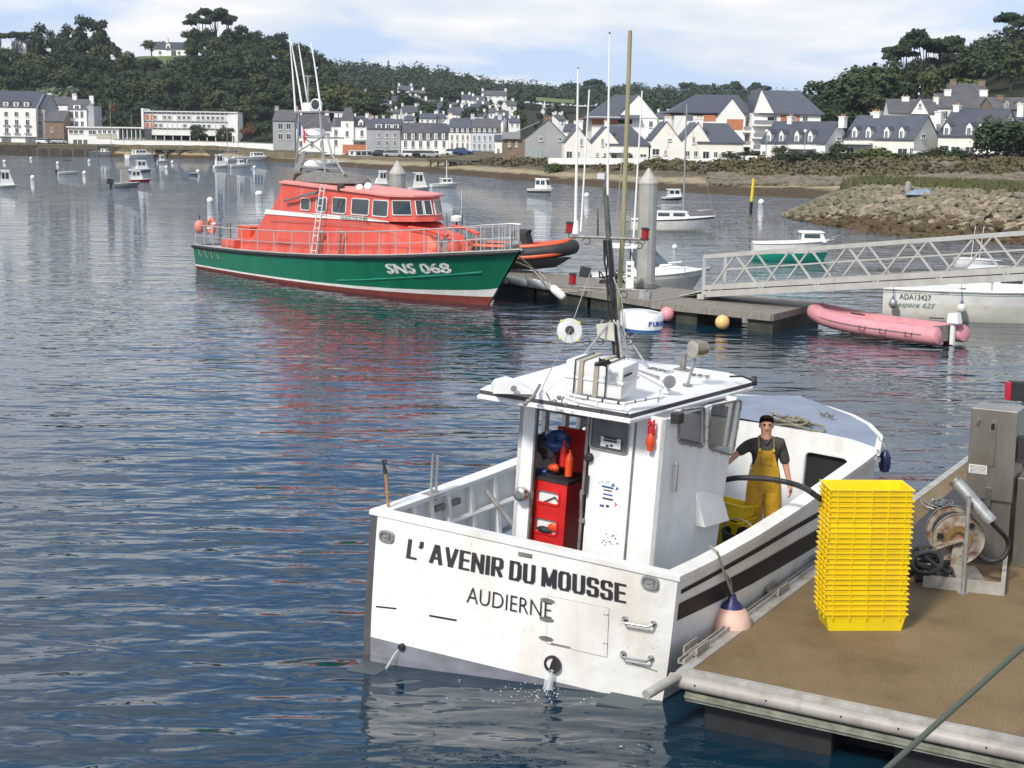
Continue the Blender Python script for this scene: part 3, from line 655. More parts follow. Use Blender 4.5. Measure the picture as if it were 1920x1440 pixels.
h.gable_x(266.5, 232, M_slate, M_wall, 1306, 1391, y0=.02, hip1=1.8)
h.chimney(1251, 222, 240, 12, y=.4); h.chimney(1309, 224, 240, 12, y=.4)
h.wins([1298], 256, 269, 5); h.wins([1254], 262, 265, 7); h.wins([1229], 279, 291, 13); h.wins([1247], 281, 290, 5); h.wins([1288, 1303], 282, 293, 7); h.wins([1322], 283, 297, 12, name='glazed_door'); h.wins([1340, 1354], 283, 294, 7); h.wins([1366], 281, 293, 8)
for x in (1345, 1376): h.box('skylight', M_glassblue, x - 4, x + 4, 257, 262, 1.5, 2.1)
h = House('terraced_house', 'long cream house with dark roof and three pointed dormers', 1425, 1546, 298, 222, 8, yaw=-40)
h.walls(267, M_wallw); h.gable_x(267, 230, M_slate, M_wallw)
h.dormers([1440, 1463, 1492, 1517], 245, 270, 9, M_slate, 2.6); h.chimney(1553, 221, 240, 11, y=3.4); h.chimney(1455, 221, 235, 9, y=3.4)
h.wins([1488, 1519], 281, 294, 9); h.wins([1432], 283, 293, 6); h.sidewin(4, 257, 262, 1.3); h.box('canopy', M_frame, 1477, 1530, 277, 279, -1.3, 0)
h = House('terraced_house', 'longest cream house with four pointed dormers facing the rocks', 1580, 1712, 292, 219, 8.5, yaw=-40)
h.walls(260, M_wall); h.gable_x(260, 219, M_slate, M_wall)
h.dormers([1600, 1626, 1660, 1688], 238, 262, 10, M_slate, 2.6); h.chimney(1733, 212, 232, 12, y=3.7, flue=False); h.chimney(1617, 212, 226, 12, y=3.7); h.chimney(1605, 213, 226, 8, y=4.5)
h.wins([1594], 277, 288, 12); h.wins([1628, 1640], 277, 290, 9); h.wins([1660], 276, 287, 5); h.wins([1692], 276, 289, 14); h.wins([1709], 276, 288, 6); h.sidewin(3, 251, 259, 1.4); h.box('canopy', M_frame, 1581, 1636, 268, 271, -1.2, 0)
h = House('terraced_house', 'cream house behind the bushes at the right edge with two big dormers', 1757, 1866, 293, 214, 9, yaw=-40)
h.walls(255, M_wall); h.gable_x(255, 208, M_slate, M_wall)
h.dormers([1772, 1814, 1836], 231, 257, 12, M_slate, 2.8); h.chimney(1886, 198, 220, 11, y=4, flue=False); h.chimney(1765, 200, 214, 11, y=4)
h.wins([1770], 273, 283, 14); h.wins([1791, 1818], 274, 286, 14)
h = House('terraced_house', 'pale house cut off by the right edge of the picture', 1898, 1960, 292, 226, 9)
h.walls(245, M_wallw); h.gable_x(245, 214, M_slate, M_wallw); h.wins([1912], 262, 272, 8)
h = House('detached_house', 'white gabled house with brown roof ridge behind the four-dormer house', 1665, 1756, 232, 262, 9, yaw=-8)
h.walls(212, M_wallw); h.gable_x(212, 187, M_slate2, M_wallw); h.gable_y(214, 187, M_slate2, M_wallw, 1704, 1738, y0=-1.5, y1=3); h.chimney(1700, 183, 195, 13, y=3.6); h.chimney(1758, 183, 195, 9, y=3.6); h.wins([1721], 195, 203, 5, y=-1.55)
h = House('detached_house', 'tall house with two stone chimneys rising behind the row', 1754, 1852, 236, 270, 9, yaw=-8)
h.walls(203, M_wall); h.gable_x(203, 177, M_slate2, M_wall); h.chimney(1779, 170, 185, 12, y=3.6, flue=False); h.chimney(1847, 170, 190, 14, y=3.6, flue=False); h.wins([1771], 209, 224, 9)
h = House('detached_house', 'slate roofed house with tall stone chimneys highest on the right slope', 1780, 1850, 205, 285, 8, yaw=-6)
h.walls(178, M_wallg); h.gable_x(178, 158, M_slate2, M_stone); h.chimney(1790, 151, 165, 11, M_stone, 3, flue=False); h.chimney(1844, 151, 172, 12, M_stone, 3, flue=False)
h = House('detached_house', 'stone dormer house behind the right-edge houses', 1862, 1950, 232, 262, 9)
h.walls(205, M_stone); h.gable_x(205, 184, M_slate2, M_stone); h.dormers([1885, 1908], 187, 207, 9, M_slate2, 2, mwall=M_conc); h.chimney(1884, 180, 195, 12, M_stone, 3.5, flue=False)
# ---- apartment blocks
h = House('apartment_block', 'white flats with a big pointed gable behind the tall mast', 1101, 1230, 300, 262, 16, cat='apartment building')
h.walls(222, M_wallw, 1108, 1227); h.gable_y(223, 180, M_slate, M_wallw, 1153, 1231, xr=1193, y1=15); h.gable_x(222.5, 180, M_slate, M_wallw, 1100, 1196, y0=-.8, y1=15.9, hip0=5.2, ov=.5)
h.box('brick_band', M_brick, 1108, 1155, 225, 235, -.06, 0); h.box('painted_balcony_shade', M_dark, 1156, 1182, 225, 233, -.09, 0); h.box('fascia', M_frame, 1098, 1160, 220.5, 223, -1.0, -.85)  # flat dark box on the wall paints the shade of the balcony opening
h.wins([1217], 227, 239, 7); h.wins([1216], 250, 256, 7); h.box('lower_wing', M_wallw, 1205, 1245, 237, 300, .5, 8)
h = House('apartment_block', 'white flats with brick balconies and a street gable in the middle', 1260, 1412, 295, 262, 16, cat='apartment building')
h.walls(219, M_wallw, 1262, 1410); h.gable_x(213, 179, M_slate, M_wallw, 1258, 1410, y0=.02, hip0=5, hip1=2, ov=.3); h.gable_y(221, 187, M_slate, M_wallw, 1338, 1392, y0=-1.4, y1=8, xr=1365); h.walls(221, M_wallw, 1339, 1391, y0=-1.4, y1=2, name='bay_wall')
h.gable_x(221, 186, M_slate, M_wallw, 1368, 1412, y0=-.9, y1=8, hip1=3, hip0=.1)
h.box('brick_band', M_brick, 1316, 1338, 217, 228, -.08, 0); h.box('brick_panel', M_brick, 1357, 1387, 224, 243, -1.5, -1.4); h.box('glazing', M_glassblue, 1285, 1296, 217, 227, -.1, 0)
for i, (a, b_) in enumerate(((225, 246), (250, 272), (274, 292))):
    h.box('balcony', M_wallw, 1386, 1410, b_ - 1.5, b_ + 2, -3.0, 0); h.box('balcony_railing', M_galv, 1386, 1410, b_ - 9, b_ - 2, -3.0, -2.9); h.box('painted_recess_shade', M_dark, 1388, 1408, a + 3, b_ - 1.6, -.12, 0)  # dark box on the wall paints the shade behind each balcony
    h.wins([1392, 1402], a + 4, b_ - 2, 8, y=-.14)
h = House('apartment_block', 'rightmost flats with steep roof, brick band and corner balconies', 1408, 1534, 292, 258, 15, cat='apartment building')
h.walls(214, M_wallw); h.gable_x(214, 172, M_slate, M_wallw, 1425, 1536, y0=-.1, hip1=2.8, ov=.4, hip0=.1); h.gable_y(214, 171, M_slate, M_wallw, 1408, 1446, y0=-.6, y1=10, xr=1421)
h.box('brick_band', M_brick, 1460, 1495, 217, 228, -.06, 0); h.wins([1484, 1505], 218, 228, 10); h.wins([1449], 218, 229, 9)
for yb in (235, 258, 280): h.box('balcony', M_wallw, 1408, 1450, yb, yb + 3, -1.5, 0); h.box('painted_recess_shade', M_dark, 1436, 1448, yb - 14, yb - .5, -.1, 0); h.box('balcony_railing', M_galv, 1409, 1449, yb - 8, yb, -1.45, -1.38)  # dark box stands in for shade behind the corner balconies
# ---- slipway shed
h = House('boat_shed', 'big grey metal-clad gabled building with stone left wing', 984, 1062, 300, 250, 18, cat='shed', yaw=0)
h.walls(261, M_wallg, zlow=-2); h.gable_y(261, 226, M_slate2, M_wallg, 984, 1063, xr=1027); h.walls(262, M_stone, 943, 984, y0=.3, y1=17, name='stone_wing', zlow=-2); h.box('sliding_door', mat('pale_green_glass', (.35, .42, .4), .3), 992, 1016, 279, 297, -.08, 0)
for x in (1000, 1008): h.box('door_mullion', M_wallg, x - .4, x + .4, 279, 297, -.14, -.08)
h.wins([1013, 1048], 257, 265, 7)
k = MB(); k.prism([(h.X(941), .1, h.Z(262)), (h.X(1010), .1, h.Z(225) - .5), (h.X(1010), 17, h.Z(225) - .5), (h.X(941), 17, h.Z(262))], (0, 0, .15)); k.build('glass_roof', mat('zinc_roof', (.28, .31, .33), .45), h.root); h.chimney(1027, 219, 232, 16, M_stone, 7, flue=False)
for x in (955, 968): h.wins([x], 266, 276, 3, y=.26)
h.box('gallery', M_galv, 941, 975, 249, 262, -.3, .3)
# ---- town quay, middle
def townhouse(label, x0, x1, yb, ye, yr, mw, D=322, roof=None, rows=(), door=None, dorm=None, mans=None, kind='plain', depth=10, chim=(), cat='house', name='town_house'):
    h = House(name, label, x0, x1, yb, D, depth, cat=cat); h.walls(ye, mw)
    if mans: h.mansard(ye, mans, yr, roof or M_slate, roof or M_slate)
    else: h.gable_x(ye, yr, roof or M_slate, mw)
    for xs_, a, b_, w in rows: h.wins(xs_, a, b_, w, kind)
    if dorm: h.dormers(dorm[0], dorm[1], dorm[2], dorm[3], roof or M_slate, 1.6, dorm[4] if len(dorm) > 4 else True)
    for c in chim: h.chimney(c, yr - 6, yr + 8, 7, mw, depth / 2 - .5)
    return h
h = townhouse('white manor with a tall pointed slate turret beside the town quay', 622, 687, 289, 237, 221, M_wallw, 322, rows=[((630, 651, 678), 244, 256, 6), ((630, 651, 678), 262, 274, 6)], dorm=((676,), 224, 240, 9), chim=(626, 635, 684))
k = MB(); X0, X1 = h.X(639), h.X(664); k.add([(X0, -.6, h.Z(228)), (X1, -.6, h.Z(228)), (X1, 4, h.Z(228)), (X0, 4, h.Z(228)), ((X0 + X1) / 2 - .7, 1.6, h.Z(203)), ((X0 + X1) / 2 + .7, 1.6, h.Z(203))], [(0, 1, 5, 4), (1, 2, 5), (2, 3, 4, 5), (3, 0, 4), (0, 3, 2, 1)]); k.build('turret_roof', M_slate2, h.root)
h.box('turret', M_wallw, 640, 663, 228, 289, -.5, 3.9); h.wins([651], 232, 238, 4, y=-.53); h.wins([651], 246, 257, 6, y=-.53)
h.box('terrace_wall', M_brick, 645, 690, 271, 287, -2.5, -1.0); h.box('awning', mat('green_awning', (.25, .34, .25), .7), 662, 686, 262, 265, -2.0, 0)
townhouse('grey town house with a dormer strip and two balconies', 688, 750, 290, 242, 225, M_wallg, 318, rows=[((710, 725, 740), 249, 258, 5), ((710, 725, 740), 264, 274, 5), ((711, 740), 280, 290, 12)], dorm=((710, 728, 741), 233, 243, 12, False), chim=(690,))
townhouse('white town house with mansard dormers, left of its twin with darker roof', 752, 809, 291, 263, 231, M_wallw, 316, M_slate2, rows=[((760, 774, 788, 802), 264, 277, 6), ((760, 788), 281, 291, 11), ((774, 802), 281, 290, 6)], mans=250, dorm=((760, 774, 788, 802), 250, 262, 6, False))
townhouse('white town house with mansard dormers and darker blue slate', 810, 840, 292, 263, 232, M_wallw, 316, M_slate, rows=[((817, 832), 264, 277, 6), ((818, 835), 282, 291, 9)], mans=250, dorm=((817, 831), 250, 262, 6, False), chim=(839,))
h = townhouse('cream three storey town house above the green shop front', 841, 882, 296, 250, 222, M_wall, 312, M_slate, rows=[((847, 857, 867, 876), 253, 264, 4), ((847, 857, 867, 876), 268, 280, 4)], mans=241, dorm=((847, 857, 867, 876), 241, 249, 5, False), chim=(842,))
h.box('shop_front', mat('green_shop', (.03, .16, .07), .5), 850, 881, 283, 287, -.8, 0); h.box('shop_window', M_glassblue, 851, 880, 288, 295, -.1, 0)
h = townhouse('pale blue three storey town house above the blue shop front', 883, 937, 297, 250, 223, mat('pale_blue_render', (.58, .62, .68), .85), 312, M_slate2, rows=[((889, 898, 908, 918, 927), 254, 265, 4), ((889, 898, 908, 918, 927), 269, 280, 4)], mans=241, dorm=((889, 898, 908, 918, 927), 241, 249, 5, False), chim=(884, 935))
MB_ = mat('blue_shop', (.03, .1, .28), .5); h.box('shop_front', MB_, 885, 901, 283, 295, -.3, 0); h.box('shop_front', MB_, 913, 929, 284, 295, -.3, 0)
townhouse('narrow low white house next to the stone wing', 927, 941, 298, 265, 255, M_wallw, 300, rows=[((934,), 278, 294, 5)])
townhouse('grey town house with four dark windows behind the mast', 512, 552, 270, 227, 208, M_wallg, 372, M_slate2, rows=[((526, 541), 232, 243, 9), ((526, 541), 251, 262, 8)], chim=(514, 550))
townhouse('white town house partly hidden by the lifeboat mast', 556, 612, 285, 240, 216, M_wallw, 350, M_slate2, rows=[((564, 585, 603), 246, 256, 6), ((564, 585, 603), 264, 276, 6)], chim=(558, 608))
townhouse('white annex left of the manor', 608, 624, 288, 245, 232, M_wallw, 335, M_slate2, rows=[((616,), 250, 258, 5)])
# ---- left quay
h = townhouse('big white hotel with hipped slate roof at the left edge', -40, 68, 266, 201, 172, M_wallw, 402, M_slate, rows=[((-25, -5, 13, 32, 52), 210, 219, 7), ((-25, -5, 13, 32, 52), 224, 235, 7), ((-25, -5, 13, 32, 52), 240, 250, 7)], depth=14, cat='hotel', name='hotel')
h.dormers([13, 32, 51], 192, 201, 9, M_slate, 2, False); h.box('ground_floor_glass', M_glassblue, 47, 67, 256, 266, -.1, 0); h.box('ground_floor_glass', M_glassblue, 3, 20, 255, 266, -.1, 0); h.box('cornice', M_frame, -41, 69, 254, 255.5, -.5, 0)
for y_ in (236, 251): 
    for x in (13, 32, 52): h.box('balcony', M_galv, x - 6, x + 6, y_ - 2, y_, -.5, 0)
h = townhouse('grey side wing of the big white hotel', 69, 86, 264, 204, 180, M_wallg, 404, M_slate, rows=[((77,), 212, 220, 6), ((77,), 227, 236, 6), ((77,), 243, 252, 6)], depth=12)  # grey wall colour holds the shade on the hotel's right side
townhouse('white house with long slate roof and tall white chimney behind the hotel', 66, 132, 240, 197, 183, M_wallw, 418, M_slate2, rows=[((115, 123), 213, 222, 6)], chim=(86, 131))
h = townhouse('small brown stone house on the slipway', 85, 120, 264, 228, 209, M_stone, 396, M_slate2, rows=[((98,), 240, 248, 4)])
h = townhouse('narrow white three storey house with a side gable', 129, 163, 260, 206, 188, M_wallw, 402, M_slate2, rows=[((136, 145, 155), 210, 222, 6), ((136, 145, 155), 228, 238, 6)], dorm=((146,), 198, 207, 13, False), depth=9, chim=(134, 165))
h.box('side_gable_wall', M_wallg, 163.2, 176, 200, 260, .5, 8)
h = House('harbour_office', 'long low modern two storey building with flat white roof edge', 128, 268, 272, 393, 9, cat='office building')
h.walls(239, M_wallw, 128, 222); h.walls(241, M_conc, 222, 268, name='porch_wall', y0=1.5); h.box('roof_edge', M_frame, 126, 270, 237.5, 240, -.6, 9.2)
h.wins([134, 143, 153], 244, 251, 8); h.wins([170, 177], 244, 252, 7); h.wins([141, 150, 160], 261, 271, 8); h.wins([187, 196, 205, 214], 244, 250, 6)
for x in (222, 230, 238, 246, 254, 262): h.box('column', M_frame, x - .7, x + .7, 241, 262, -.2, .1); h.box('window_bay', M_glass, x + 1.5, x + 6.5, 243, 257, 1.4, 1.5)
h.box('panel', mat('beige_panel', (.5, .48, .38), .8), 181, 219, 250, 260, -.05, 0)
h = House('school', 'modern white three storey school with flat roof and brick end bays', 268, 446, 266, 412, 10, yaw=3, cat='school')
h.walls(211, M_wallw, 270, 446, zlow=1.9); h.box('roof_edge', M_frame, 267, 447, 209, 211, -.4, 10); h.box('end_wall', M_wallw, 267, 271, 205, 266, -.6, 10); h.box('end_wall', M_wallw, 440, 447, 214, 266, -.3, 10)
for r_, (a, b_) in enumerate(((211, 215), (227, 230), (240, 243))): h.box('window_band', M_glassblue, 272, 428, a, b_, -.05, 0)
for a, b_ in ((216, 226), (231, 240)):
    for x in (274, 283): h.box('brick_panel', M_brick, x, x + 7, a, b_, -.07, 0)
for x in range(292, 428, 9):
    h.box('mullion', M_frame, x - 5, x - 4.2, 210, 244, -.15, -.05)
    if R.random() < .62: h.wins([x], 217, 224, 5)
    if R.random() < .5: h.wins([x + 1], 232, 239, 5)
h.box('undercroft_shade', M_dark, 300, 440, 252, 266, 3, 3.2)  # near-black sheet paints the shade beneath the raised floors
for x in range(292, 440, 16): h.box('column', M_frame, x - .8, x + .8, 252, 266, .3, .8)
h = House('villa', 'white villa with steep grey roof half hidden in the hilltop trees', 20, 108, 104, 556, 9)
h.walls(86, M_wallw, 22, 48); h.gable_y(86, 68, M_slate2, M_wallw, 21, 50); h.walls(88, M_wallw, 50, 110, y0=1); h.gable_x(88, 74, M_slate2, M_wallw, 50, 110, y0=1); h.wins([28, 40], 91, 97, 4)
h = House('hilltop_house', 'white hilltop house with two pointed dormers above its lawn', 289, 357, 104, 540, 9, yaw=0)
h.walls(92, M_wallw); h.gable_x(92, 79, M_slate, M_wallw); h.dormers([315, 354], 81, 95, 8, M_slate, 2); h.chimney(308, 73, 84, 5, y=4); h.chimney(359, 76, 84, 4, y=4); h.wins([300, 335], 96, 102, 5); h.wins([325], 94, 105, 9, name='porch_door')
# lawn in front of the hilltop house
lm = mat('lawn_grass', (.09, .13, .03), .9, col2=(.12, .15, .045), scale=.4)
mb = MB(); pts = []
for x in range(262, 362, 8): pts.append((gp(x, 521) + Vector((0, 0, 1.5)), gp(x, 541) + Vector((0, 0, .9))))
mb.loft([[a, b_] for a, b_ in pts], closed=False, c0=False, c1=False); tag(mb.build('hilltop_lawn', lm, fix=False), kind='structure')
mb = MB(); pts = []
for x in range(1004, 1080, 6): pts.append((gp(x, 655) + Vector((0, 0, 4.6)), gp(x, 700) + Vector((0, 0, 5.9))))
mb.loft([[a, b_] for a, b_ in pts], closed=False, c0=False, c1=False); tag(mb.build('far_field', lm, fix=False), kind='structure')
# ---- small houses up the far slope
HS = [(686, 716, 186, 172, 182, 620), (721, 752, 203, 179, 193, 560), (748, 775, 175, 161, 169, 660), (766, 791, 182, 169, 177, 640), (706, 731, 210, 194, 203, 520), (710, 730, 219, 208, 213, 480), (737, 753, 228, 205, 213, 440), (755, 784, 226, 199, 212, 430),
      (792, 826, 214, 188, 204, 480), (832, 848, 195, 178, 187, 600), (838, 864, 222, 201, 214, 450), (862, 880, 221, 199, 212, 455), (903, 950, 183, 170, 179, 680), (786, 817, 232, 213, 222, 400), (820, 836, 228, 213, 221, 405), (942, 962, 236, 217, 226, 420), (1022, 1042, 215, 202, 209, 560), (955, 975, 240, 222, 230, 400),
      (1046, 1062, 235, 216, 225, 360), (700, 712, 234, 222, 228, 395), (722, 742, 236, 222, 229, 392), (845, 870, 237, 222, 229, 372), (664, 690, 232, 218, 226, 400), (686, 704, 205, 190, 198, 540), (1228, 1250, 232, 210, 222, 330), (1056, 1075, 256, 232, 246, 300), (1040, 1056, 226, 214, 220, 420)]
rh_ = random.Random(41)
for _ in range(34):
    x_ = rh_.uniform(690, 965); yb_ = rh_.uniform(192, 240) if x_ < 900 else rh_.uniform(205, 240); D_ = lerp(640, 370, (yb_ - 180) / 62); w_ = rh_.uniform(14, 26)
    if all(abs(x_ - (a_ + b_) / 2) > 13 or abs(yb_ - c_) > 9 for a_, b_, c_, _a, _b, _c in HS): HS.append((x_ - w_ / 2, x_ + w_ / 2, yb_, yb_ - 18, yb_ - 9, D_))
for i, (x0, x1, yb, yr, ye, D) in enumerate(HS):
    yw = ra.uniform(-22, 22); h = House('hillside_house', (('white house with blue slate roof ' if i % 3 else 'white house with brown grey roof ') + (slope_place(x0, D) if x0 < 980 else 'beyond the cream houses and flats')), x0, x1, yb, D, 7, yaw=yw, group='white houses with ' + ('blue' if i % 3 else 'brown') + ' roofs ' + (slope_place(x0, D) if x0 < 980 else 'beyond the flats'))
    m_ = M_slate if i % 3 else M_slate2
    h.walls(ye, M_wallw, zlow=-4); h.gable_x(ye, yr, m_, M_wallw); n_ = max(1, int((x1 - x0) / 10)); h.wins([x0 + (x1 - x0) * (k_ + .5) / n_ for k_ in range(n_)], ye + 2, ye + (yb - ye) * .7, 4)
    h.chimney(x0 + 2, yr - 4, yr + 5, 3.5, y=3, flue=False); h.chimney(x1 - 2, yr - 4, yr + 5, 3.5, y=3, flue=False)

# ---- quay walls, terrace wall, jetty, bridge, garden walls
def wallrun(name, label, pts, h, t, m_, cat='wall', cap=None):
    """pts: world points along the top of the wall"""
    r = thing(name, label, cat, pts[0]); o = pts[0]; mb = MB()
    for a, b_ in zip(pts, pts[1:]):
        a2, b2 = a - o, b_ - o; mb.hexa([a2 - Vector((0, 0, h)), b2 - Vector((0, 0, h)), b2 + Vector((0, t, -h)), a2 + Vector((0, t, -h)), a2, b2, b2 + Vector((0, t, 0)), a2 + Vector((0, t, 0))])
    mb.build('wall', m_, r)
    if cap:
        c = MB()
        for a, b_ in zip(pts, pts[1:]):
            a2, b2 = a - o, b_ - o; e = Vector((0, .1, 0)); c.hexa([a2 - e, b2 - e, b2 + Vector((0, t, 0)) + e, a2 + Vector((0, t, 0)) + e, a2 - e + Vector((0, 0, .15)), b2 - e + Vector((0, 0, .15)), b2 + Vector((0, t + .1, .15)), a2 + Vector((0, t + .1, .15))])
        c.build('coping', cap, r)
    return r
wallrun('terrace_wall', 'long white retaining wall under the school', [AY(214, 262, 389), AY(330, 264, 388), AY(446, 267, 384), AY(520, 270, 372)], 3.0, 1.0, M_wallw, cap=M_conc)
mdk = mat('quay_dark_stone', (.035, .03, .022), .9, col2=(.07, .062, .04), scale=.7, streak=((.04, .05, .02), .6, .8), bump=.4)
wallrun('quay_wall', 'dark weedy stone quay wall on the left shore', [AY(-300, 272, 384), AY(70, 272, 384), AY(180, 274, 382), AY(300, 277, 376), AY(375, 280, 371), AY(420, 282, 367)], 5, 3, mdk)
wallrun('quay_wall', 'sloping olive stone quay wall below the town houses', [AY(420, 281, 367), AY(480, 284, 358), AY(560, 288, 335), AY(620, 290, 318), AY(690, 293, 305), AY(806, 299, 292)], 2.2, 4, mat('quay_olive_stone', (.2, .17, .1), .9, col2=(.13, .11, .065), scale=.5, bump=.4))
# timber jetty along the left quay
r = thing('timber_jetty', 'long timber jetty on posts along the left quay', 'jetty', AY(70, 276, 378)); o = r.location
for k_, (a, b_) in enumerate(((70, 182), (285, 410))):
    pa, pb = AY(a, 274 + k_ * 3, 377 - k_ * 4) - o, AY(b_, 276 + k_ * 3, 375 - k_ * 5) - o
    m_ = MB(); m_.hexa([pa + Vector((0, 0, -.45)), pb + Vector((0, 0, -.45)), pb + Vector((0, 3, -.45)), pa + Vector((0, 3, -.45)), pa, pb, pb + Vector((0, 3, 0)), pa + Vector((0, 3, 0))]); m_.build('deck', mat('jetty_green_wood', (.13, .12, .06), .9, col2=(.08, .08, .045)), r)
    n_ = 6
    for i in range(n_):
        q = pa.lerp(pb, i / (n_ - 1)); p_ = MB(); p_.box(q.x - .2, q.x + .2, q.y - .12, q.y + .28, -q.z * 0 - 5, q.z - .45); p_.box(q.x - .9, q.x + .9, q.y - .1, q.y + .15, q.z - .9, q.z - .65); p_.build('post', mat('jetty_post', (.12, .11, .09), .9), r)
# bridge over the outlet
r = thing('bridge', 'dark timber trestle bridge over the stream outlet by the boat shed', 'bridge', AY(808, 300, 262)); o = r.location
pa, pb = Vector((0, 0, 0)), AY(892, 303, 256) - o
m_ = MB(); m_.bar(pa, pb, 2.2, .35); m_.build('deck', mat('dark_bridge_timber', (.07, .06, .045), .85), r)
m_ = MB(); m_.bar(pa + Vector((0, -1, .9)), pb + Vector((0, -1, .9)), .08, .08); m_.build('handrail', M_dull, r)
for i in range(7):
    q = pa.lerp(pb, i / 6); m_ = MB(); m_.bar(q + Vector((0, -.8, -3.2)), q + Vector((0, -.8, 0)), .3, .3); m_.bar(q + Vector((-.9, -.8, -1.3)), q + Vector((.9, -.8, -.1)), .12, .12); m_.build('trestle', MATS['dark_bridge_timber'], r)
q = pa.lerp(pb, .52); m_ = MB(); m_.box(q.x - .9, q.x + .9, -1.2, 1.2, -3.4, -.18); m_.build('pier', M_stone, r)
# garden walls in front of the right houses
wallrun('garden_wall', 'low white garden wall in front of the two gabled houses', [AY(1028, 296, 216), AY(1216, 297, 212), AY(1390, 297, 210)], .9, .3, M_wallw)
wallrun('garden_wall', 'white garden wall with lamp posts left of the bushes', [AY(1378, 291, 211), AY(1460, 294, 208), AY(1530, 299, 204)], 1.2, .3, M_wallw)
wallrun('garden_wall', 'white terrace wall in front of the right-edge house', [AY(1712, 283, 207), AY(1820, 287, 206)], 1.3, .3, M_wallw)
wallrun('garden_wall', 'white wall beside the three-dormer house', [AY(1532, 285, 212), AY(1582, 286, 212)], 1.2, .3, M_wallw)
for x, lb in ((1436, 'left'), (1508, 'right')):
    q = AY(x, 292, 209); t_ = thing('lamp_post', 'small garden lamp post by the white wall, %s of the two' % lb, 'lamp post', q); m_ = MB(); m_.tube([(0, 0, -1), (0, 0, 3.2)], .07); m_.build('post', M_galv, t_); m_ = MB(); m_.ball((0, 0, 3.4), .26, 10, 6); m_.build('globe', M_cleanwhite, t_)
# bushes
for x, D, h_, w_, lf, lb in [(1470, 203, 2.2, 5, 'dark', 'dark bush below the three-dormer house'), (1515, 200, 2.6, 5.5, 'dark', 'round dark bush at the left start of the rocks'), (1600, 198, 2.2, 7, 'olive', 'low olive bush before the four-dormer house'), (1645, 199, 3, 7, 'fresh', 'light green bush before the four-dormer house'), (1690, 198, 2.2, 7, 'olive', 'low bush right of the light green bush'),
    (1735, 199, 2, 6, 'olive', 'low spreading bush under the white terrace wall'), (1765, 200, 2.8, 5, 'olive', 'pale spiky bush under the white terrace wall'), (1800, 198, 2.5, 5, 'dark', 'dark bush left of the tall shrubs'), (1852, 196, 5.5, 7, 'dark', 'tall dark shrub hiding the house corner'), (1893, 195, 5.2, 7.5, 'dark', 'tall dark shrub at the right edge'), (1925, 196, 5, 7, 'dark', 'dark shrub cut by the picture edge'),
    (1465, 216, 3, 2.6, 'olive', 'small clipped tree beside the three-dormer house door'), (1573, 216, 3, 4, 'dark', 'dark bush between two long houses'), (1395, 213, 2.6, 7, 'olive', 'olive hedge under the flats balconies'), (1042, 214, 2.2, 4.5, 'fresh', 'bright hedge beside the grey shed'), (1232, 212, 1.6, 4, 'fresh', 'small hedge between the two cream houses'), (1560, 206, 2, 6, 'olive', 'sprawling bush above the rock bank')]:
    q = gp(x, D); tree('bush', 'bush', lf, (q.x, q.y, q.z - .3), h_ * (1.25 if h_ > 4 else .85), w_ * 1.2, lb, 'bush', n=1300, size=.36)
# scrub along the bank, one mass
mb = MB(); rb = random.Random(4); LB = []
for _ in range(420):
    x = rb.uniform(905, 2000); p_ = tprof(x); t = rb.uniform(.15, 1) if x > 1400 else rb.uniform(.35, 1); D = lerp(p_[1][0], p_[2][0], t); q = gp(x, D); s_ = rb.uniform(.5, 1.4) * (1.2 if x > 1400 else .9); LB.append((q.x, q.y, q.z + s_ * .1, s_ * 1.6, s_ * 1.3, s_ * .55))
leaves(mb, LB, 26000, .3, rb); tag(mb.build('bank_scrub', leafmat('scrub_leaf', (.05, .052, .02), (.095, .085, .04), (.15, .12, .07)), fix=False), kind='stuff')
# ---- rocks
RK = []
mrock = mat('granite_boulder', (.3, .25, .175), .9, col2=(.17, .14, .1), scale=1.1, bump=.5, bscale=5, per_obj=.28)
mweed = mat('weedy_boulder', (.11, .068, .026), .85, col2=(.045, .034, .015), scale=1.5, bump=.5, bscale=6, per_obj=.25)
for m_ in (mrock, mweed):
    for v in range(6):
        bm = bmesh.new(); bmesh.ops.create_icosphere(bm, subdivisions=1, radius=1)
        rv = random.Random(v * 7 + 1)
        for vv in bm.verts: vv.co *= rv.uniform(.72, 1.12); vv.co.z *= .72; vv.co.x *= 1.15
        me = bpy.data.meshes.new('rock'); bm.to_mesh(me); bm.free(); me.materials.append(m_); RK.append(me)
fw_ = [(1474, 118, 411), (1500, 111.5, 416), (1560, 104, 425), (1700, 93, 445), (1800, 91, 450), (1920, 88.5, 456), (2060, 84, 470)]
def bwfront(x):
    for (x0, D0, _), (x1, D1, _) in zip(fw_, fw_[1:]):
        if x <= x1: return lerp(D0, D1, (x - x0) / (x1 - x0))
    return fw_[-1][1]
def bwcrest(x): return lerp(119, 113, (x - 1474) / 150) if x < 1624 else lerp(113, 99, min(1, (x - 1624) / 300))
def bwz(x, D):
    f = bwfront(x); c = bwcrest(x); zt = 2.75 * min(1, max(0, (x - 1470) / 150)) ** .8
    t = (D - f) / max(.5, (c - f)); return lerp(-.4, zt, min(1, max(0, t))) if D < c else zt
mb = MB(); cols = []
for x in range(1466, 2080, 12):
    xx = max(1474, x); f, c = bwfront(xx), bwcrest(xx); bk = lerp(121, 150, min(1, (xx - 1474) / 160)); cc = []
    for D in [f - 1.5, f] + [lerp(f, c, k_ / 6) for k_ in range(1, 7)] + [lerp(c, bk, k_ / 4) for k_ in range(1, 5)] + [bk + 4]:
        q = AY(xx, 300, D); z = bwz(xx, D) if D >= f else -1.5
        if D > bk: z = -1 if xx < 1640 else 1.2
        cc.append((q.x, D, z - .35))
    cols.append(cc)
mb.loft(cols, closed=False, c0=False, c1=False)
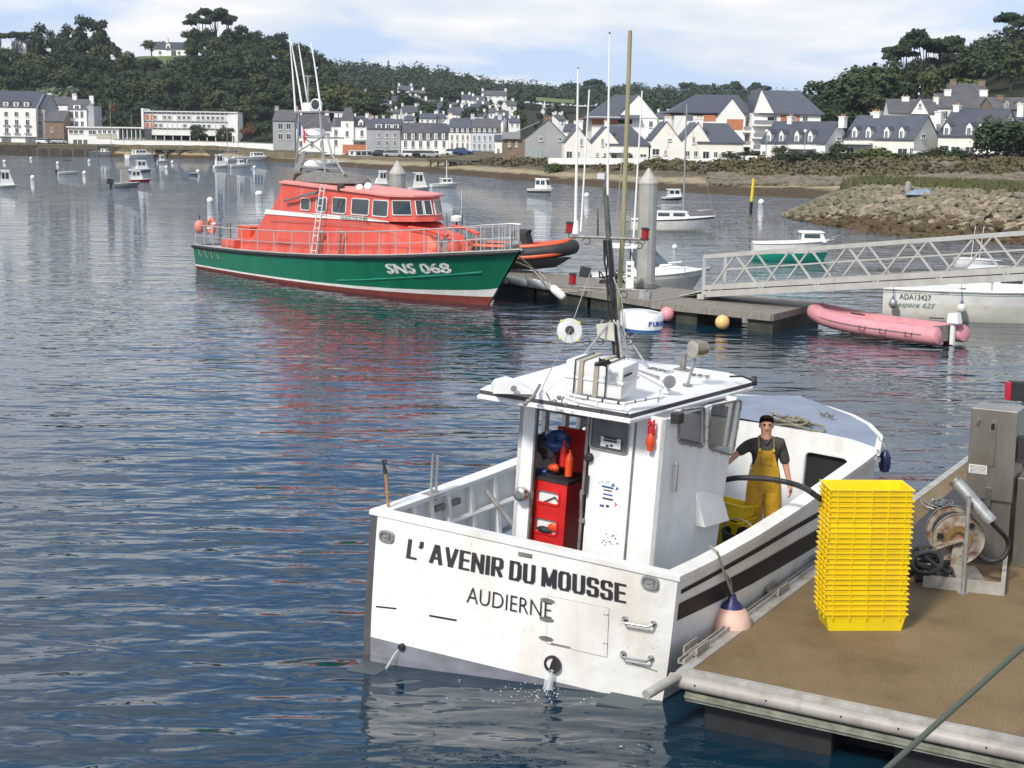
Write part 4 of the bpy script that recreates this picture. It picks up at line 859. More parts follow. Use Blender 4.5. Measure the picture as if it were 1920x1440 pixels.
BW = thing('breakwater', 'rubble stone breakwater with grassy top running in from the right', 'breakwater', (0, 0, 0))
bwm = mat('breakwater_core', (.07, .06, .03), .95, col2=(.13, .12, .05), scale=.6, bump=.5); mb.build('core', bwm, BW, fix=False)
rk = random.Random(21); spots = []
for _ in range(14000):
    x = rk.uniform(1478, 2050); f, c = bwfront(x), bwcrest(x); t = rk.random(); D = lerp(f - .3, c + 1.2, t); spots.append((D * 1.0, x, t))
spots.sort(); kept = []; cell = {}
for D, x, t in spots:
    q = AY(x, 300, D); s_ = rk.uniform(.22, .46); key = (int(q.x / .58), int(D / .62)); 
    if cell.get(key, 0) >= 2: continue
    cell[key] = cell.get(key, 0) + 1; kept.append((q.x, D, bwz(x, D) - .12, s_, t))
def rock_xf(k): return (rk.uniform(-.5, .5), rk.uniform(-.5, .5), rk.uniform(0, 6.28))
vis = sorted(kept, key=lambda k: -k[3] / k[1] if k[0] / k[1] < .35 else 1)
stm = {}
for i, (X, Y, Z, s_, t) in enumerate(vis):
    wd = (t < .42 + rk.uniform(-.13, .13)); me = RK[(6 if wd else 0) + rk.randrange(6)]
    if i < 300:
        o = bpy.data.objects.new('rock', me); COL.objects.link(o); o.parent = BW; o.location = (X, Y, Z); o.rotation_euler = rock_xf(0); o.scale = (s_ * rk.uniform(.9, 1.5), s_, s_ * rk.uniform(.7, 1.1))
    else:
        mb = stm.setdefault(wd, MB()); M_ = Matrix.Translation((X, Y, Z)) @ Matrix.Rotation(rk.uniform(0, 6.28), 4, 'Z') @ Matrix.Diagonal((s_ * 1.2, s_, s_ * .9, 1)); mb.add([M_ @ v.co for v in me.vertices], [tuple(p.vertices) for p in me.polygons])
for wd, mb in stm.items():
    o = mb.build('weedy_rubble' if wd else 'rubble', (mweed if wd else mrock), BW, fix=False); o['kind'] = 'stuff'
mb = MB()
for _ in range(900):
    x = rk.uniform(1600, 2060); c = bwcrest(x); D = rk.uniform(c + 1, c + 22); q = AY(x, 300, D); z = bwz(x, D) - .3; s_ = rk.uniform(.25, .6)
    for k_ in range(5):
        a = rk.uniform(0, 6.28); p_ = Vector((q.x + rk.uniform(-1, 1), D + rk.uniform(-1, 1), z)); e = Vector((math.cos(a), math.sin(a), 0)) * .18; mb.add([p_ - e, p_ + e, p_ + e * .4 + Vector((rk.uniform(-.15, .15), 0, s_ + .2)), p_ - e * .4 + Vector((0, 0, s_))], [(0, 1, 2, 3)])
tag(mb.build('dry_grass', leafmat('dry_grass_blade', (.07, .08, .03), (.12, .12, .05), (.19, .16, .09)), fix=False), kind='stuff')
# rubble along the far right bank
mb = MB()
for _ in range(2600):
    x = 1330 + 700 * rk.random() ** .8; p_ = tprof(x); t = rk.uniform(.05, .8); t0 = t * (.55 + .45 * min(1, (x - 1330) / 350)); D = lerp(p_[1][0] - 6, p_[2][0], t0); q = gp(x, D); s_ = rk.uniform(.3, .8); me = RK[rk.randrange(6)]
    M_ = Matrix.Translation((q.x, q.y, q.z + .05)) @ Matrix.Rotation(rk.uniform(0, 6.28), 4, 'Z') @ Matrix.Diagonal((s_ * 1.3, s_, s_ * .8, 1)); mb.add([M_ @ v.co for v in me.vertices], [tuple(p.vertices) for p in me.polygons])
tag(mb.build('bank_rubble', mat('bank_stone', (.2, .165, .115), .9, col2=(.1, .085, .055), scale=.6, bump=.5), fix=False), kind='stuff')
for x, y, lb, c_ in ((1702, 358, 'small pale bollard stone standing on the breakwater grass', 0),):
    q = AY(x, 362, 108); t_ = thing('marker_stone', lb, 'marker post', q); m_ = MB(); m_.lathe([(.28, -.6), (.24, .5), (.2, .75), (.05, .85)], 10); m_.build('post', M_conc, t_)
q = AY(1728, 365, 106); t_ = thing('tarpaulin_bundle', 'light blue tarpaulin bundle lying on the breakwater crest', 'tarpaulin'); t_.location = q
m_ = MB(); m_.loft([[( -1.2 + i * .4, math.cos(a) * r_ * 1.2, max(-.1, math.sin(a) * r_ * .8)) for a in [k_ * .785 for k_ in range(8)]] for i, r_ in enumerate((.1, .35, .5, .42, .6, .3, .1))]); m_.build('sheet', mat('blue_tarp', (.2, .27, .34), .6, bump=.4), t_, smooth=True)
# ------------------------------------------------------------------ near fishing boat
BH, BL_ = rad(31), rad(3.37); BO = Vector((0.008, 15.453, 0)); BM = hmat(BO, BH, roll=BL_); BMi = BM.inverted()
def q3(x, s, z): return Vector((x, -s, z))
def BI(x, y, fwd=None, stb=None, up=None):
    o = BMi @ Vector((0, 0, CAM_H)); r = BMi.to_3x3() @ ray(x, y)
    t = (fwd - o.x) / r.x if fwd is not None else (-stb - o.y) / r.y if stb is not None else (up - o.z) / r.z
    return o + r * t
FB = thing('fishing_boat', 'white fishing boat with black hull stripes and wheelhouse moored at the dock', 'fishing boat', mat=BM)
ST = [
 (0.0, 0, 1.86, 1.58, 1.68), (.9, 0, 1.89, 1.565, 1.74), (2.2, .02, 1.9, 1.575, 1.80), (3.4, .05, 1.89, 1.62, 1.74), (4.6, .12, 1.88, 1.74, 1.58), (5.6, .2, 1.87, 1.86, 1.3), (5.95, .24, 1.86, 1.93, 1.15),
 (6.6, .26, 1.66, 1.96, .8), (7.15, .28, 1.3, 1.98, .5), (7.5, .28, .92, 2.0, .3), (7.72, .28, .5, 2.01, .14), (7.8, .28, .1, 2.02, .04)]
def hst(x):
    for a, b in zip(ST, ST[1:]):
        if x <= b[0]: t = (x - a[0]) / (b[0] - a[0]); return [lerp(p, q, t) for p, q in zip(a, b)]
    return list(ST[-1])
def hullp(x, z, side, off=0.0):
    _, c, hb, zr, hw = hst(x); t = max(0, min(1.02, z / zr)); w = lerp(hw, hb, t ** .85) + off; s = c + side * w
    return q3(x + tskew(x, s, z), s, z)
def tskew(x, s, z):
    k = max(0, 1 - x / 1.2); return k * s * lerp(.235, .065, min(1, max(0, z / 1.58)))
xs_ = [0, .3, .9, 1.5, 2.2, 2.8, 3.4, 4, 4.6, 5.1, 5.6, 5.95, 6.3, 6.6, 6.9, 7.15, 7.35, 7.5, 7.63, 7.72, 7.77, 7.8]
mb = MB(); rings = []
for x in xs_:
    _, c, hb, zr, hw = hst(x); ring = []
    for sd_ in (1, -1):
        lv = [zr, zr * .8, zr * .6, zr * .4, .28, .12, 0, -.25]
        ring += [hullp(x, z, sd_) for z in (lv if sd_ == 1 else lv[::-1])]
        if sd_ == 1: ring += [q3(x + tskew(x, .0, 0), c, -.45)]
    rings.append(ring)
n_ = len(rings[0]); mb.v = [tuple(p) for r_ in rings for p in r_]
for i in range(len(rings) - 1):
    for j in range(n_ - 1):
        mb.f.append((i * n_ + j, i * n_ + j + 1, (i + 1) * n_ + j + 1, (i + 1) * n_ + j)); low = j in (5, 6, 7, 8, 9, 10); mb.m.append(2 if (i <= 1 and j > 8) else (1 if low else 0))
hull = mb.build('hull', [M_hullwhite, M_greyhull, M_stripe], FB, smooth=True)
# transom plate: a real slab, a little proud of the shell
mb = MB(); N_ = 8; T0 = []; T1 = []
def tp(s, z, off=0.0): return q3(tskew(0, s, z) - off, s, z)
for i in range(N_ + 1):
    s = lerp(-1, 1, i / N_); T0.append([tp(s * lerp(1.68, 1.86, (max(0, z) / 1.58) ** .85), z, .01) for z in (-.5, 0, .3, .6, .9, 1.2, 1.58)])
mb.loft(T0, closed=False, c0=False, c1=False); b0 = len(mb.v)
mb.loft([[p + Vector((.08, 0, 0)) for p in r_] for r_ in T0], closed=False, c0=False, c1=False)
tr = mb.build('transom', M_hullwhite, FB)
def tedge(z): return lerp(1.68, 1.86, (max(0, z) / 1.58) ** .85)
mb = MB(); mb.loft([[tp(lerp(-1, 1, i / 12) * tedge(z) * .998, z, .016) for z in (-.4, 0, lerp(.2, .03, i / 12) * .5, lerp(.2, .03, i / 12))] for i in range(13)], closed=False, c0=False, c1=False); mb.build('boot_stripe', M_greyhull, FB, fix=False)
mb = MB(); mb.loft([[tp(-tedge(z) * 1.002, z, .02), tp(-tedge(z) + .075, z, .02)] for z in (-.4, 0, .2, .4, .6, .8, 1.0, 1.2, 1.4, 1.55)], closed=False, c0=False, c1=False); mb.build('corner_strip', M_stripe, FB, fix=False)
# bulwark lining, deck, ribs, capping
mb = MB()
for sd_ in (1, -1):
    mb.loft([[q3(x + .09 * (x < .1) + tskew(x, c + sd_ * hb, 1.5), c + sd_ * (hb - .09), zr - .02), q3(x + .09 * (x < .1) + tskew(x, c + sd_ * hb, .8), c + sd_ * (hb - .15), .8)] for x, c, hb, zr, hw in [hst(v) for v in (0, .9, 1.5, 2.2, 3.4, 4.6, 5.2, 5.6, 5.95)]], closed=False, c0=False, c1=False)
mb.build('bulwark_lining', M_white, FB, fix=False)
mb = MB(); mb.loft([[q3(v + tskew(v, -1.8, .8) + .03, hst(v)[1] - hst(v)[2] + .1, .8), q3(v + tskew(v, 1.8, .8) + .03, hst(v)[1] + hst(v)[2] - .1, .8)] for v in (.08, 1, 2.2, 3.4, 4.6, 5.3, 5.94)], closed=False, c0=False, c1=False); mb.build('deck', M_greydeck, FB, fix=False)
for sd_ in (-1, 1):
    for x in (.5, .88, 1.25, 1.75, 2.3, 2.9, 3.6, 4.3, 5.0):
        if sd_ > 0 and 1.0 < x < 2.6: continue
        _, c, hb, zr, hw = hst(x); mb = MB(); mb.hexa([q3(x - .035, c + sd_ * (hb - .15), .8), q3(x + .035, c + sd_ * (hb - .15), .8), q3(x + .035, c + sd_ * (hb - .3), .8), q3(x - .035, c + sd_ * (hb - .3), .8), q3(x - .035, c + sd_ * (hb - .09), zr - .03), q3(x + .035, c + sd_ * (hb - .09), zr - .03), q3(x + .035, c + sd_ * (hb - .16), zr - .03), q3(x - .035, c + sd_ * (hb - .16), zr - .03)]); mb.build('bulwark_rib', M_white, FB)
mb = MB(); mb.tube([q3(v, hst(v)[1] - hst(v)[2] + .2, 1.18) for v in (.1, 1, 2.2, 3.4)], .035, 6); mb.build('stringer', M_white, FB)
def caprail(sd_, v0, v1, name):
    m = MB(); vs = [v0 + (v1 - v0) * i / 14 for i in range(15)]; rg = []
    for v in vs:
        _, c, hb, zr, hw = hst(v); o = c + sd_ * (hb + .025); i_ = c + sd_ * (hb - .17); k = tskew(v, o, 1.58); rg.append([q3(v + k, o, zr - .035), q3(v + k, o, zr + .022), q3(v + k, i_, zr + .022), q3(v + k, i_, zr - .035)])
    m.loft(rg); m.build(name, M_white, FB)
caprail(1, 0, 5.9, 'gunwale'); caprail(-1, 0, 5.9, 'gunwale')
mb = MB(); mb.loft([[tp(s, 1.55, .03), tp(s, 1.605, .03), tp(s, 1.605, -.12), tp(s, 1.55, -.12)] for s in (-1.885, -.9, 0, .9, 1.885)]); mb.build('transom_rail', M_white, FB)
# side stripes
def stripe(x0, x1, za0, za1, zb0, zb1, name, m_):
    k = MB(); rg = []
    for i in range(17):
        t = i / 16; x = lerp(x0, x1, t); a, b = lerp(za0, zb0, t), lerp(za1, zb1, t); rg.append([hullp(x, a, 1, .004), hullp(x, (a + b) / 2, 1, .004), hullp(x, b, 1, .004), hullp(x, b, 1, .009), hullp(x, (a + b) / 2, 1, .009), hullp(x, a, 1, .009)])
    k.loft(rg); return k.build(name, m_, FB)
stripe(.1, 5.7, 1.37, 1.42, 1.36, 1.44, 'thin_stripe', M_black); stripe(.08, 5.7, 1.06, 1.26, .86, 1.14, 'broad_stripe', M_black)
# foredeck and its bulkhead with the dark hatch
mb = MB(); fx = [5.93, 6.3, 6.6, 6.9, 7.15, 7.35, 7.5, 7.63, 7.72, 7.77, 7.8]; rg = []
for v in fx:
    _, c, hb, zr, hw = hst(v); rg.append([q3(v, c + k * (hb + .0), zr + .03 + .09 * (1 - k * k)) for k in (-1, -.75, -.5, -.2, 0, .2, .5, .75, 1)])
mb.loft(rg, closed=False, c0=False, c1=False); mb.build('foredeck', M_greydeck, FB, smooth=True, fix=False)
mb = MB(); pts = [hst(v) for v in fx]
for sd_ in (1, -1): mb.loft([[q3(v, c + sd_ * (hb + .03), zr - .05), q3(v, c + sd_ * (hb + .03), zr + .05), q3(v, c + sd_ * (hb - .05), zr + .05), q3(v, c + sd_ * (hb - .05), zr - .05)] for v, c, hb, zr, hw in pts])
mb.build('foredeck_rim', M_white, FB)
_, c5, hb5, zr5, _ = hst(5.93)
dl, dr = BI(1512, 850, fwd=5.9), BI(1592, 853, fwd=5.9); d0 = -dl.y; d1 = -dr.y; dz = (dl.z + dr.z) / 2 - .02; db = 1.18
mb = MB(); f_ = 5.9
mb.hexa([q3(f_, c5 - hb5 + .05, .8), q3(f_, d0, .8), q3(f_ + .05, d0, .8), q3(f_ + .05, c5 - hb5 + .05, .8), q3(f_, c5 - hb5 + .02, zr5 + .04), q3(f_, d0, zr5 + .12), q3(f_ + .05, d0, zr5 + .12), q3(f_ + .05, c5 - hb5 + .02, zr5 + .04)])
mb.hexa([q3(f_, d1, .8), q3(f_, c5 + hb5 - .05, .8), q3(f_ + .05, c5 + hb5 - .05, .8), q3(f_ + .05, d1, .8), q3(f_, d1, zr5 + .1), q3(f_, c5 + hb5 - .02, zr5 + .04), q3(f_ + .05, c5 + hb5 - .02, zr5 + .04), q3(f_ + .05, d1, zr5 + .1)])
mb.hexa([q3(f_, d0, dz), q3(f_, d1, dz), q3(f_ + .05, d1, dz), q3(f_ + .05, d0, dz), q3(f_, d0, zr5 + .12), q3(f_, d1, zr5 + .1), q3(f_ + .05, d1, zr5 + .1), q3(f_ + .05, d0, zr5 + .12)])
mb.hexa([q3(f_, d0, .8), q3(f_, d1, .8), q3(f_ + .05, d1, .8), q3(f_ + .05, d0, .8), q3(f_, d0, db), q3(f_, d1, db), q3(f_ + .05, d1, db), q3(f_ + .05, d0, db)])
bk = mb.build('foredeck_bulkhead', M_white, FB)
mb = MB(); cr = []
for (cx_, cz_, a0) in ((d1 - .07, dz - .07, 0), (d0 + .07, dz - .07, 90), (d0 + .07, db + .07, 180), (d1 - .07, db + .07, 270)):
    for k in range(4): a = rad(a0 + k * 30); cr.append((cx_ + .09 * math.cos(a), cz_ + .09 * math.sin(a)))
mb.tube([q3(f_ - .015, a, b) for a, b in cr + cr[:1]], .022, 6, cap=False); mb.build('hatch_coaming', M_white, bk)
mb = MB(); mb.box(f_ + .05, f_ + 1.0, -d1 - .05, -d0 + .2, .82, 1.8); mb.build('hatch_shade_fill', M_dark, bk, fix=False)  # solid near-black fill stands for the shade inside the hatch
# mooring cleats and bitts on the foredeck
def cleat(parent, p, s=.12, m_=M_dull, ang=0, name='cleat'):
    k = MB(); a = Vector((math.cos(ang), math.sin(ang), 0)); p = Vector(p)
    k.tube([p - a * s + Vector((0, 0, s * .75)), p - a * s * .5 + Vector((0, 0, s * .55)), p + a * s * .5 + Vector((0, 0, s * .55)), p + a * s + Vector((0, 0, s * .75))], s * .14, 6)
    for t in (-.4, .4): k.tube([p + a * s * t, p + a * s * t + Vector((0, 0, s * .6))], s * .13, 6)
    k.obox(p + Vector((0, 0, .006)), a * s * .8, Vector((-a.y, a.x, 0)) * s * .3, (0, 0, .006)); return k.build(name, m_, parent)
for x, y in ((1541, 783), (1556, 786)): cleat(FB, BI(x, y, up=2.05), .11, M_dull, .8)
cleat(FB, BI(1645, 862, up=1.93), .13, M_galv, .3)
cleat(FB, BI(1462, 790, up=2.08), .14, M_dull, 1.2, name='mooring_bitt')
# wheelhouse
WA, WF, WP, WS, WZ = 1.0, 2.48, -.66, 1.17, 3.0
wh = MB()
def panel(m, a, b, z0, z1, n, rake0=0, rake1=0):
    A = q3(*a, z0); B = q3(*b, z0); C_ = q3(a[0] + rake0, a[1], z1); D_ = q3(b[0] + rake1, b[1], z1); n = Vector(n); m.hexa([A, B, B + n, A + n, C_, D_, D_ + n, C_ + n])
ap = lambda x, y: -BI(x, y, fwd=WA).y; az_ = lambda x, y: BI(x, y, fwd=WA).z
opl, opr = ap(1001, 900), ap(1098, 900); dr_ = ap(1186, 900)
aft = MB(); panel(aft, (WA, WP), (WA, opl - .04), .8, WZ, (.05, 0, 0)); panel(aft, (WA, dr_), (WA, WS), .8, WZ, (.05, 0, 0)); panel(aft, (WA, opl), (WA, dr_), 2.9, WZ, (.05, 0, 0)); aft.build('aft_wall', M_cabin, FB)
mb = MB(); panel(mb, (WA - .004, opl - .04), (WA - .004, opl - .015), .8, 2.95, (.05, 0, 0)); panel(mb, (WA - .012, opr - .035), (WA - .012, opr), .8, 2.9, (.06, 0, 0)); panel(mb, (WA - .012, dr_ - .04), (WA - .012, dr_), .8, 2.9, (.06, 0, 0)); mb.build('door_track', M_dull, FB)
side = MB()
def SI(x, y): v = BI(x, y, stb=WS + .06); return v.x, v.z
W1 = [SI(1279, 771), SI(1320, 763), SI(1318, 838), SI(1277, 830)]; W2 = [SI(1329, 761), SI(1380, 748), SI(1364, 852), SI(1326, 840)]
sx = lambda x: lerp(WS, WS + .12, (x - WA) / (WF + .25 - WA))
def sidequad(m, poly, th=.05, off=0.0, up=0.0): m.prism([q3(x, sx(x) + off, z) for x, z in poly], (0, th, 0))
zb_ = min(p[1] for p in W1 + W2) - .03; zt_ = 2.99
side_rake = lambda z: WF + .25 * (z - 1.2) / 1.8
bot = 2.42
sidequad(side, [(WA, .8), (side_rake(.8), .8), (side_rake(bot), bot), (WA, bot)])
sidequad(side, [(WA, bot), (W1[0][0] - .02, bot), (W1[0][0] - .02, zt_), (WA, zt_)])
side.build('side_wall', M_cabin, FB)
fr = MB(); m1 = (W1[1][0] + W2[0][0]) / 2
def wring(m, outer, inner, off):
    O_ = [q3(x, sx(x) + off, z) for x, z in outer]; I_ = [q3(x, sx(x) + off, z) for x, z in inner]; n = 4
    for i in range(n): j = (i + 1) % n; m.prism([O_[i], O_[j], I_[j], I_[i]], (0, .05, 0))
wring(fr, [(W1[0][0] - .02, zt_), (m1, zt_), (m1, bot), (W1[0][0] - .02, bot)], W1, 0.0); wring(fr, [(m1, zt_), (side_rake(zt_), zt_), (side_rake(bot), bot), (m1, bot)], W2, 0.0)
fro = fr.build('window_surround', M_cabin, FB)
def rrect(pts, r=.06):
    out = []; n = len(pts)
    for i in range(n):
        p0, p1, p2 = Vector(pts[i - 1]), Vector(pts[i]), Vector(pts[(i + 1) % n]); a = (p0 - p1).normalized() * r; b = (p2 - p1).normalized() * r
        for t in (0, .25, .5, .75, 1): out.append(p1 + a * (1 - t) ** 2 + b * t ** 2)
    return out
tglass = bpy.data.materials.new('clear_window_glass'); tglass.use_nodes = True; _b = tglass.node_tree.nodes['Principled BSDF']; _b.inputs['Base Color'].default_value = (.12, .14, .15, 1); _b.inputs['Roughness'].default_value = .05; _b.inputs['Alpha'].default_value = .45
for Wn in (W1, W2):
    g = MB(); g.prism([q3(x, sx(x) - .03, z) for x, z in Wn], (0, .008, 0)); go = g.build('window', tglass, FB)
    g = MB(); rp = [q3(p[0], sx(p[0]) + .008, p[1]) for p in rrect(Wn, .07)]; g.tube(rp + rp[:1], .014, 5, cap=False); g.build('window_gasket', M_dull, go)
    for x, z in [(lerp(Wn[i][0], Wn[(i + 1) % 4][0], t), lerp(Wn[i][1], Wn[(i + 1) % 4][1], t)) for i in range(4) for t in (.2, .5, .8)]:
        cxm = sum(p[0] for p in Wn) / 4; czm = sum(p[1] for p in Wn) / 4; ex = x + (x - cxm) * .12; ez = z + (z - czm) * .1
        g = MB(); g.ball(q3(ex, sx(ex) + .004, ez), .009, 6, 4); g.build('bolt', M_dull, go)
# port side wall with windows open to the light, front wall
mb = MB(); T_ = (0, -.05, 0)
for x0, x1, z0, z1 in ((WA, WF, .8, 2.35), (WA, 1.22, 2.35, 3.0), (1.52, 1.62, 2.35, 3.0), (2.02, 2.12, 2.35, 3.0), (2.4, WF + .2, 2.35, 3.0), (WA, WF + .2, 2.88, 3.0)): mb.hexa([q3(x0, WP, z0), q3(x1, WP, z0), q3(x1, WP + .05, z0), q3(x0, WP + .05, z0), q3(x0, WP, z1), q3(x1, WP, z1), q3(x1, WP + .05, z1), q3(x0, WP + .05, z1)])
mb.build('port_wall', M_cabin, FB)
mb = MB(); rk_ = .25 / 1.8
def fq(s0, s1, z0, z1):
    xa, xb = WF + (z0 - 1.2) * rk_, WF + (z1 - 1.2) * rk_; mb.hexa([q3(xa, s0, z0), q3(xa, s1, z0), q3(xa + .05, s1, z0), q3(xa + .05, s0, z0), q3(xb, s0, z1), q3(xb, s1, z1), q3(xb + .05, s1, z1), q3(xb + .05, s0, z1)])
SE = WS + .1
fq(WP, SE, .8, 2.4); fq(WP, SE, 2.88, 3.0); fq(WP, WP + .08, 2.4, 2.88); fq(.22, .3, 2.4, 2.88); fq(SE - .08, SE, 2.4, 2.88); mb.build('front_wall', M_cabin, FB)
mb = MB(); fx_ = lambda z: WF + (z - 1.2) * rk_ + .02
for s0, s1 in ((WP + .08, .22), (.3, SE - .08)): mb.hexa([q3(fx_(2.4), s0, 2.4), q3(fx_(2.4), s1, 2.4), q3(fx_(2.4) + .008, s1, 2.4), q3(fx_(2.4) + .008, s0, 2.4), q3(fx_(2.88), s0, 2.88), q3(fx_(2.88), s1, 2.88), q3(fx_(2.88) + .008, s1, 2.88), q3(fx_(2.88) + .008, s0, 2.88)])
mb.build('windscreen', tglass, FB)
# door with window, notice, poster, knob, handle
DX = WA - .03
def DP(x, y, o=0.0): return BI(x, y, fwd=DX - o)
dA, dB = -DP(1102, 900).y, -DP(1181, 900).y
wA, wB, wz0, wz1 = -DP(1109, 800).y, -DP(1184, 800).y - .02, DP(1140, 846).z, DP(1140, 792).z + .04
mb = MB()
for s0, s1, z0, z1 in ((dA, dB, .82, wz0), (dA, wA, wz0, 2.9), (wB, dB, wz0, 2.9), (wA, wB, wz1, 2.9)):
    if s1 > s0 and z1 > z0: mb.box(DX, DX + .035, -s1, -s0, z0, z1)
door = mb.build('door', M_cabin, FB)
mb = MB(); mb.box(DX + .012, DX + .02, -wB, -wA, wz0, wz1); mb.build('door_window', glass('door_glass', (.09, .095, .1), .12), door)
mb = MB(); rp = rrect([(-wA, wz0), (-wB, wz0), (-wB, wz1), (-wA, wz1)], .05); rp = [Vector((DX - .004, p[0], p[1])) for p in rp]; mb.tube(rp + rp[:1], .012, 5, cap=False); mb.build('door_window_gasket', M_galv, door)
def decal(parent, x0, y0, x1, y1, m_, off, name, plane='door'):
    a = DP(x0, y0); b = DP(x1, y1); k = MB(); k.box(DX - off - .0015, DX - off, min(a.y, b.y), max(a.y, b.y), min(a.z, b.z), max(a.z, b.z)); return k.build(name, m_, parent)
M_paper = mat('paper_white', (.78, .79, .78), .6); M_ink = mat('ink_dark', (.03, .03, .04), .6); M_inkb = mat('ink_blue', (.03, .1, .3), .6); M_inkr = mat('ink_red', (.5, .08, .12), .6)
no_ = decal(door, 1128, 817, 1164, 843, M_paper, .012, 'notice')
decal(no_, 1137, 833, 1142, 838, M_ink, .014, 'notice_mark'); decal(no_, 1145, 833, 1150, 838, M_ink, .014, 'notice_mark'); decal(no_, 1133, 821, 1158, 822.5, M_ink, .014, 'notice_line'); decal(no_, 1133, 826, 1158, 827, M_ink, .014, 'notice_line')
po_ = decal(door, 1121, 901, 1159, 960, M_cleanwhite, .003, 'poster')
decal(po_, 1125, 945, 1133, 951, M_inkb, .005, 'poster_flag'); decal(po_, 1137, 946, 1142, 952, M_ink, .005, 'poster_emblem')
for i, (y, w_) in enumerate(((913, 22), (919, 16), (927, 18), (935, 20))): decal(po_, 1140 - w_ / 2, y, 1140 + w_ / 2, y + 1, M_ink if i % 2 else M_inkb, .005, 'poster_line')
for tri, m_ in (([(1146, 912), (1154, 912), (1150, 905)], M_inkb), ([(1154, 920), (1161, 917), (1157, 912)], M_inkb), ([(1152, 940), (1158, 946), (1152, 952), (1154, 946)], M_inkr)):
    k = MB(); k.prism([DP(x, y) + Vector((-.005, 0, 0)) for x, y in tri], (-.0015, 0, 0)); k.build('poster_shape', m_, po_)
for (x, y) in ((1125, 905), (1130, 903), (1137, 905), (1141, 903)): decal(po_, x - 1.2, y - 1.2, x + 1.2, y + 1.2, M_inkb, .005, 'poster_star')
kn = DP(1106, 857); mb = MB(); mb.lathe([(.05, 0), (.055, .02), (.045, .035), (.05, .05), (.03, .065)], 14, kn, (-1, 0, 0)); mb.build('door_knob', M_rubber, door)
mb = MB(); a, b = DP(1104, 890), DP(1101, 925); mb.bar(a + Vector((-.04, 0, 0)), b + Vector((-.04, 0, 0)), .03, .045); mb.build('door_handle', M_rubber, door)
mb = MB(); a = DP(1097, 922); b = DP(1096, 975); mb.bar(a + Vector((-.03, .03, 0)), b + Vector((-.03, .03, 0)), .03, .02); mb.bar(a + Vector((-.03, -.01, 0)), a + Vector((-.03, .04, 0)), .03, .05); mb.bar(b + Vector((-.03, -.01, 0)), b + Vector((-.03, .05, 0)), .03, .05); mb.build('door_latch', M_dull, door)
rs = random.Random(3); mb = MB()
for i in range(26):
    p_ = DP(rs.uniform(1127, 1160), rs.uniform(1000, 1022)) + Vector((-.001, 0, 0)); s_ = rs.uniform(.003, .008); mb.box(p_.x - .001, p_.x, p_.y - s_, p_.y + s_, p_.z - s_, p_.z + s_)
mb.build('chipped_paint', M_ink, door)
# wheelhouse inside: red lockers with oval openings, blue and red gear
IN = WA + .12
def IQ(x, y, f=IN): return BI(x, y, fwd=f)
mb = MB(); l, r_, t, b = -IQ(1000, 960).y, -IQ(1060, 960).y, IQ(1030, 902).z, .82
h1 = [IQ(1007, 921), IQ(1050, 918), IQ(1050, 943), IQ(1008, 947)]; h2 = [IQ(1004, 974), IQ(1048, 970), IQ(1046, 1000), IQ(1002, 1002)]
zA, zB = (h1[0].z + h1[1].z) / 2, (h1[2].z + h1[3].z) / 2; zC, zD = (h2[0].z + h2[1].z) / 2, (h2[2].z + h2[3].z) / 2; sL, sR = -h1[0].y, -h1[1].y
for s0, s1, z0, z1 in ((l, r_, zA, t), (l, sL, .82, zA), (sR, r_, .82, zA), (sL, sR, zC, zB), (sL, sR, .82, zD)): mb.box(IN, IN + .03, -s1, -s0, z0, z1)
lk = mb.build('locker_front', M_red, FB)
for z0, z1 in ((zB, zA), (zD, zC)):
    k = MB(); rp = [Vector((IN - .002, p[0], p[1])) for p in rrect([(-sL, z0), (-sR, z0), (-sR, z1), (-sL, z1)], .045)]; k.tube(rp + rp[:1], .016, 6, cap=False); k.build('locker_opening_rim', M_red, lk)
mb = MB(); mb.box(IN + .03, IN + .5, -r_, -l, .82, t - .02); mb.build('locker_side', M_red, FB)
mb = MB(); mb.box(IN - .03, IN + .028, -sR, -sL, .8, .82); mb.box(IN + .0295, IN + .031, -sR + .0, -sL, zD - .02, zA + .02); mb.build('locker_content', M_cabin, lk)
mb = MB(); mb.bar(IQ(1012, 944, IN + .01), IQ(1040, 932, IN + .01), .012, .012); mb.bar(IQ(1040, 932, IN + .01), IQ(1046, 941, IN + .01), .012, .012); mb.build('locker_rod', M_rubber, lk)
mb = MB(); mb.ball(IQ(1020, 993, IN - .01), .07, 10, 7, (.5, 1.4, .6)); mb.build('dark_glove', M_rubber, lk); mb = MB(); mb.ball(IQ(1037, 989, IN), .06, 10, 7, (.4, 1.2, .8)); mb.build('orange_rag', M_orange, lk)
mb = MB(); mb.box(IN - .02, IN + .5, -r_ - .02, -l + .02, t, t + .035); mb.build('counter', M_rubber, FB)
mb = MB(); mb.box(IN + .45, IN + .49, -r_ - .15, -l, t + .04, t + .55); mb.box(IN + .2, WF, -.98, -.72, .8, 2.2); mb.build('red_panel', M_red, FB)
mb = MB(); mb.box(WA + .06, WF - .02, WP * 0 - .6, -WP - .02, 2.82, 2.86); mb.build('cabin_ceiling_panel', M_stripe, FB)
for (x, y, r0, sc_, m_, nm) in ((1020, 886, .085, (.6, 1.3, .5), M_blue, 'blue_bag'), (1046, 828, .17, (.8, 1.1, .75), M_blue, 'blue_jacket'), (1028, 836, .14, (.8, 1, 1), M_rubber, 'dark_jacket'), (1040, 880, .07, (.7, 1, .9), M_orange, 'orange_gloves')):
    p_ = IQ(x, y, IN + .14); mb = MB(); mb.ball(p_, r0, 14, 10, sc_)
    for i, v in enumerate(mb.v): v = Vector(v); mb.v[i] = tuple(v + (v - p_) * mnoise.noise(v * 9) * .9)
    mb.build(nm, m_, FB, smooth=True)
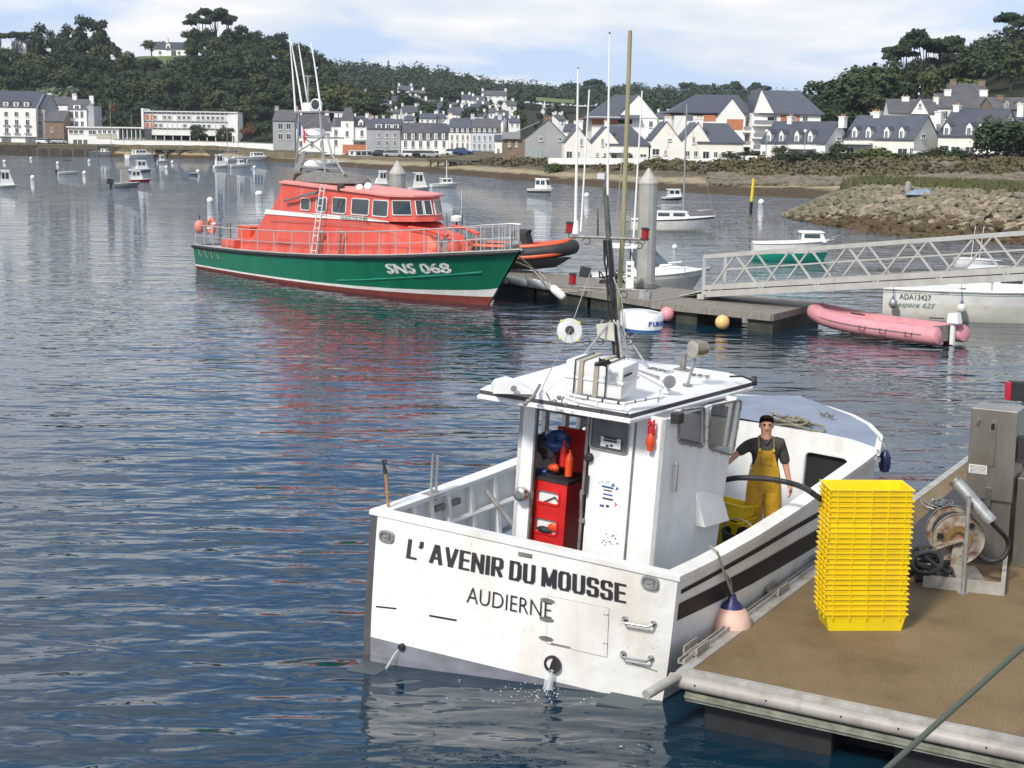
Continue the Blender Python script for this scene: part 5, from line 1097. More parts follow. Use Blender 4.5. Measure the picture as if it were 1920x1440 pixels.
for x, y, c_ in ((1056, 850, M_red), (1066, 868, M_orange)):
    p_ = IQ(x, y + 24, IN + .1); mb = MB(); mb.lathe([(.045, 0), (.047, .2), (.03, .25), (.018, .27), (.018, .31)], 12, p_); mb.build('extinguisher', c_, FB)
# hull/wheelhouse fittings
p_ = BI(980, 925, fwd=WA - .05); mb = MB(); mb.lathe([(.075, 0), (.085, .05), (.08, .1), (.05, .115)], 16, p_ + Vector((.02, 0, 0)), (-1, 0, 0)); mb.bar(p_ + Vector((-.08, .1, -.02)), p_ + Vector((-.1, -.09, -.02)), .015, .015); mb.build('deck_lamp', M_steel, FB)
p_ = BI(1268, 895, stb=sx(1.2) + .01); mb = MB(); mb.bar(BI(1270, 868, stb=sx(1.2) + .05), BI(1266, 921, stb=sx(1.2) + .05), .03, .03)
for y in (870, 918): mb.bar(BI(1268, y, stb=sx(1.2)), BI(1268, y, stb=sx(1.2) + .05), .02, .02)
mb.build('grab_handle', M_galv, FB)
a, b, c, d = BI(1305, 927, stb=sx(1.9)), BI(1347, 910, stb=sx(1.9)), BI(1350, 972, stb=sx(1.9)), BI(1304, 985, stb=sx(1.9))
mb = MB(); o_ = Vector((0, -.12, 0)); mb.hexa([d, c, c + o_, d + o_, a, b, b + o_ * .1, a + o_ * .1]); mb.build('vent_cowl', M_cleanwhite, FB)
p_ = BI(1262, 783, stb=WS + .0); mb = MB(); mb.box(p_.x - .07, p_.x + .07, p_.y - .1, p_.y, p_.z - .05, p_.z + .06); mb.build('loudspeaker', M_rubber, FB)
# roof
RO = [q3(.4, -.88, 0), q3(.56, .955, 0), q3(3.42, 1.2, 0), q3(3.62, .85, 0), q3(3.5, -.75, 0), q3(3.2, -.97, 0)]
cen = sum(RO, Vector()) / 6
def rring(k, z): return [Vector((cen.x + (p.x - cen.x) * k, cen.y + (p.y - cen.y) * k, z)) for p in RO]
mb = MB(); mb.loft([rring(1, 2.985), rring(1.0, 3.015), rring(.985, 3.035), rring(.985, 3.085), rring(.94, 3.125)], c1=False); top = rring(.94, 3.125); i0 = len(mb.v); mb.v += [tuple(p) for p in top] + [(cen.x, cen.y, 3.19)]
for i in range(6): mb.f.append((i0 + i, i0 + (i + 1) % 6, i0 + 6)); mb.m.append(0)
mb.build('wheelhouse_roof', M_cleanwhite, FB)
mb = MB(); ra_, rb_ = rring(.9875, 3.034), rring(.9875, 3.08)
for i in range(6): j = (i + 1) % 6; e = (ra_[i] - cen).normalized() * .003; mb.poly([ra_[i], ra_[j], rb_[j], rb_[i]])
mb.build('roof_band', M_stripe, FB, fix=False)
def RT(x, y, z=3.16): return BI(x, y, up=z)
text('roof_registration', 'EGC', .17, M_stripe, FB, RT(1212, 690, 3.185), RT(1262, 700, 3.185) - RT(1212, 690, 3.185), RT(1225, 683, 3.185) - RT(1212, 692, 3.185), bold=.004)
text('roof_registration', '434', .17, M_stripe, FB, RT(1290, 702, 3.17), RT(1335, 708, 3.17) - RT(1290, 702, 3.17), RT(1300, 695, 3.17) - RT(1290, 703, 3.17), bold=.004)
# pod at the aft port corner of the roof
a, b = RT(922, 733, 3.13), RT(1000, 736, 3.13); mb = MB(); d_ = (b - a); w_ = Vector((-d_.y, d_.x, 0)).normalized() * .16
rg = []
for t, hh in ((0, .05), (.08, .11), (.35, .15), (.6, .12), (.9, .05), (1, .02)):
    p_ = a + d_ * t; rg.append([p_ - w_ * .9 * (1 - .3 * t), p_ - w_ * .8 * (1 - .3 * t) + Vector((0, 0, hh)), p_ + w_ * .8 * (1 - .3 * t) + Vector((0, 0, hh)), p_ + w_ * .9 * (1 - .3 * t)])
mb.loft(rg); po = mb.build('antenna_pod', M_cleanwhite, FB, smooth=True); mb = MB(); e_ = (a + b) / 2 - w_ * .95 + Vector((-.02, 0, .07)); mb.lathe([(.035, 0), (.035, .004)], 16, e_, -w_); mb.build('pod_emblem', M_galv, po)
# mast, crosstrees, radar, lamps, aerials
mast0 = RT(1160, 684, 3.15); MX = mast0.x
def MP(x, y, f=None): return BI(x, y, fwd=MX if f is None else f)
mb = MB(); mb.tube([mast0, MP(1153, 600), MP(1146, 500), MP(1141, 440), MP(1134, 342)], [.045, .045, .04, .036, .03], 10); mast = mb.build('mast', mat('oily_dark_mast', (.07, .07, .062), .5, .3, col2=(.16, .15, .13), scale=9, bump=.3), FB)
mb = MB()
for (x0, y0), (x1, y1) in (((1150, 596), (1074, 692)), ((1156, 600), (1216, 690)), ((1130, 600), (1122, 618))): mb.tube([MP(x0, y0), RT(x1, y1, 3.16) if y1 > 660 else MP(x1, y1)], .016, 8)
mb.tube([MP(1158, 600, MX - .1), RT(1168, 688, 3.16)], .02, 8); mb.build('mast_stay', M_galv, mast)
mb = MB(); a = MP(1118, 608, MX - .12); mb.prism([a, MP(1150, 604, MX - .12), MP(1152, 640, MX - .12), MP(1120, 632, MX - .12)], (.03, 0, 0)); mb.build('mast_bracket', mat('cream_paint', (.5, .48, .4), .5), mast)
mb = MB(); mb.tube([MP(1072, 443), MP(1214, 449)], .02, 8); mb.build('crosstree', M_dull, mast)
mb = MB(); mb.tube([MP(1082, 538), MP(1214, 545)], .014, 8); mb.build('lower_crosstree', M_dull, mast)
mlamp = mat('red_lamp_lens', (.35, .01, .015), .25); 
for x, y in ((1067, 426), (1209, 438), (1073, 522)):
    p_ = MP(x, y + 9); mb = MB(); mb.lathe([(.052, -.01), (.052, .0), (.044, .002), (.044, .105), (.054, .108), (.054, .12), (.02, .13)], 16, p_); lo = mb.build('lamp', mlamp, mast); mb = MB(); mb.lathe([(.056, .108), (.056, .12), (.02, .132)], 16, p_); mb.lathe([(.056, -.012), (.056, .0)], 16, p_); mb.build('lamp_cap', M_rubber, lo); mb = MB(); mb.tube([p_, p_ + Vector((0, 0, -.07)), p_ + Vector((0, -.1 if x < 1100 else .1, -.07))], .008, 6); mb.build('lamp_bracket', M_dull, lo)
for (x0, y0, x1, y1, r0, r1, m_) in ((1079, 428, 1084, 128, .02, .011, M_cleanwhite), (1089, 434, 1105, 168, .013, .009, M_cleanwhite), (1139, 366, 1143, 62, .017, .008, M_cleanwhite), (1188, 446, 1204, 170, .013, .009, M_cleanwhite), (1153, 445, 1168, 280, .008, .006, M_galv), (1121, 441, 1121, 390, .012, .003, M_rubber)):
    mb = MB(); mb.tube([MP(x0, y0), MP((x0 + x1) / 2, (y0 + y1) / 2), MP(x1, y1)], [r0, r0 * .8, r1], 8); ao = mb.build('aerial', m_, mast)
    if y1 < 140: mb = MB(); mb.ball(MP(x1, y1), .013, 8, 5); mb.build('aerial_tip', M_rubber, ao)
mb = MB(); mb.lathe([(.045, 0), (.035, .1), (.02, .16)], 12, MP(1079, 438)); mb.build('aerial_foot', M_cleanwhite, mast)
p_ = MP(1130, 332); mb = MB(); mb.box(p_.x - .04, p_.x + .04, p_.y - .06, p_.y + .06, p_.z - .035, p_.z + .055); fl_ = mb.build('floodlight', M_dull, mast); mb = MB(); mb.box(p_.x - .05, p_.x - .042, p_.y - .05, p_.y + .05, p_.z - .025, p_.z + .045); mb.build('floodlight_glass', mat('lamp_glass', (.6, .62, .62), .15), fl_)
p_ = BI(1018, 745, up=3.0)
p_ = MP(1210, 552); mb = MB(); mb.box(p_.x - .03, p_.x + .03, p_.y - .07, p_.y + .07, p_.z - .06, p_.z + .04); mb.build('junction_box', M_galv, mast)
mb = MB(); cb = random.Random(2)
for k in range(7):
    off = Vector((-.045 + cb.uniform(-.02, .0), cb.uniform(-.05, .05), 0)); pts_ = [MP(1141 + (y_ - 440) * .085, y_) + off + Vector((0, cb.uniform(-.025, .025), 0)) for y_ in (450, 490, 530, 570, 610, 650, 682)]; mb.tube(pts_, cb.uniform(.006, .012), 5)
for (x, y, r0) in ((1176, 455, .05), (1099, 640, .06), (1180, 640, .05), (1170, 552, .05), (1125, 640, .05), (1198, 460, .05), (1100, 452, .05)):
    c0 = MP(x, y); mb.tube([c0 + Vector((0, math.cos(a) * r0, math.sin(a) * r0 * .8)) for a in [k * .6 for k in range(10)]], .006, 5)
mb.build('cable_bundle', M_rubber, mast)
mb = MB(); mb.tube([MP(1150, 600, MX - .06), MP(1165, 620, MX - .06), MP(1172, 650, MX - .06), MP(1180, 684, MX - .06)], .012, 6); mb.tube([MP(1150, 520, MX - .07), MP(1166, 560, MX - .07), MP(1168, 600, MX - .07), MP(1176, 670, MX - .07)], .009, 6); mb.build('white_cable', M_galv, mast)
PX_ = MX + .35
mb = MB(); mb.tube([BI(1158, 592, fwd=PX_), BI(1168, 440, fwd=PX_), BI(1175, 250, fwd=PX_), BI(1181.5, 57, fwd=PX_)], [.032, .032, .029, .026], 10); mb.build('tall_pole', mat('olive_pole', (.27, .25, .13), .6, col2=(.33, .3, .18), scale=3), FB)
# radar
rc = BI(1201, 604, fwd=MX + .25); mb = MB(); mb.lathe([(.22, -.115), (.26, -.1), (.268, -.06)], 32, rc); mb.build('radar_base', mat('radar_blue', (.02, .1, .26), .4), FB)
mb = MB(); mb.lathe([(.268, -.06), (.276, -.02), (.276, .1), (.262, .128), (.2, .14), (.001, .145)], 32, rc); rd = mb.build('radar_dome', M_cleanwhite, FB, smooth=True)
v_ = (BMi.to_3x3() @ Vector((0, -1, 0))); v_.z = 0; v_.normalize(); rt = Vector((-v_.y, v_.x, 0)); 
for i, ch_ in enumerate('FURUNO'):
    a = .72 + i * .215 ; dd = v_ * math.cos(a - .35) + rt * math.sin(a - .35); xx = -v_ * math.sin(a - .35) + rt * math.cos(a - .35)
    text('radar_lettering', ch_, .082, M_inkb, rd, rc + dd * .2805 - xx * .03 + Vector((0, 0, -.01)), xx, (0, 0, 1), bold=.003, sx=1.1)
mb = MB(); mb.tube([rc + Vector((0, 0, -.115)), rc + Vector((-.1, .12, -.2)), MP(1152, 636)], .02, 8); mb.build('radar_bracket', M_galv, FB)
# radar reflector disc on a stay
p_ = MP(1068, 620, MX - .55); vv = v_; mb = MB()
mb.lathe([(.001, -.03), (.11, -.028), (.15, -.01), (.155, 0), (.15, .01), (.11, .028), (.001, .03)], 28, p_, (vv + Vector((0, 0, .35))).normalized()); m_ = bpy.data.materials.new('frosted_plastic'); m_.use_nodes = True; _b = m_.node_tree.nodes['Principled BSDF']; _b.inputs['Base Color'].default_value = (.7, .7, .68, 1); _b.inputs['Roughness'].default_value = .3; _b.inputs['Alpha'].default_value = .6
rf_ = mb.build('radar_reflector', m_, FB, smooth=True); ax_ = (vv + Vector((0, 0, .35))).normalized(); mb = MB(); mb.lathe([(.055, -.036), (.055, .036)], 18, p_, ax_); mb.build('reflector_core', M_rubber, rf_)
fa, fb_ = frame(p_, ax_); mb = MB()
for k in range(4): a = .75 + k * math.pi / 2; mb.ball(p_ + (fa * math.cos(a) + fb_ * math.sin(a)) * .152 + ax_ * .01, .018, 8, 5)
mb.build('reflector_clip', mat('lime_clip', (.6, .65, .05), .4), rf_)
mb = MB(); mb.tube([MP(1108, 508), p_ + ax_ * .04, RT(1010, 742, 3.14)], .005, 5); mb.build('reflector_line', M_galv, FB)
# searchlight, horn, roof rails, vents, lens
b0_ = RT(1289, 722, 3.15); t_ = BI(1303, 672, fwd=b0_.x); mb = MB(); mb.tube([b0_, t_], .018, 8); mb.lathe([(.06, 0), (.06, .01)], 14, b0_); sl_ = mb.build('searchlight_post', M_galv, FB)
t2 = BI(1308, 654, fwd=b0_.x); ax_ = (v_ * .55 + rt * -.8).normalized(); mb = MB(); mb.lathe([(.03, -.13), (.085, -.11), (.1, -.04), (.1, .07), (.106, .075)], 22, t2, ax_); mb.build('searchlight', mat('tarnished_brass_steel', (.42, .36, .27), .35, .8, col2=(.3, .26, .2), scale=7), FB); mb = MB(); mb.lathe([(.1, .07), (.1, .078), (.06, .09), (.001, .092)], 22, t2, ax_); mb.build('searchlight_face', mat('searchlight_face_metal', (.5, .46, .4), .3, .6), sl_)
b1 = RT(1280, 692, 3.17); mb = MB(); mb.box(b1.x - .03, b1.x + .03, b1.y - .03, b1.y + .03, 3.15, 3.36); mb.box(b1.x - .09, b1.x + .09, b1.y - .09, b1.y + .09, 3.15, 3.17); mb.build('roof_post', M_dull, FB)
a, b = RT(1190, 692, 3.24), RT(1256, 716, 3.3); mb = MB(); mb.tube([a, a.lerp(b, .6), a.lerp(b, .85), b], [.012, .018, .035, .075], 14); mb.build('horn', M_galv, FB)
b2 = RT(1250, 736, 3.15); mb = MB(); mb.lathe([(.055, 0), (.055, .02), (.035, .03), (.035, .1)], 14, b2); mb.tube([b2 + Vector((0, 0, .1)), b2 + Vector((-.02, -.02, .15)), b2 + Vector((-.09, .04, .17))], .04, 12); mb.build('vent_pipe', M_cleanwhite, FB)
b3 = RT(1234, 744, 3.15); mb = MB(); mb.lathe([(.05, 0), (.04, .02), (.028, .03), (.028, .07), (.04, .09), (.03, .1)], 12, b3); mb.build('gps_mushroom', M_cleanwhite, FB)
mb = MB(); rl = [RT(x, y, 3.2) for x, y in ((1078, 742), (1120, 750), (1170, 757), (1235, 744))]; mb.tube(rl, .016, 8); mb.tube([RT(1050, 735, 3.2), rl[0]], .012, 6)
for p_ in rl: mb.tube([p_, p_ + Vector((0, 0, -.07))], .012, 6)
mb.build('roof_rail', M_cleanwhite, FB); mb = MB()
for p_ in [rl[0].lerp(rl[1], .6), rl[1].lerp(rl[2], .2), rl[1].lerp(rl[2], .8), rl[2].lerp(rl[3], .3), rl[2].lerp(rl[3], .6)]: mb.ball(p_, .02, 8, 5)
mb.build('rail_clamp', M_rubber, FB)
a, b = BI(1368, 706, up=3.2), BI(1413, 714, up=3.15); mb = MB(); mb.tube([a, a.lerp(b, .5) + Vector((0, 0, .03)), b], .012, 6); mb.lathe([(.055, -.02), (.06, .02), (.05, .04)], 14, b, (.3, -.9, .1)); mb.build('side_spotlight', M_rubber, FB)
mb = MB(); rr_ = random.Random(8)
for x, y in ((1000, 744), (990, 752), (985, 757), (1040, 752), (1048, 745), (1060, 758)): c0 = BI(x, y, up=3.13); mb.ball(c0, .03, 8, 5, (1, 1, .8))
mb.tube([BI(1012, 722, up=3.2), BI(1000, 744, up=3.16), BI(986, 755, up=3.1)], .018, 6); mb.tube([BI(1025, 738, up=3.2), BI(1032, 752, up=3.15), BI(1052, 757, up=3.15), BI(1056, 744, up=3.2)], .012, 6); mb.build('roof_shackles', M_dull, FB)
# rear bollard posts on the port quarter, inner gear
p0 = BI(812, 925, up=1.6); mb = MB(); mb.tube([p0 + Vector((0, .03, -.1)), p0 + Vector((0, .03, .48))], .018, 8); mb.tube([p0 + Vector((.06, .0, -.1)), p0 + Vector((.06, .0, .46))], .018, 8); mb.box(p0.x - .1, p0.x + .15, p0.y - .08, p0.y + .1, 1.585, 1.6); mb.build('net_guide_posts', M_galv, FB)
a, b = BI(912, 920, stb=-1.3), BI(966, 990, stb=-.75); mb = MB(); mb.tube([a, b], .03, 8); mb.build('derrick_leg', M_dull, FB)
a, b = BI(812, 955, up=1.38), BI(860, 938, up=1.38); mb = MB(); mb.bar(a, b, .07, .07); mb.build('roller_bar', M_dull, FB)
# transom fittings
def TPx(x, y, o=.016):
    p_ = BI(x, y, fwd=0.0)
    for _ in range(5): p_ = BI(x, y, fwd=tskew(0, -p_.y, p_.z) - o)
    return p_
a, b = TPx(765, 1047), TPx(1170, 1131); c = TPx(770, 1012); th_ = (b - a)
GL = {
 'L': (.52, [(0, 0, 0, 1), (0, 0, .52, 0)]), "'": (.1, [(0, 1, 0, .78), (0, .8, -.1, .68)]), 'A': (.72, [(0, 0, .3, 1), (.42, 1, .72, 0), (.12, .28, .6, .28), (.3, 1, .42, 1)]),
 'V': (.72, [(0, 1, .32, 0), (.4, 0, .72, 1), (.3, 0, .42, 0)]), 'E': (.52, [(0, 0, 0, 1), (0, 0, .52, 0), (0, .52, .46, .52), (0, 1, .52, 1)]), 'N': (.66, [(0, 0, 0, 1), (.66, 0, .66, 1), (0, 1, .66, 0)]),
 'I': (.0, [(0, 0, 0, 1)]), 'R': (.6, [(0, 0, 0, 1), (0, 1, .5, 1), (.5, 1, .6, .9), (.6, .9, .6, .58), (.6, .58, .5, .48), (.5, .48, 0, .48), (.3, .48, .62, 0)]),
 'D': (.6, [(0, 0, 0, 1), (0, 1, .45, 1), (.45, 1, .6, .84), (.6, .84, .6, .16), (.6, .16, .45, 0), (.45, 0, 0, 0)]), 'U': (.6, [(0, 1, 0, .12), (0, .12, .12, 0), (.12, 0, .48, 0), (.48, 0, .6, .12), (.6, .12, .6, 1)]),
 'M': (.8, [(0, 0, 0, 1), (.8, 0, .8, 1), (0, 1, .4, .1), (.4, .1, .8, 1)]), 'O': (.6, [(0, .14, 0, .86), (0, .86, .12, 1), (.12, 1, .48, 1), (.48, 1, .6, .86), (.6, .86, .6, .14), (.6, .14, .48, 0), (.48, 0, .12, 0), (.12, 0, 0, .14)]),
 'S': (.56, [(.56, .8, .56, .9), (.56, .9, .46, 1), (.46, 1, .1, 1), (.1, 1, 0, .9), (0, .9, 0, .62), (0, .62, .1, .53), (.1, .53, .46, .5), (.46, .5, .56, .4), (.56, .4, .56, .1), (.56, .1, .46, 0), (.46, 0, .1, 0), (.1, 0, 0, .1), (0, .1, 0, .22)])}
def strokes(o, a, b, hgt, s, wv, wh, gap, m_, parent, name):
    tot = 0; lay = []
    for ch in s:
        if ch == ' ': tot += .34; continue
        w, st = GL[ch]; lay.append((tot, st)); tot += w + gap
    tot -= gap; d = (b - a); L_ = d.length; d.normalize(); k = L_ / tot; m = MB(); n_ = 0; u = (tp(0, 1.4) - tp(0, 1.0)); u = (u - d * u.dot(d)).normalized()
    def at(X, Y, off): p = a + d * (X * k) + u * (wh / 2 + Y * (hgt - wh)); q = tp(-p.y, p.z, off); return Vector((q.x, p.y, p.z))
    for x, st in lay:
        for x0, y0, x1, y1 in st:
            n_ += 1; off = .021 + (n_ % 9) * .0004; ax, ay, bx, by = x0 * k, y0 * hgt, x1 * k, y1 * hgt; dx, dy = bx - ax, by - ay; ll = math.hypot(dx, dy); dx /= ll; dy /= ll
            w = lerp(wh, wv, abs(dy)) / 2; ex, ey = -dy * w, dx * w * (1 if abs(dy) < .5 else .9); e = w * .55 if abs(dy) > .9 or abs(dx) > .9 else w * .3
            if abs(dy) > .9: e = wh / 2
            if abs(dx) > .9: e = wv / 2
            X = x * k; P4 = []
            for (px_, py_) in ((ax - dx * e + ex, ay - dy * e + ey), (bx + dx * e + ex, by + dy * e + ey), (bx + dx * e - ex, by + dy * e - ey), (ax - dx * e - ex, ay - dy * e - ey)): P4.append(at((X + px_) / k, min(1 + .5 * wh / (hgt - wh), max(-.5 * wh / (hgt - wh), py_ / hgt)), off))
            m.poly(P4)
    return m.build(name, m_, parent, fix=False)
strokes(None, a, b, (TPx(768, 1010) - TPx(768, 1047)).length, "L' AVENIR DU MOUSSE", .05, .03, .42, mat('name_black', (.035, .035, .04), .45), FB, 'name_lettering')
def fit(o, a, b, hgt):
    me = o.data; d = (b - a); L_ = d.length; d = d / L_; u = (tp(0, 1.4) - tp(0, 1.0)); u = (u - d * u.dot(d)).normalized(); n = d.cross(u)
    xs = [(v.co - a).dot(d) for v in me.vertices]; ys = [(v.co - a).dot(u) for v in me.vertices]; x0, x1, y0, y1 = min(xs), max(xs), min(ys), max(ys)
    for v in me.vertices:
        r = v.co - a; X = (r.dot(d) - x0) / (x1 - x0) * L_; Y = (r.dot(u) - y0) / (y1 - y0) * hgt; Zn = r.dot(n); v.co = a + d * X + u * Y + n * Zn
        p2 = tp(-v.co.y, v.co.z, .0235 + abs(Zn)); v.co.x = p2.x
a2, b2 = TPx(875, 1129), TPx(1034, 1160); t2_ = text('port_lettering', 'AUDIERNE', .2, MATS['name_black'], FB, a2, b2 - a2, (0, 0, 1), bold=-.002); fit(t2_, a2, b2, (TPx(880, 1100) - TPx(880, 1130)).length)
def oval(px, py, w, h, name, m_=M_galv):
    c = TPx(px, py); k = MB(); ux = (tp(.5, c.z) - tp(-.5, c.z)).normalized(); uz = (tp(0, 1.3) - tp(0, .9)).normalized(); nn = -Vector((1, 0, 0))
    def ringo(sw, sh, o): return [c + ux * sw * (abs(math.cos(t)) ** .7 * (1 if math.cos(t) > 0 else -1)) + uz * sh * (abs(math.sin(t)) ** .7 * (1 if math.sin(t) > 0 else -1)) + nn * o for t in [2 * math.pi * i / 20 for i in range(20)]]
    k.loft([ringo(w, h, 0), ringo(w, h, .02), ringo(w * .92, h * .9, .03), ringo(w * .72, h * .62, .03), ringo(w * .68, h * .58, .012)]); return k.build(name, m_, FB), c, ux, uz
for px, py in ((726, 1006), (1220, 1092)):
    o, c, ux, uz = oval(px, py, .1, .075, 'fairlead', mat('cast_fairlead', (.4, .4, .39), .45, .5, col2=(.3, .3, .29))); k = MB(); k.obox(c + ux * .03 - Vector((.025, 0, 0)), ux * .012, uz * .035, (.004, 0, 0)); k.obox(c - Vector((.025, 0, 0)), ux * .035, uz * .01, (.004, 0, 0)); k.build('fairlead_bar', M_galv, o)
def tslab(x0, y0, x1, y1, w, name, m_, o=.016, th=.006):
    a, b = TPx(x0, y0, o), TPx(x1, y1, o); uz = Vector((0, 0, 1)); k = MB(); k.obox((a + b) / 2, (b - a) / 2, uz * w / 2, (th, 0, 0)); return k.build(name, m_, FB)
tslab(972, 1038, 998, 1043, .045, 'nameplate', M_dull); tslab(705, 1137, 743, 1141, .014, 'seam_strip', M_black); tslab(805, 1154, 856, 1163, .016, 'seam_strip', M_black); tslab(1033, 1206, 1070, 1214, .016, 'seam_strip', M_dull); tslab(1185, 1244, 1232, 1258, .006, 'seam_strip', M_dull)
# access panel: thin raised slab with hinges and screws
pc = [TPx(1027, 1117), TPx(1142, 1140), TPx(1138, 1232), TPx(1025, 1206)]; mb = MB()
for o_ in (.0185,): mb.loft([[(lambda p: tp(-p.y, p.z, o_))(pc[0].lerp(pc[1], u_).lerp(pc[3].lerp(pc[2], u_), v_)) for v_ in (0, .25, .5, .75, 1)] for u_ in (0, .25, .5, .75, 1)], closed=False, c0=False, c1=False)
ap_ = mb.build('access_panel', M_hullwhite, FB, fix=False)
mb = MB(); mb.tube([p - Vector((.003, 0, 0)) for p in pc + pc[:1]], .0022, 4, cap=False); mb.build('panel_joint', M_dull, ap_)
for px, py in ((1027, 1126), (1025, 1161), (1024, 1197)):
    c = TPx(px, py, .02); k = MB(); ux = (tp(.5, c.z) - tp(-.5, c.z)).normalized(); uz = Vector((0, 0, 1)); k.prism([c + ux * math.cos(t) * .085 + uz * math.sin(t) * .026 for t in [2 * math.pi * i / 14 for i in range(14)]], (-.008, 0, 0)); k.build('hinge', M_dull, ap_)
for px, py in ((1134, 1152), (1139, 1153), (1133, 1206), (1138, 1207)): k = MB(); k.ball(TPx(px, py, .022), .008, 6, 4); k.build('screw', M_dull, ap_)
for (x0, y0, x1, y1) in ((1172, 1160, 1226, 1169), (1169, 1225, 1221, 1234)):
    a, b = TPx(x0, y0), TPx(x1, y1); o = Vector((-.075, 0, 0)); dn = Vector((0, 0, -.02)); k = MB(); k.tube([a, a + o * .8, a + o + (b - a) * .06 + dn, b + o - (b - a) * .06 + dn, b + o * .8, b], .014, 10)
    for p_ in (a, b): k.lathe([(.034, 0), (.034, .01), (.02, .014)], 14, p_, (-1, 0, 0))
    k.build('grab_rail', M_steel, FB)
c = TPx(1037, 1245); mb = MB(); mb.lathe([(.1, 0), (.1, .03), (.078, .03), (.076, -.12), (.001, -.12)], 24, c, (-1, 0, 0)); mb.build('exhaust_outlet', M_rubber, FB)
for px, py in ((755, 1212), (1160, 1308)): c = TPx(px, py); k = MB(); k.lathe([(.04, 0), (.036, .05), (.026, .055)], 14, c, (-1, 0, 0)); k.build('scupper', M_rubber, FB)
M_tab = mat('submerged_tab_metal', (.07, .09, .1), .5, .1)
for s0, s1 in ((-1.66, -1.15), (1.15, 1.65)):
    k = MB(); k.hexa([tp(s0, -.16), tp(s1, -.16), tp(s1, -.16) + Vector((-.38, 0, 0)), tp(s0, -.16) + Vector((-.38, 0, 0)), tp(s0, -.13), tp(s1, -.13), tp(s1, -.13) + Vector((-.38, 0, 0)), tp(s0, -.13) + Vector((-.38, 0, 0))])
    k.v = [(x, y, z + (.052 if s0 < 0 else .222)) for x, y, z in k.v]; k.build('trim_tab', M_tab, FB)
# discharge water falling from the outlet
M_foam = bpy.data.materials.new('falling_water'); M_foam.use_nodes = True; _b = M_foam.node_tree.nodes['Principled BSDF']; _b.inputs['Base Color'].default_value = (.75, .8, .82, 1); _b.inputs['Roughness'].default_value = .15; _b.inputs['Alpha'].default_value = .3
c = BM @ TPx(1037, 1258); rj = random.Random(6); mb = MB()
dirw = (BM.to_3x3() @ Vector((-1, 0, 0)))
for k in range(5):
    o = Vector((rj.uniform(-.04, .04), rj.uniform(-.02, .02), 0)); pts_ = [c + o + dirw * (.1 * t) + Vector((0, 0, -c.z * t * t - .02 * t)) for t in (0, .3, .55, .8, 1.02)]; mb.tube(pts_, [.022, .02, .026, .018, .03], 7)
tag(mb.build('discharge_stream', M_foam, smooth=True), 'clear water jet falling from the exhaust hole in the transom', 'water jet')
mb = MB()
for k in range(90):
    a = rj.uniform(0, 6.28); r0 = abs(rj.gauss(0, .28)); p_ = c + dirw * (.12 + rj.gauss(.08, .12)) + Vector((math.cos(a) * r0 * 1.5, math.sin(a) * r0 * .7, 0)); s_ = rj.uniform(.003, .011); mb.ball((p_.x, p_.y, .003), s_, 5, 3, (1, 1, .45))
tag(mb.build('foam', mat('foam_white', (.75, .78, .78), .4), fix=False), 'small foam bubbles where the jet hits the water', kind='stuff')
p_ = BM @ TPx(752, 1213); mb = MB(); mb.tube([p_, p_ + dirw * .06 + Vector((-.03, 0, -.05)), p_ + dirw * .12 + Vector((-.1, 0, -p_.z))], [.007, .009, .014], 6); tag(mb.build('discharge_stream', M_foam, smooth=True), 'thin water jet from the small scupper at the port corner', 'water jet')

# things aboard
def onboat(name, label, cat, o, group=None): 
    t = thing(name, label, cat, group=group, mat=BM @ Matrix.Translation(o)); return t
a, b, cc = BI(1053, 734, up=3.2), BI(1166, 751, up=3.2), BI(1203, 737, up=3.2); ux = (b - a); uy = (cc - b); uy = uy - ux * (uy.dot(ux) / ux.dot(ux)); uy = uy.normalized() * max(.42, uy.length)
rt_ = onboat('life_raft_case', 'white ribbed life raft case strapped down on the wheelhouse roof', 'life raft', a); hh = .36
def rbox(z0, z1, k, bv=.05, o=0.0):
    m = MB(); c_ = (ux + uy) / 2; m.obox(c_ + Vector((0, 0, (z0 + z1) / 2)), ux / 2 * k, uy / 2 * k, (0, 0, (z1 - z0) / 2)); return m
rbox(0, hh * .48, .95).build('lower_shell', M_cleanwhite, rt_, bevel=.03, smooth=True); rbox(hh * .5, hh, .97).build('upper_shell', M_cleanwhite, rt_, bevel=.045, smooth=True); rbox(hh * .44, hh * .53, 1.0).build('seam_flange', M_cleanwhite, rt_, bevel=.012)
for t, m_, w_ in ((.2, M_rubber, .012), (.3, mat('webbing_strap', (.4, .36, .28), .8), .05), (.55, MATS['webbing_strap'] if 'webbing_strap' in MATS else M_rope, .05), (.72, M_rubber, .012)):
    k = MB(); o = ux * t; n_ = uy.normalized() * .012; e = ux.normalized() * (w_ / 2); lp = [Vector((0, 0, 0)) - n_, Vector((0, 0, hh + .012)) - n_, uy + Vector((0, 0, hh + .012)) + n_, uy + n_]
    for p1, p2 in zip(lp, lp[1:]): dd = (p2 - p1).normalized(); side_ = e; nn_ = dd.cross(e.normalized()).normalized() * .005; k.obox(o + (p1 + p2) / 2, (p2 - p1) / 2 + dd * .004, e, nn_)
    k.build('strap', m_, rt_)
k = MB(); fo = ux * .86 + Vector((0, 0, hh * .75)); 
ce = ux.normalized(); cn = -uy.normalized(); k.lathe([(.03, 0), (.03, .004)], 14, ux * .93 + uy * .25 + Vector((0, 0, hh * .75)) + ce * .0, ce); k.obox(ux * .985 + uy * .3 + Vector((0, 0, hh * .72)) + ce * .006, uy * .22, (0, 0, .012), ce * .002); k.build('raft_emblem', M_ink, rt_)
o = BI(1128, 683, up=3.6); gl = onboat('rope_bundle', 'small dark rope bundle lying on top of the life raft case', 'rope', o); k = MB(); rg_ = random.Random(4)
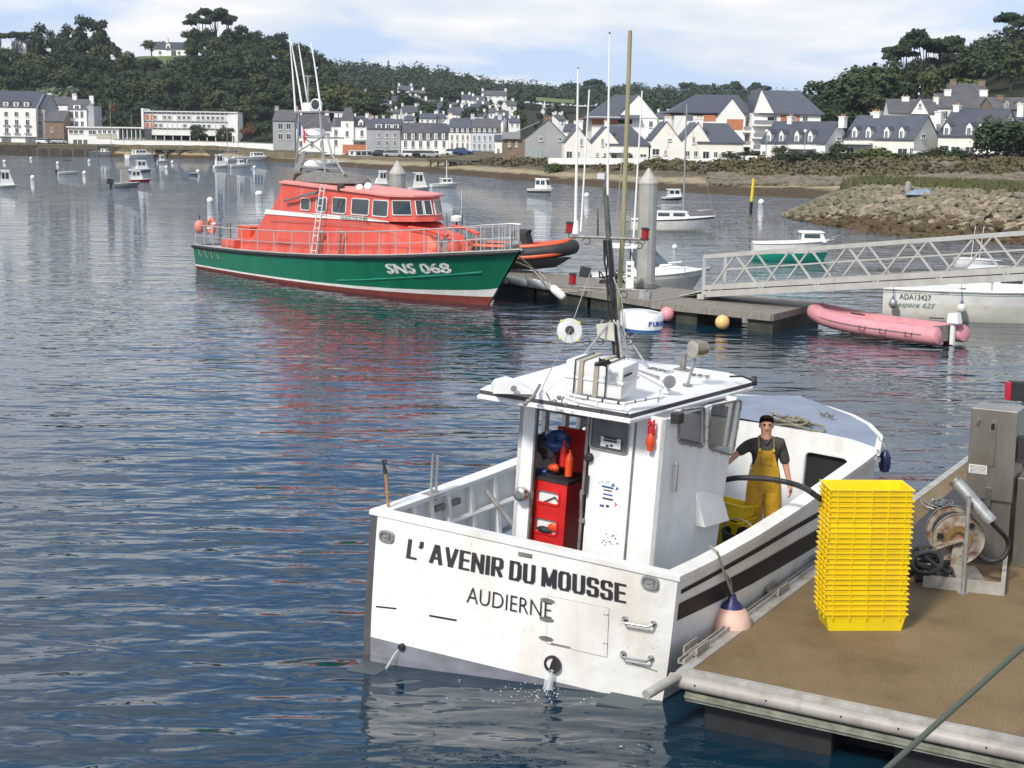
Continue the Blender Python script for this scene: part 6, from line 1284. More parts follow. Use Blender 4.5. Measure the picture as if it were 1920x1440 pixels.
for i in range(4): k.tube([Vector((rg_.uniform(-.08, .08), rg_.uniform(-.1, .1), rg_.uniform(-.02, .06))) for _ in range(6)], .012, 6)
k.build('coil', M_rubber, gl, smooth=True)
o = BI(734, 952, up=1.6); bh = onboat('boat_hook', 'wooden boat hook with black metal tip leaning over the stern', 'boat hook', o); t_ = BI(723, 888, fwd=o.x) - o; k = MB(); k.tube([Vector((0, 0, -.3)) - t_ * .1, t_], .018, 8); k.build('pole', M_brownwood, bh)
k = MB(); t2b = BI(718, 864, fwd=o.x) - o; k.tube([t_, t2b], [.026, .014], 8); k.tube([t2b, t2b + Vector((0, -.035, .015)), t2b + Vector((0, -.055, -.03))], .01, 6); k.build('hook', M_rubber, bh)
o = BI(1226, 790, fwd=WA - .06); ol = onboat('safety_light', 'orange safety light hanging by red rope beside the door', 'safety light', o); k = MB(); z_ = (BI(1222, 846, fwd=WA - .06) - o).z
k.lathe([(.012, z_ * .35), (.028, z_ * .45), (.045, z_ * .6), (.05, z_ * .78), (.036, z_ * .86), (.034, z_)], 14, (0, .02, 0)); k.build('float', M_orange, ol, smooth=True); k = MB()
for i in range(4): k.tube([Vector((rg_.uniform(-.02, .01), rg_.uniform(-.03, .06), rg_.uniform(-.16, .02))) for _ in range(7)], .009, 5)
k.build('cord', M_red, ol)
# rope heap on the foredeck
o = BI(1475, 800, up=2.03); rh = onboat('rope_heap', 'heap of pale green mooring rope on the foredeck behind the fisherman', 'rope', o); k = MB()
for i in range(9):
    a0 = rg_.uniform(0, 6.28); r0 = rg_.uniform(.1, .3); c0 = Vector((rg_.uniform(-.08, .12), rg_.uniform(-.2, .1), rg_.uniform(0, .1))); k.tube([c0 + Vector((math.cos(a0 + t * .5) * r0 * .6, math.sin(a0 + t * .5) * r0 * 1.2, .02 + .03 * math.sin(t * 1.3 + i))) for t in range(rg_.randrange(7, 13))], .016, 6)
k.build('coil', mat('olive_rope', (.16, .16, .1), .9, col2=(.28, .26, .18), scale=30, bump=.5), rh, smooth=True)
# black buckets, crates and net tub in the waist
o = Vector((3.2, -1.28, .81)); bt = onboat('bucket', 'black plastic bucket standing by the wheelhouse', 'bucket', o); k = MB(); k.lathe([(.17, 0), (.2, .42), (.215, .42), (.215, .45), (.19, .45), (.16, .03), (.001, .03)], 22); k.build('body', M_rubber, bt, smooth=True); k = MB(); k.tube([Vector((0, math.cos(t) * .21, .44 + math.sin(t) * .16)) for t in [i * math.pi / 8 for i in range(9)]], .008, 6); k.build('handle', M_galv, bt)
o = Vector((3.3, -.2, .81)); nt_ = onboat('tub', 'black tub on the deck behind the wheelhouse', 'tub', o); k = MB(); k.box(-.3, .3, -.35, .35, 0, .9); k.build('body', M_rubber, nt_, bevel=.03); k = MB(); k.ball((0, .1, 1.0), .22, 12, 8, (1, 1.4, .5)); k.build('net', mat('dark_net', (.04, .04, .05), .9, bump=.9), nt_)
# yellow crate builder (shared by all)
def crate_mesh(w=.98, d=.52, h=.2):
    """nesting fish crate: x wide, y deep, origin bottom-centre"""
    m = MB(); b0, b1 = .86, 1.0; t = .012
    def rg(kx, ky, z, e=0): return [Vector((-w / 2 * kx + e, -d / 2 * ky + e, z)), Vector((w / 2 * kx - e, -d / 2 * ky + e, z)), Vector((w / 2 * kx - e, d / 2 * ky - e, z)), Vector((-w / 2 * kx + e, d / 2 * ky - e, z))]
    m.loft([rg(.87, .84, 0), rg(.94, .9, h - .045), rg(.955, .92, h - .045), rg(.96, .93, h - .012), rg(1, 1, h - .012), rg(1, 1, h), rg(.95, .92, h), rg(.935, .9, h - .03), rg(.86, .82, .012)])
    for i in range(5):
        x = lerp(-.4, .4, i / 4) * w
        for s in (-1, 1): m.box(x - .006, x + .006, min(s * d * .46, s * d * .492), max(s * d * .46, s * d * .492), h - .07, h - .0125)
    for i in range(3):
        y = lerp(-.3, .3, i / 2) * d
        for s in (-1, 1): m.box(min(s * w * .47, s * w * .493), max(s * w * .47, s * w * .493), y - .006, y + .006, h - .07, h - .0125)
    return m
cm_ = crate_mesh(); cm_.v = list(cm_.v); co = cm_.build('fish_crate', M_yellow); CRATE = co.data; bpy.data.objects.remove(co)
# ------------------------------------------------------------------ fuelling dock
DZ = .6; DK = P(1268, 1258, DZ); e1 = (P(1510, 1105, DZ) - P(1310, 1250, DZ)); e1.z = 0; e1.normalize(); e2 = (P(1920, 1395, DZ) - P(1268, 1262, DZ)); e2.z = 0; e2.normalize()
DM = Matrix(((e1.x, e2.x, 0, DK.x), (e1.y, e2.y, 0, DK.y), (0, 0, 1, DZ), (0, 0, 0, 1)))
DOCK = thing('floating_dock', 'brown decked floating dock with aluminium edge beams beside the fishing boat', 'dock', mat=DM); DMi = DM.inverted()
def DI(x, y, z=0.0): return DMi @ P(x, y, DZ + z)
def grating():
    m = bpy.data.materials.new('brown_gritty_deck'); m.use_nodes = True; t = m.node_tree; b = t.nodes['Principled BSDF']; b.inputs['Roughness'].default_value = .8; b.inputs['Specular IOR Level'].default_value = .3
    tc = t.nodes.new('ShaderNodeTexCoord'); n = t.nodes.new('ShaderNodeTexNoise'); n.inputs['Scale'].default_value = .9; n.inputs['Detail'].default_value = 7; n.inputs['Roughness'].default_value = .6; L(t, tc.outputs['Object'], n.inputs['Vector'])
    n2 = t.nodes.new('ShaderNodeTexNoise'); n2.inputs['Scale'].default_value = 70; n2.inputs['Detail'].default_value = 3; L(t, tc.outputs['Object'], n2.inputs['Vector'])
    br = t.nodes.new('ShaderNodeTexBrick'); br.inputs['Scale'].default_value = 26; br.inputs['Color1'].default_value = (1, 1, 1, 1); br.inputs['Color2'].default_value = (.9, .9, .9, 1); br.inputs['Mortar'].default_value = (.35, .35, .35, 1); br.inputs['Mortar Size'].default_value = .12; br.offset = 0; br.inputs['Brick Width'].default_value = .5; br.inputs['Row Height'].default_value = .5; L(t, tc.outputs['Object'], br.inputs['Vector'])
    r = ramp(t, [(.34, (.225, .155, .075)), (.46, (.29, .203, .103)), (.58, (.32, .226, .12)), (.7, (.365, .27, .155))]); L(t, n.outputs[0], r.inputs[0])
    c = mixc(t, .75, r.outputs[0], mixc(t, 1.0, r.outputs[0], br.outputs[0], 'MULTIPLY')); r2 = ramp(t, [(.3, .62), (.7, 1.22)]); L(t, n2.outputs[0], r2.inputs[0]); c = mixc(t, 1.0, c, r2.outputs[0], 'MULTIPLY'); L(t, c, b.inputs['Base Color'])
    bp = t.nodes.new('ShaderNodeBump'); bp.inputs['Strength'].default_value = .6; bp.inputs['Distance'].default_value = .004; L(t, br.outputs[0], bp.inputs['Height']); L(t, bp.outputs[0], b.inputs['Normal']); return m
LEN, WID = 13.0, 6.5
M_grate = grating()
for i in range(1):
    mb = MB(); mb.hexa([(0.12, .12, -.06), (LEN, .12, -.06), (LEN, WID, -.06), (.12, WID, -.06), (.12, .12, 0), (LEN, .12, 0), (LEN, WID, 0), (.12, WID, 0)]); mb.build('decking', M_grate, DOCK)
mb = MB(); mb.box(.0, LEN, .0, .118, -.16, .008); mb.build('edge_beam', M_alu, DOCK)
mb = MB(); mb.box(0, .118, .12, WID, -.1, .008); mb.box(.03, .1, .12, WID, .0085, .02); mb.build('front_beam', M_alu, DOCK)
mb = MB(); mb.box(-.03, .09, .12, WID, -.28, -.18); mb.box(-.06, .06, .12, WID, -.24, -.21); mb.build('lower_beam', mat('grimy_aluminium', (.3, .3, .25), .55, .2, col2=(.16, .17, .12), scale=5), DOCK)
mb = MB(); mb.tube([Vector((-.035, -.05, -.085)), Vector((-.035, WID, -.085))], .072, 14); bumper = mb.build('rub_rail', mat('grey_pvc_bumper', (.36, .34, .31), .5, col2=(.3, .27, .24), scale=2, streak=((.2, .15, .12), .6, 7)), DOCK, smooth=True)
for y in (.25, 1.0, 1.75, 2.3, 3.1, 3.9, 4.7): k = MB(); k.ball((-.105, y, -.07), .011, 8, 4); k.build('screw', M_rubber, bumper)
a, b = DMi @ P(1210, 1303, .52), DMi @ P(1270, 1268, .58); mb = MB(); mb.tube([a, b], .05, 12); mb.build('rail_end', M_alu, DOCK)
mb = MB()
for s in (0, 1): mb.box(.2, 6.2, -.075 + s * .055, -.055 + s * .055, .01, .055)
mb.box(.2, 6.2, -.075, .0, .004, .012); mb.build('channel_rail', M_alu, DOCK)
for x, y in ((1345, 1232), (1488, 1118), (1385, 1195)):
    p_ = DI(x, y); k = MB(); k.box(p_.x - .17, p_.x + .17, -.12, .04, .03, .045); k.box(p_.x - .17, p_.x + .17, -.12, -.1, -.04, .11); k.box(p_.x - .17, p_.x + .17, .02, .04, .0, .11)
    if y != 1195: k.build('rail_bracket', mat('rusty_bracket', (.3, .24, .18), .7, .3, col2=(.4, .38, .35), scale=12), DOCK)
for i, (x0, y0, y1) in enumerate(((.15, .25, 1.6), (.15, 2.2, 3.6), (.15, 4.2, 5.8), (4, .25, 1.6), (8, .25, 1.6))): k = MB(); k.box(x0, x0 + 2.4, y0, y1, -.9, -.29); k.build('float', mat('black_float', (.012, .013, .015), .55, col2=(.02, .022, .022), bump=.1), DOCK, bevel=.04)
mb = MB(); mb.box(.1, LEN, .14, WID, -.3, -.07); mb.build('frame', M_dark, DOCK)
mb = MB(); mb.box(.55, .6, .2, WID, -1.0, -.305); mb.build('underdock_shade_panel', M_dark, DOCK)  # added near-black panel darkens the gap under the dock
# ------------------------------------------------------------------ skinned figures
def skin(name, V, E_, Rr, m_, parent=None, sub=2, root=0, flat=None):
    me = bpy.data.meshes.new(name); me.from_pydata([tuple(v) for v in V], E_, []); o = bpy.data.objects.new(name + '_src', me); COL.objects.link(o)
    md = o.modifiers.new('s', 'SKIN'); md.use_smooth_shade = True
    for i, v in enumerate(me.skin_vertices[0].data): v.radius = (Rr[i], Rr[i]) if not hasattr(Rr[i], '__len__') else Rr[i]; v.use_root = (i == root)
    o.modifiers.new('b', 'SUBSURF').levels = sub; o.modifiers['b'].render_levels = sub
    bpy.context.view_layer.update(); dg = bpy.context.evaluated_depsgraph_get(); m2 = bpy.data.meshes.new_from_object(o.evaluated_get(dg)); bpy.data.objects.remove(o)
    m2.materials.clear(); m2.materials.append(m_); m2.polygons.foreach_set('use_smooth', [True] * len(m2.polygons)); m2.name = name
    ob = bpy.data.objects.new(name, m2); COL.objects.link(ob)
    if parent: ob.parent = parent
    return ob
M_skin = mat('skin', (.52, .27, .18), .5, col2=(.45, .22, .14), scale=6); M_hair = mat('dark_hair', (.022, .014, .01), .9, bump=1.5, bscale=90, spec=.1)
M_shirt = mat('charcoal_work_shirt', (.035, .033, .032), .85, col2=(.055, .052, .05), scale=9, bump=2.0, bscale=9); M_bib = mat('yellow_oilskin', (.58, .33, .02), .36, col2=(.4, .22, .015), scale=4, bump=2.6, bscale=5)
best = min(((abs(BI(1438, 779, fwd=f / 50).z - .8 - 1.8), f / 50) for f in range(150, 300)), key=lambda t: t[0])[1]
pp_ = BI(1438, 779, fwd=best); feet = BM @ Vector((pp_.x, pp_.y - .105, .8)); to = Vector((0, 0, CAM_H)) - feet; faz = math.atan2(to.x, to.y)
# local: x viewer's right, y away from the viewer, z up
PM = Matrix.Translation(feet) @ Matrix.Rotation(math.atan2(-feet.x, feet.y) * 1.0 + .1, 4, 'Z') @ Matrix.Diagonal((1.1, 1.06, 1.03, 1))
MAN = thing('person', 'man in yellow bib overalls and dark shirt standing in the boat beside the wheelhouse', 'person', mat=PM)
V = [(0, 0, .96), (0, .01, 1.1), (0, .01, 1.26), (0, .01, 1.4), (0, 0, 1.49), (0, -.018, 1.565), (0, -.012, 1.63), (0, -.002, 1.685),
     (-.17, .01, 1.41), (-.3, -.04, 1.3), (-.42, -.14, 1.19), (-.47, -.18, 1.17),
     (.17, .01, 1.41), (.235, .02, 1.16), (.285, -.04, .93), (.3, -.055, .86),
     (-.09, 0, .88), (-.1, -.02, .5), (-.11, .0, .12), (-.11, -.1, .05), (.09, 0, .88), (.11, -.02, .5), (.12, .0, .12), (.13, -.1, .05)]
E_ = [(0, 1), (1, 2), (2, 3), (3, 4), (4, 5), (5, 6), (6, 7), (3, 8), (8, 9), (9, 10), (10, 11), (3, 12), (12, 13), (13, 14), (14, 15), (0, 16), (16, 17), (17, 18), (18, 19), (0, 20), (20, 21), (21, 22), (22, 23)]
Rr = [(.13, .1), (.12, .09), (.14, .1), (.12, .09), .054, .062, .086, .074, .055, .042, .03, .034, .055, .042, .03, .034, .085, .06, .045, .04, .085, .06, .045, .04]
def fingers(V, E_, Rr, base, dirv, side, curl, ln=1.0):
    d = Vector(dirv).normalized(); s_ = Vector(side).normalized(); c_ = Vector(curl).normalized(); b0 = Vector(V[base])
    for i, l in enumerate((.072, .08, .074, .056)):
        o = b0 + s_ * (.03 - i * .02) + d * .035; n = len(V); V += [tuple(o), tuple(o + d * l * .5 * ln + c_ * .012), tuple(o + d * l * ln * .85 + c_ * .035)]; E_ += [(base, n), (n, n + 1), (n + 1, n + 2)]; Rr += [.011, .0095, .007]
    o = b0 + s_ * .042 - d * .01; n = len(V); V += [tuple(o), tuple(o + s_ * .02 + d * .035 + c_ * .01)]; E_ += [(base, n), (n, n + 1)]; Rr += [.012, .009]
fingers(V, E_, Rr, 15, (.1, -.12, -1), (-.4, -1, 0), (-1, 0, -.2)); fingers(V, E_, Rr, 11, (-1, -.25, -.15), (0, -.2, 1), (0, -.5, -1))
skin('body', V, E_, Rr, M_skin, MAN)
sv = [(0, 0, 1.0), (0, .01, 1.12), (0, .01, 1.27), (0, .012, 1.395), (0, .005, 1.46), (-.165, .01, 1.41), (-.25, -.02, 1.335), (-.33, -.065, 1.27), (.165, .01, 1.41), (.205, .015, 1.28), (.24, .015, 1.15)]
skin('shirt', sv, [(0, 1), (1, 2), (2, 3), (3, 4), (3, 5), (5, 6), (6, 7), (3, 8), (8, 9), (9, 10)], [(.16, .125), (.155, .118), (.178, .128), (.155, .112), (.075, .07), .082, .068, .06, .082, .068, .06], M_shirt, MAN)
skin('overall_trousers', [(0, 0, 1.1), (0, 0, 1.0), (0, 0, .93), (-.095, 0, .84), (-.105, -.02, .5), (-.115, 0, .14), (.095, 0, .84), (.115, -.02, .5), (.125, 0, .14)], [(0, 1), (1, 2), (2, 3), (3, 4), (4, 5), (2, 6), (6, 7), (7, 8)], [(.162, .13), (.168, .134), (.172, .134), .125, .11, .1, .125, .11, .1], M_bib, MAN, root=1)
mb = MB(); rows = []
for z, w in ((1.02, .155), (1.1, .15), (1.18, .125), (1.26, .105), (1.345, .09)):
    rows.append([(w * t, -.125 - .016 * (1 - t * t) + (.012 if z < 1.1 else 0), z) for t in (-1, -.6, -.2, .2, .6, 1)] + [(w * t, -.11 - .016 * (1 - t * t), z) for t in (1, .6, .2, -.2, -.6, -1)])
mb.loft(rows); bib = mb.build('bib', M_bib, MAN, smooth=True)
mb = MB(); mb.hexa([(-.06, -.152, 1.17), (.06, -.152, 1.17), (.06, -.13, 1.17), (-.06, -.13, 1.17), (-.06, -.152, 1.27), (.06, -.152, 1.27), (.06, -.13, 1.27), (-.06, -.13, 1.27)]); mb.build('bib_pocket', M_bib, MAN, bevel=.006)
mb = MB(); mb.hexa([(-.064, -.158, 1.245), (.064, -.158, 1.245), (.064, -.13, 1.245), (-.064, -.13, 1.245), (-.064, -.157, 1.275), (.064, -.157, 1.275), (.064, -.13, 1.275), (-.064, -.13, 1.275)]); mb.build('pocket_flap', M_bib, MAN, bevel=.003)
M_strap = mat('olive_strap', (.12, .11, .02), .7)
for s_ in (-1, 1):
    mb = MB(); mb.tube([(s_ * .075, -.135, 1.33), (s_ * .085, -.13, 1.39), (s_ * .088, -.085, 1.46), (s_ * .08, .0, 1.488), (s_ * .07, .08, 1.45)], [.014] * 5, 6); mb.build('brace', M_strap, MAN)
    mb = MB(); mb.box(s_ * .078 - .016, s_ * .078 + .016, -.16, -.13, 1.335, 1.37); mb.build('buckle', mat('dull_yellow_buckle', (.5, .42, .05), .5), MAN)
mb = MB(); mb.tube([(-.055, -.06, 1.47), (-.03, -.085, 1.455), (0, -.1, 1.42), (.03, -.085, 1.455), (.055, -.06, 1.47), (.06, .03, 1.49), (-.06, .03, 1.49), (-.055, -.06, 1.47)], .018, 6); mb.build('collar', M_shirt, MAN, smooth=True)
# hair, face
mb = MB(); rg = []
for i in range(7):
    t = i / 6 * math.pi * .5; z = 1.68 + math.sin(t) * .075; r_ = math.cos(t) ** .75; rg.append([(math.cos(a) * .084 * r_, math.sin(a) * (.088 if math.sin(a) > 0 else .074) * r_ + .006, z - (.07 * max(0, math.sin(a) + .25) if i < 2 else 0) + ((.05, .03)[i] if i < 2 and math.sin(a) < -.3 else 0)) for a in [k * math.pi / 8 for k in range(16)]])
mb.loft(rg); mb.build('hair', M_hair, MAN, smooth=True)
mb = MB(); mb.loft([[(-.008, -.084, 1.648), (.008, -.084, 1.648), (0, -.078, 1.648)], [(-.017, -.086, 1.607), (.017, -.086, 1.607), (0, -.108, 1.605)], [(-.012, -.08, 1.597), (.012, -.08, 1.597), (0, -.09, 1.595)]]); mb.build('nose', M_skin, MAN, smooth=True)
for s_ in (-1, 1):
    mb = MB(); mb.ball((s_ * .03, -.078, 1.64), .011, 8, 5, (1.2, .6, .55)); mb.build('eye', M_hair, MAN)
    mb = MB(); mb.box(s_ * .03 - .017, s_ * .03 + .017, -.088, -.075, 1.656, 1.662); mb.build('eyebrow', M_hair, MAN)
    mb = MB(); mb.ball((s_ * .078, .0, 1.622), .022, 8, 6, (.4, .7, 1.2)); mb.build('ear', M_skin, MAN, smooth=True)
mb = MB(); mb.box(-.023, .023, -.082, -.07, 1.573, 1.579); mb.build('mouth', mat('lips', (.25, .09, .07), .5), MAN)
for s_ in (-1, 1): mb = MB(); mb.tube([(s_ * .11, .05, .03), (s_ * .11, -.05, .04), (s_ * .115, -.17, .03)], [.05, .055, .04], 10); mb.build('boot', M_rubber, MAN, smooth=True)
# filling hose held through the boat
a = BM @ BI(1350, 902, fwd=3.0); mid = BM @ BI(1440, 898, fwd=3.0); c2 = P(1524, 925, 2.1); mb = MB()
hp = [a, BM @ BI(1385, 896, fwd=3.0), mid, BM @ BI(1490, 908, fwd=3.0), c2 + Vector((0, 0, 0)), P(1560, 960, 1.7), P(1600, 1040, 1.0), P(1660, 1085, .68), P(1700, 1075, .66), P(1725, 1060, .68)]
def smooth_path(p, n=5):
    out = []
    for i in range(len(p) - 1):
        p0, p1, p2, p3 = p[max(0, i - 1)], p[i], p[i + 1], p[min(len(p) - 1, i + 2)]
        for k in range(n): t = k / n; out.append(.5 * ((2 * p1) + (p2 - p0) * t + (2 * p0 - 5 * p1 + 4 * p2 - p3) * t * t + (3 * p1 - p0 - 3 * p2 + p3) * t ** 3))
    out.append(p[-1]); return out
mb.tube(smooth_path(hp), .034, 12); ho = mb.build('fuel_hose', M_rubber, smooth=True); tag(ho, 'thick black hose running from the dock over the gunwale past the man', 'hose')
mb = MB(); mb.tube([a + (a - hp[1]) * .9, a + (hp[1] - a) * .3], .03, 10); nz_ = mb.build('nozzle', M_galv, ho)
# yellow crates aboard, behind the man
for i, (x, s_, z, lb) in enumerate(((3.6, .78, .95, 'lowest yellow fish crate aboard the boat behind the wheelhouse'), (3.6, .78, 1.12, 'middle yellow fish crate aboard the boat behind the wheelhouse'), (3.6, .8, 1.3, 'tilted top yellow fish crate aboard the boat by the man'))):
    o = bpy.data.objects.new('fish_crate', CRATE); COL.objects.link(o); o.matrix_world = BM @ Matrix.Translation(q3(x, s_, z)) @ Matrix.Rotation(rad(78 + i * 3), 4, 'Z') @ Matrix.Rotation(rad(8 if i == 2 else 0), 4, 'X'); tag(o, lb, 'crate', 'yellow fish crates')
# stack on the dock
ORD = ['first', 'second', 'third', 'fourth', 'fifth', 'sixth', 'seventh', 'eighth', 'ninth', 'tenth', 'eleventh', 'twelfth', 'thirteenth', 'fourteenth', 'fifteenth', 'sixteenth', 'seventeenth', 'eighteenth', 'nineteenth', 'twentieth', 'twenty-first', 'twenty-second', 'twenty-third', 'twenty-fourth', 'twenty-fifth']
c0 = Vector((3.45 + .46, 15.45 + .27, 0)); hd_ = math.atan2(.04, .93); N_C = 25; pit = (2.2 - DZ - .2) / (N_C - 1)
for i in range(N_C):
    o = bpy.data.objects.new('fish_crate', CRATE); COL.objects.link(o); o.location = (c0.x + R.uniform(-.009, .009), c0.y + R.uniform(-.008, .008), DZ + .002 + i * pit); o.rotation_euler = (0, 0, hd_ + R.uniform(-.009, .009)); o.scale = (.95, .95, 1)
    tag(o, 'yellow fish crate, %s from the top of the tall stack on the dock' % ORD[N_C - 1 - i] if 0 < i < N_C - 1 else ('bottom yellow fish crate of the tall stack standing on the brown dock' if i == 0 else 'top yellow fish crate of the tall stack, open and empty'), 'crate', 'yellow fish crates in the dock stack')
# ------------------------------------------------------------------ fuelling gear on the dock
def DW(x, y, h=0.0): return P(x, y, DZ + h)
def basisof(p0, p1):
    d = (p1 - p0); d.z = 0; w = d.length; return math.atan2(d.y, d.x), w
l0, r0 = DW(1730, 1101), DW(1883, 1118); ang, w_ = basisof(l0, r0)
TR = thing('drip_tray', 'square aluminium drip tray rim round the fuel pump and hose reel', 'tray', l0, ang); dep = 3.6
for nm, bx in (('front_rim', (0, w_, 0, .05)), ('side_rim', (w_ - .05, w_, .052, dep)), ('side_rim', (0, .05, .052, dep))): k = MB(); k.box(bx[0], bx[1], bx[2], bx[3], .002, .15); k.build(nm, M_alu, TR)
def zat(x, yb, yt):
    g = DW(x, yb); r = ray(x, yt); t = g.y / r.y; return CAM_H + r.z * t - DZ
g0, g1 = DW(1806, 1052), DW(1886, 1064); ang2, w2 = basisof(g0, g1); H1 = zat(1815, 1052, 763)
FP = thing('fuel_pump', 'tall brushed steel fuel pump cabinet with pull handle standing on the dock', 'fuel pump', g0, ang2)
M_brush = mat('brushed_steel_cabinet', (.36, .345, .32), .36, .8, col2=(.24, .225, .2), scale=2.5, stretch=(1, 1, .2), bump=.05)
mb = MB(); mb.box(.01, w2, .02, .48, .0, H1 * .42); lo_ = mb.build('lower_cabinet', M_brush, FP, bevel=.01)
mb = MB(); mb.box(-.02, w2 + .02, -.03, .5, H1 * .42 + .004, H1); up_ = mb.build('upper_cabinet', M_brush, FP, bevel=.012)
zz_ = lambda yt: zat(1840, 1055, yt)
mb = MB()
rp = rrect([(w2 * .42, zz_(870)), (w2 * .58, zz_(870)), (w2 * .58, zz_(786)), (w2 * .42, zz_(786))], .03); mb.prism([Vector((p[0], -.036, p[1])) for p in rp], (0, -.02, 0)); hb_ = mb.build('handle_plate', M_steel, up_)
mb = MB(); mb.prism([Vector((p[0], -.0575, p[1])) for p in rrect([(w2 * .46, zz_(803)), (w2 * .54, zz_(803)), (w2 * .54, zz_(791)), (w2 * .46, zz_(791))], .012)], (0, -.003, 0)); mb.build('handle_slot', M_black, hb_)
mb = MB(); mb.tube([(w2 * .14, -.03, zz_(789)), (w2 * .14, -.1, zz_(789))], .025, 10); mb.build('key_lock', M_dull, up_)
mb = MB(); mb.box(w2 * -.0, w2 * .42, -.037, -.032, zz_(887), zz_(871)); pl_ = mb.build('instruction_plate', M_paper, up_)
for i in range(6): k = MB(); z_ = lerp(zz_(885), zz_(873), i / 5); k.box(.012, w2 * .4, -.039, -.0375, z_ - .004, z_ + .004); k.build('print_line', M_dull, pl_)
mb = MB(); mb.box(w2 * .42, w2 * .56, -.045, -.032, H1 * .38, H1 * .5); mb.build('hasp', M_steel, FP)
a0 = DW(1893, 1050); mb = MB(); mb.box(w2 + .05, w2 + .28, .1, .7, 0, zz_(890)); mb.build('side_housing', M_brush, FP, bevel=.01)
mb = MB(); mb.box(w2 + .03, w2 + .2, .05, .25, zz_(862), zz_(815)); mb.build('black_meter', M_rubber, FP)
# dark cabinet and red-edged box behind at the right edge
g = DW(1905, 1000); EP = thing('service_pedestal', 'black box with red side on a pale post at the right edge', 'pedestal', g, 0)
hp_ = zat(1905, 1000, 745); ht_ = zat(1905, 1000, 716)
mb = MB(); mb.box(-.02, .08, 0, .1, 0, hp_ + .05); mb.build('post', M_brush, EP); mb = MB(); mb.box(-.22, .4, -.02, .12, hp_ - .05, ht_); bx_ = mb.build('box', M_rubber, EP, bevel=.015); mb = MB(); mb.box(-.26, -.222, -.03, .11, hp_ - .04, ht_ - .01); mb.build('red_side', mat('signal_red', (.6, .01, .05), .4), bx_)
mb = MB(); mb.box(.12, .5, .05, .4, .15, hp_ - .1); mb.build('pale_panel', mat('pale_green_panel', (.5, .55, .42), .5), EP); mb = MB(); mb.box(-.02, .12, -.06, .0, zat(1905, 1000, 872), zat(1905, 1000, 822)); mb.build('socket_box', M_rubber, EP)
# hose reel
g = DW(1792, 1092); RL = thing('hose_reel', 'rusty white hose reel with round flanges on a steel frame', 'hose reel', g, ang + .25)
zc = zat(1792, 1092, 1011); M_flange = mat('rusty_white_flange', (.36, .32, .26), .6, .1, col2=(.16, .08, .045), scale=7, bump=.3, lo=.45, hi=.65)
rr0 = .315
for y0, nm in ((0.0, 'front_flange'), (.42, 'rear_flange')):
    mb = MB(); mb.lathe([(.06, 0), (.17, .0), (.17, .02), (rr0 - .02, .02), (rr0, .0), (rr0, .03), (rr0 - .02, .045), (.06, .045)], 40, (0, y0, zc), (0, 1, 0)); fl = mb.build(nm, M_flange, RL)
    if y0 == 0:
        for k_ in range(3): a = .9 + k_ * 2.09; k = MB(); c_ = Vector((math.cos(a) * .225, -.012, zc + math.sin(a) * .225)); k.obox(c_, Vector((math.cos(a), 0, math.sin(a))) * .035, Vector((0, .012, 0)), Vector((-math.sin(a), 0, math.cos(a))) * .03); k.build('flange_slot', M_black, fl)
        k = MB(); k.lathe([(.17, -.004), (.17, .0), (.1, .002), (.1, -.004)], 30, (0, 0, zc), (0, 1, 0)); k.build('hub_ring', mat('brass_rust', (.3, .2, .07), .5, .4, col2=(.2, .12, .05), scale=8), fl)
        k = MB(); k.lathe([(.06, -.05), (.06, -.02), (.045, -.02), (.02, -.055), (.001, -.055)], 18, (0, 0, zc), (0, 1, 0)); k.build('hub', mat('rust_hub', (.3, .12, .06), .7), fl)
mb = MB(); mb.lathe([(.2, .05), (.2, .42)], 28, (0, 0, zc), (0, 1, 0)); mb.build('drum', M_rubber, RL)
mb = MB()
for i in range(6): mb.lathe([(.235, .055 + i * .06), (.25, .085 + i * .06), (.235, .11 + i * .06)], 28, (0, 0, zc), (0, 1, 0))
mb.build('wound_hose', M_rubber, RL)
for y0 in (-.06, .5): mb = MB(); mb.hexa([(-.1, y0, 0), (.1, y0, 0), (.1, y0 + .035, 0), (-.1, y0 + .035, 0), (-.07, y0, zc + .02), (.07, y0, zc + .02), (.07, y0 + .035, zc + .02), (-.07, y0 + .035, zc + .02)]); mb.build('side_plate', M_flange, RL)
mb = MB(); mb.bar((-.29, -.075, zc - .1), (.02, -.075, zc + .02), .1, .02); mb.build('crank_arm', M_flange, RL)
mb = MB(); mb.box(-.2, .35, -.1, .6, 0, .05); mb.build('base_plate', M_dull, RL)
g = DW(1805, 1112); zt = zat(1805, 1112, 930); t_ = thing('steel_post', 'slim steel post in front of the hose reel', 'post', g); mb = MB(); mb.tube([(0, 0, 0), (0, 0, zt)], .026, 10); mb.build('tube', M_galv, t_); mb = MB(); mb.lathe([(.07, 0), (.07, .012)], 14); mb.build('foot', M_galv, t_)
Dn = DW(1792, 1092).y - .12
a, b = AY(1790, 900, Dn), AY(1858, 978, Dn - .25); t_ = thing('holster_tube', 'thick galvanised tube slanting in front of the fuel pump', 'tube', a); mb = MB(); mb.tube([Vector((0, 0, 0)), b - a], .078, 18); mb.build('shell', M_galv, t_, smooth=True)
mb = MB(); d_ = (b - a).normalized(); mb.lathe([(.083, -.01), (.083, .03)], 18, (0, 0, 0), d_); mb.lathe([(.083, -.03), (.083, .01), (.05, .012)], 18, b - a, d_); mb.build('end_collar', M_dull, t_)
lp = [b, b + Vector((.05, .02, -.05)), AY(1890, 1015, Dn), AY(1882, 1044, Dn), AY(1858, 1052, Dn), AY(1830, 1040, Dn + .2)]; mb = MB(); mb.tube(smooth_path(lp), .03, 10); mb.build('delivery_hose', M_rubber, smooth=True); tag(bpy.data.objects['delivery_hose'], 'black hose looping from the end of the slanted tube', 'hose')
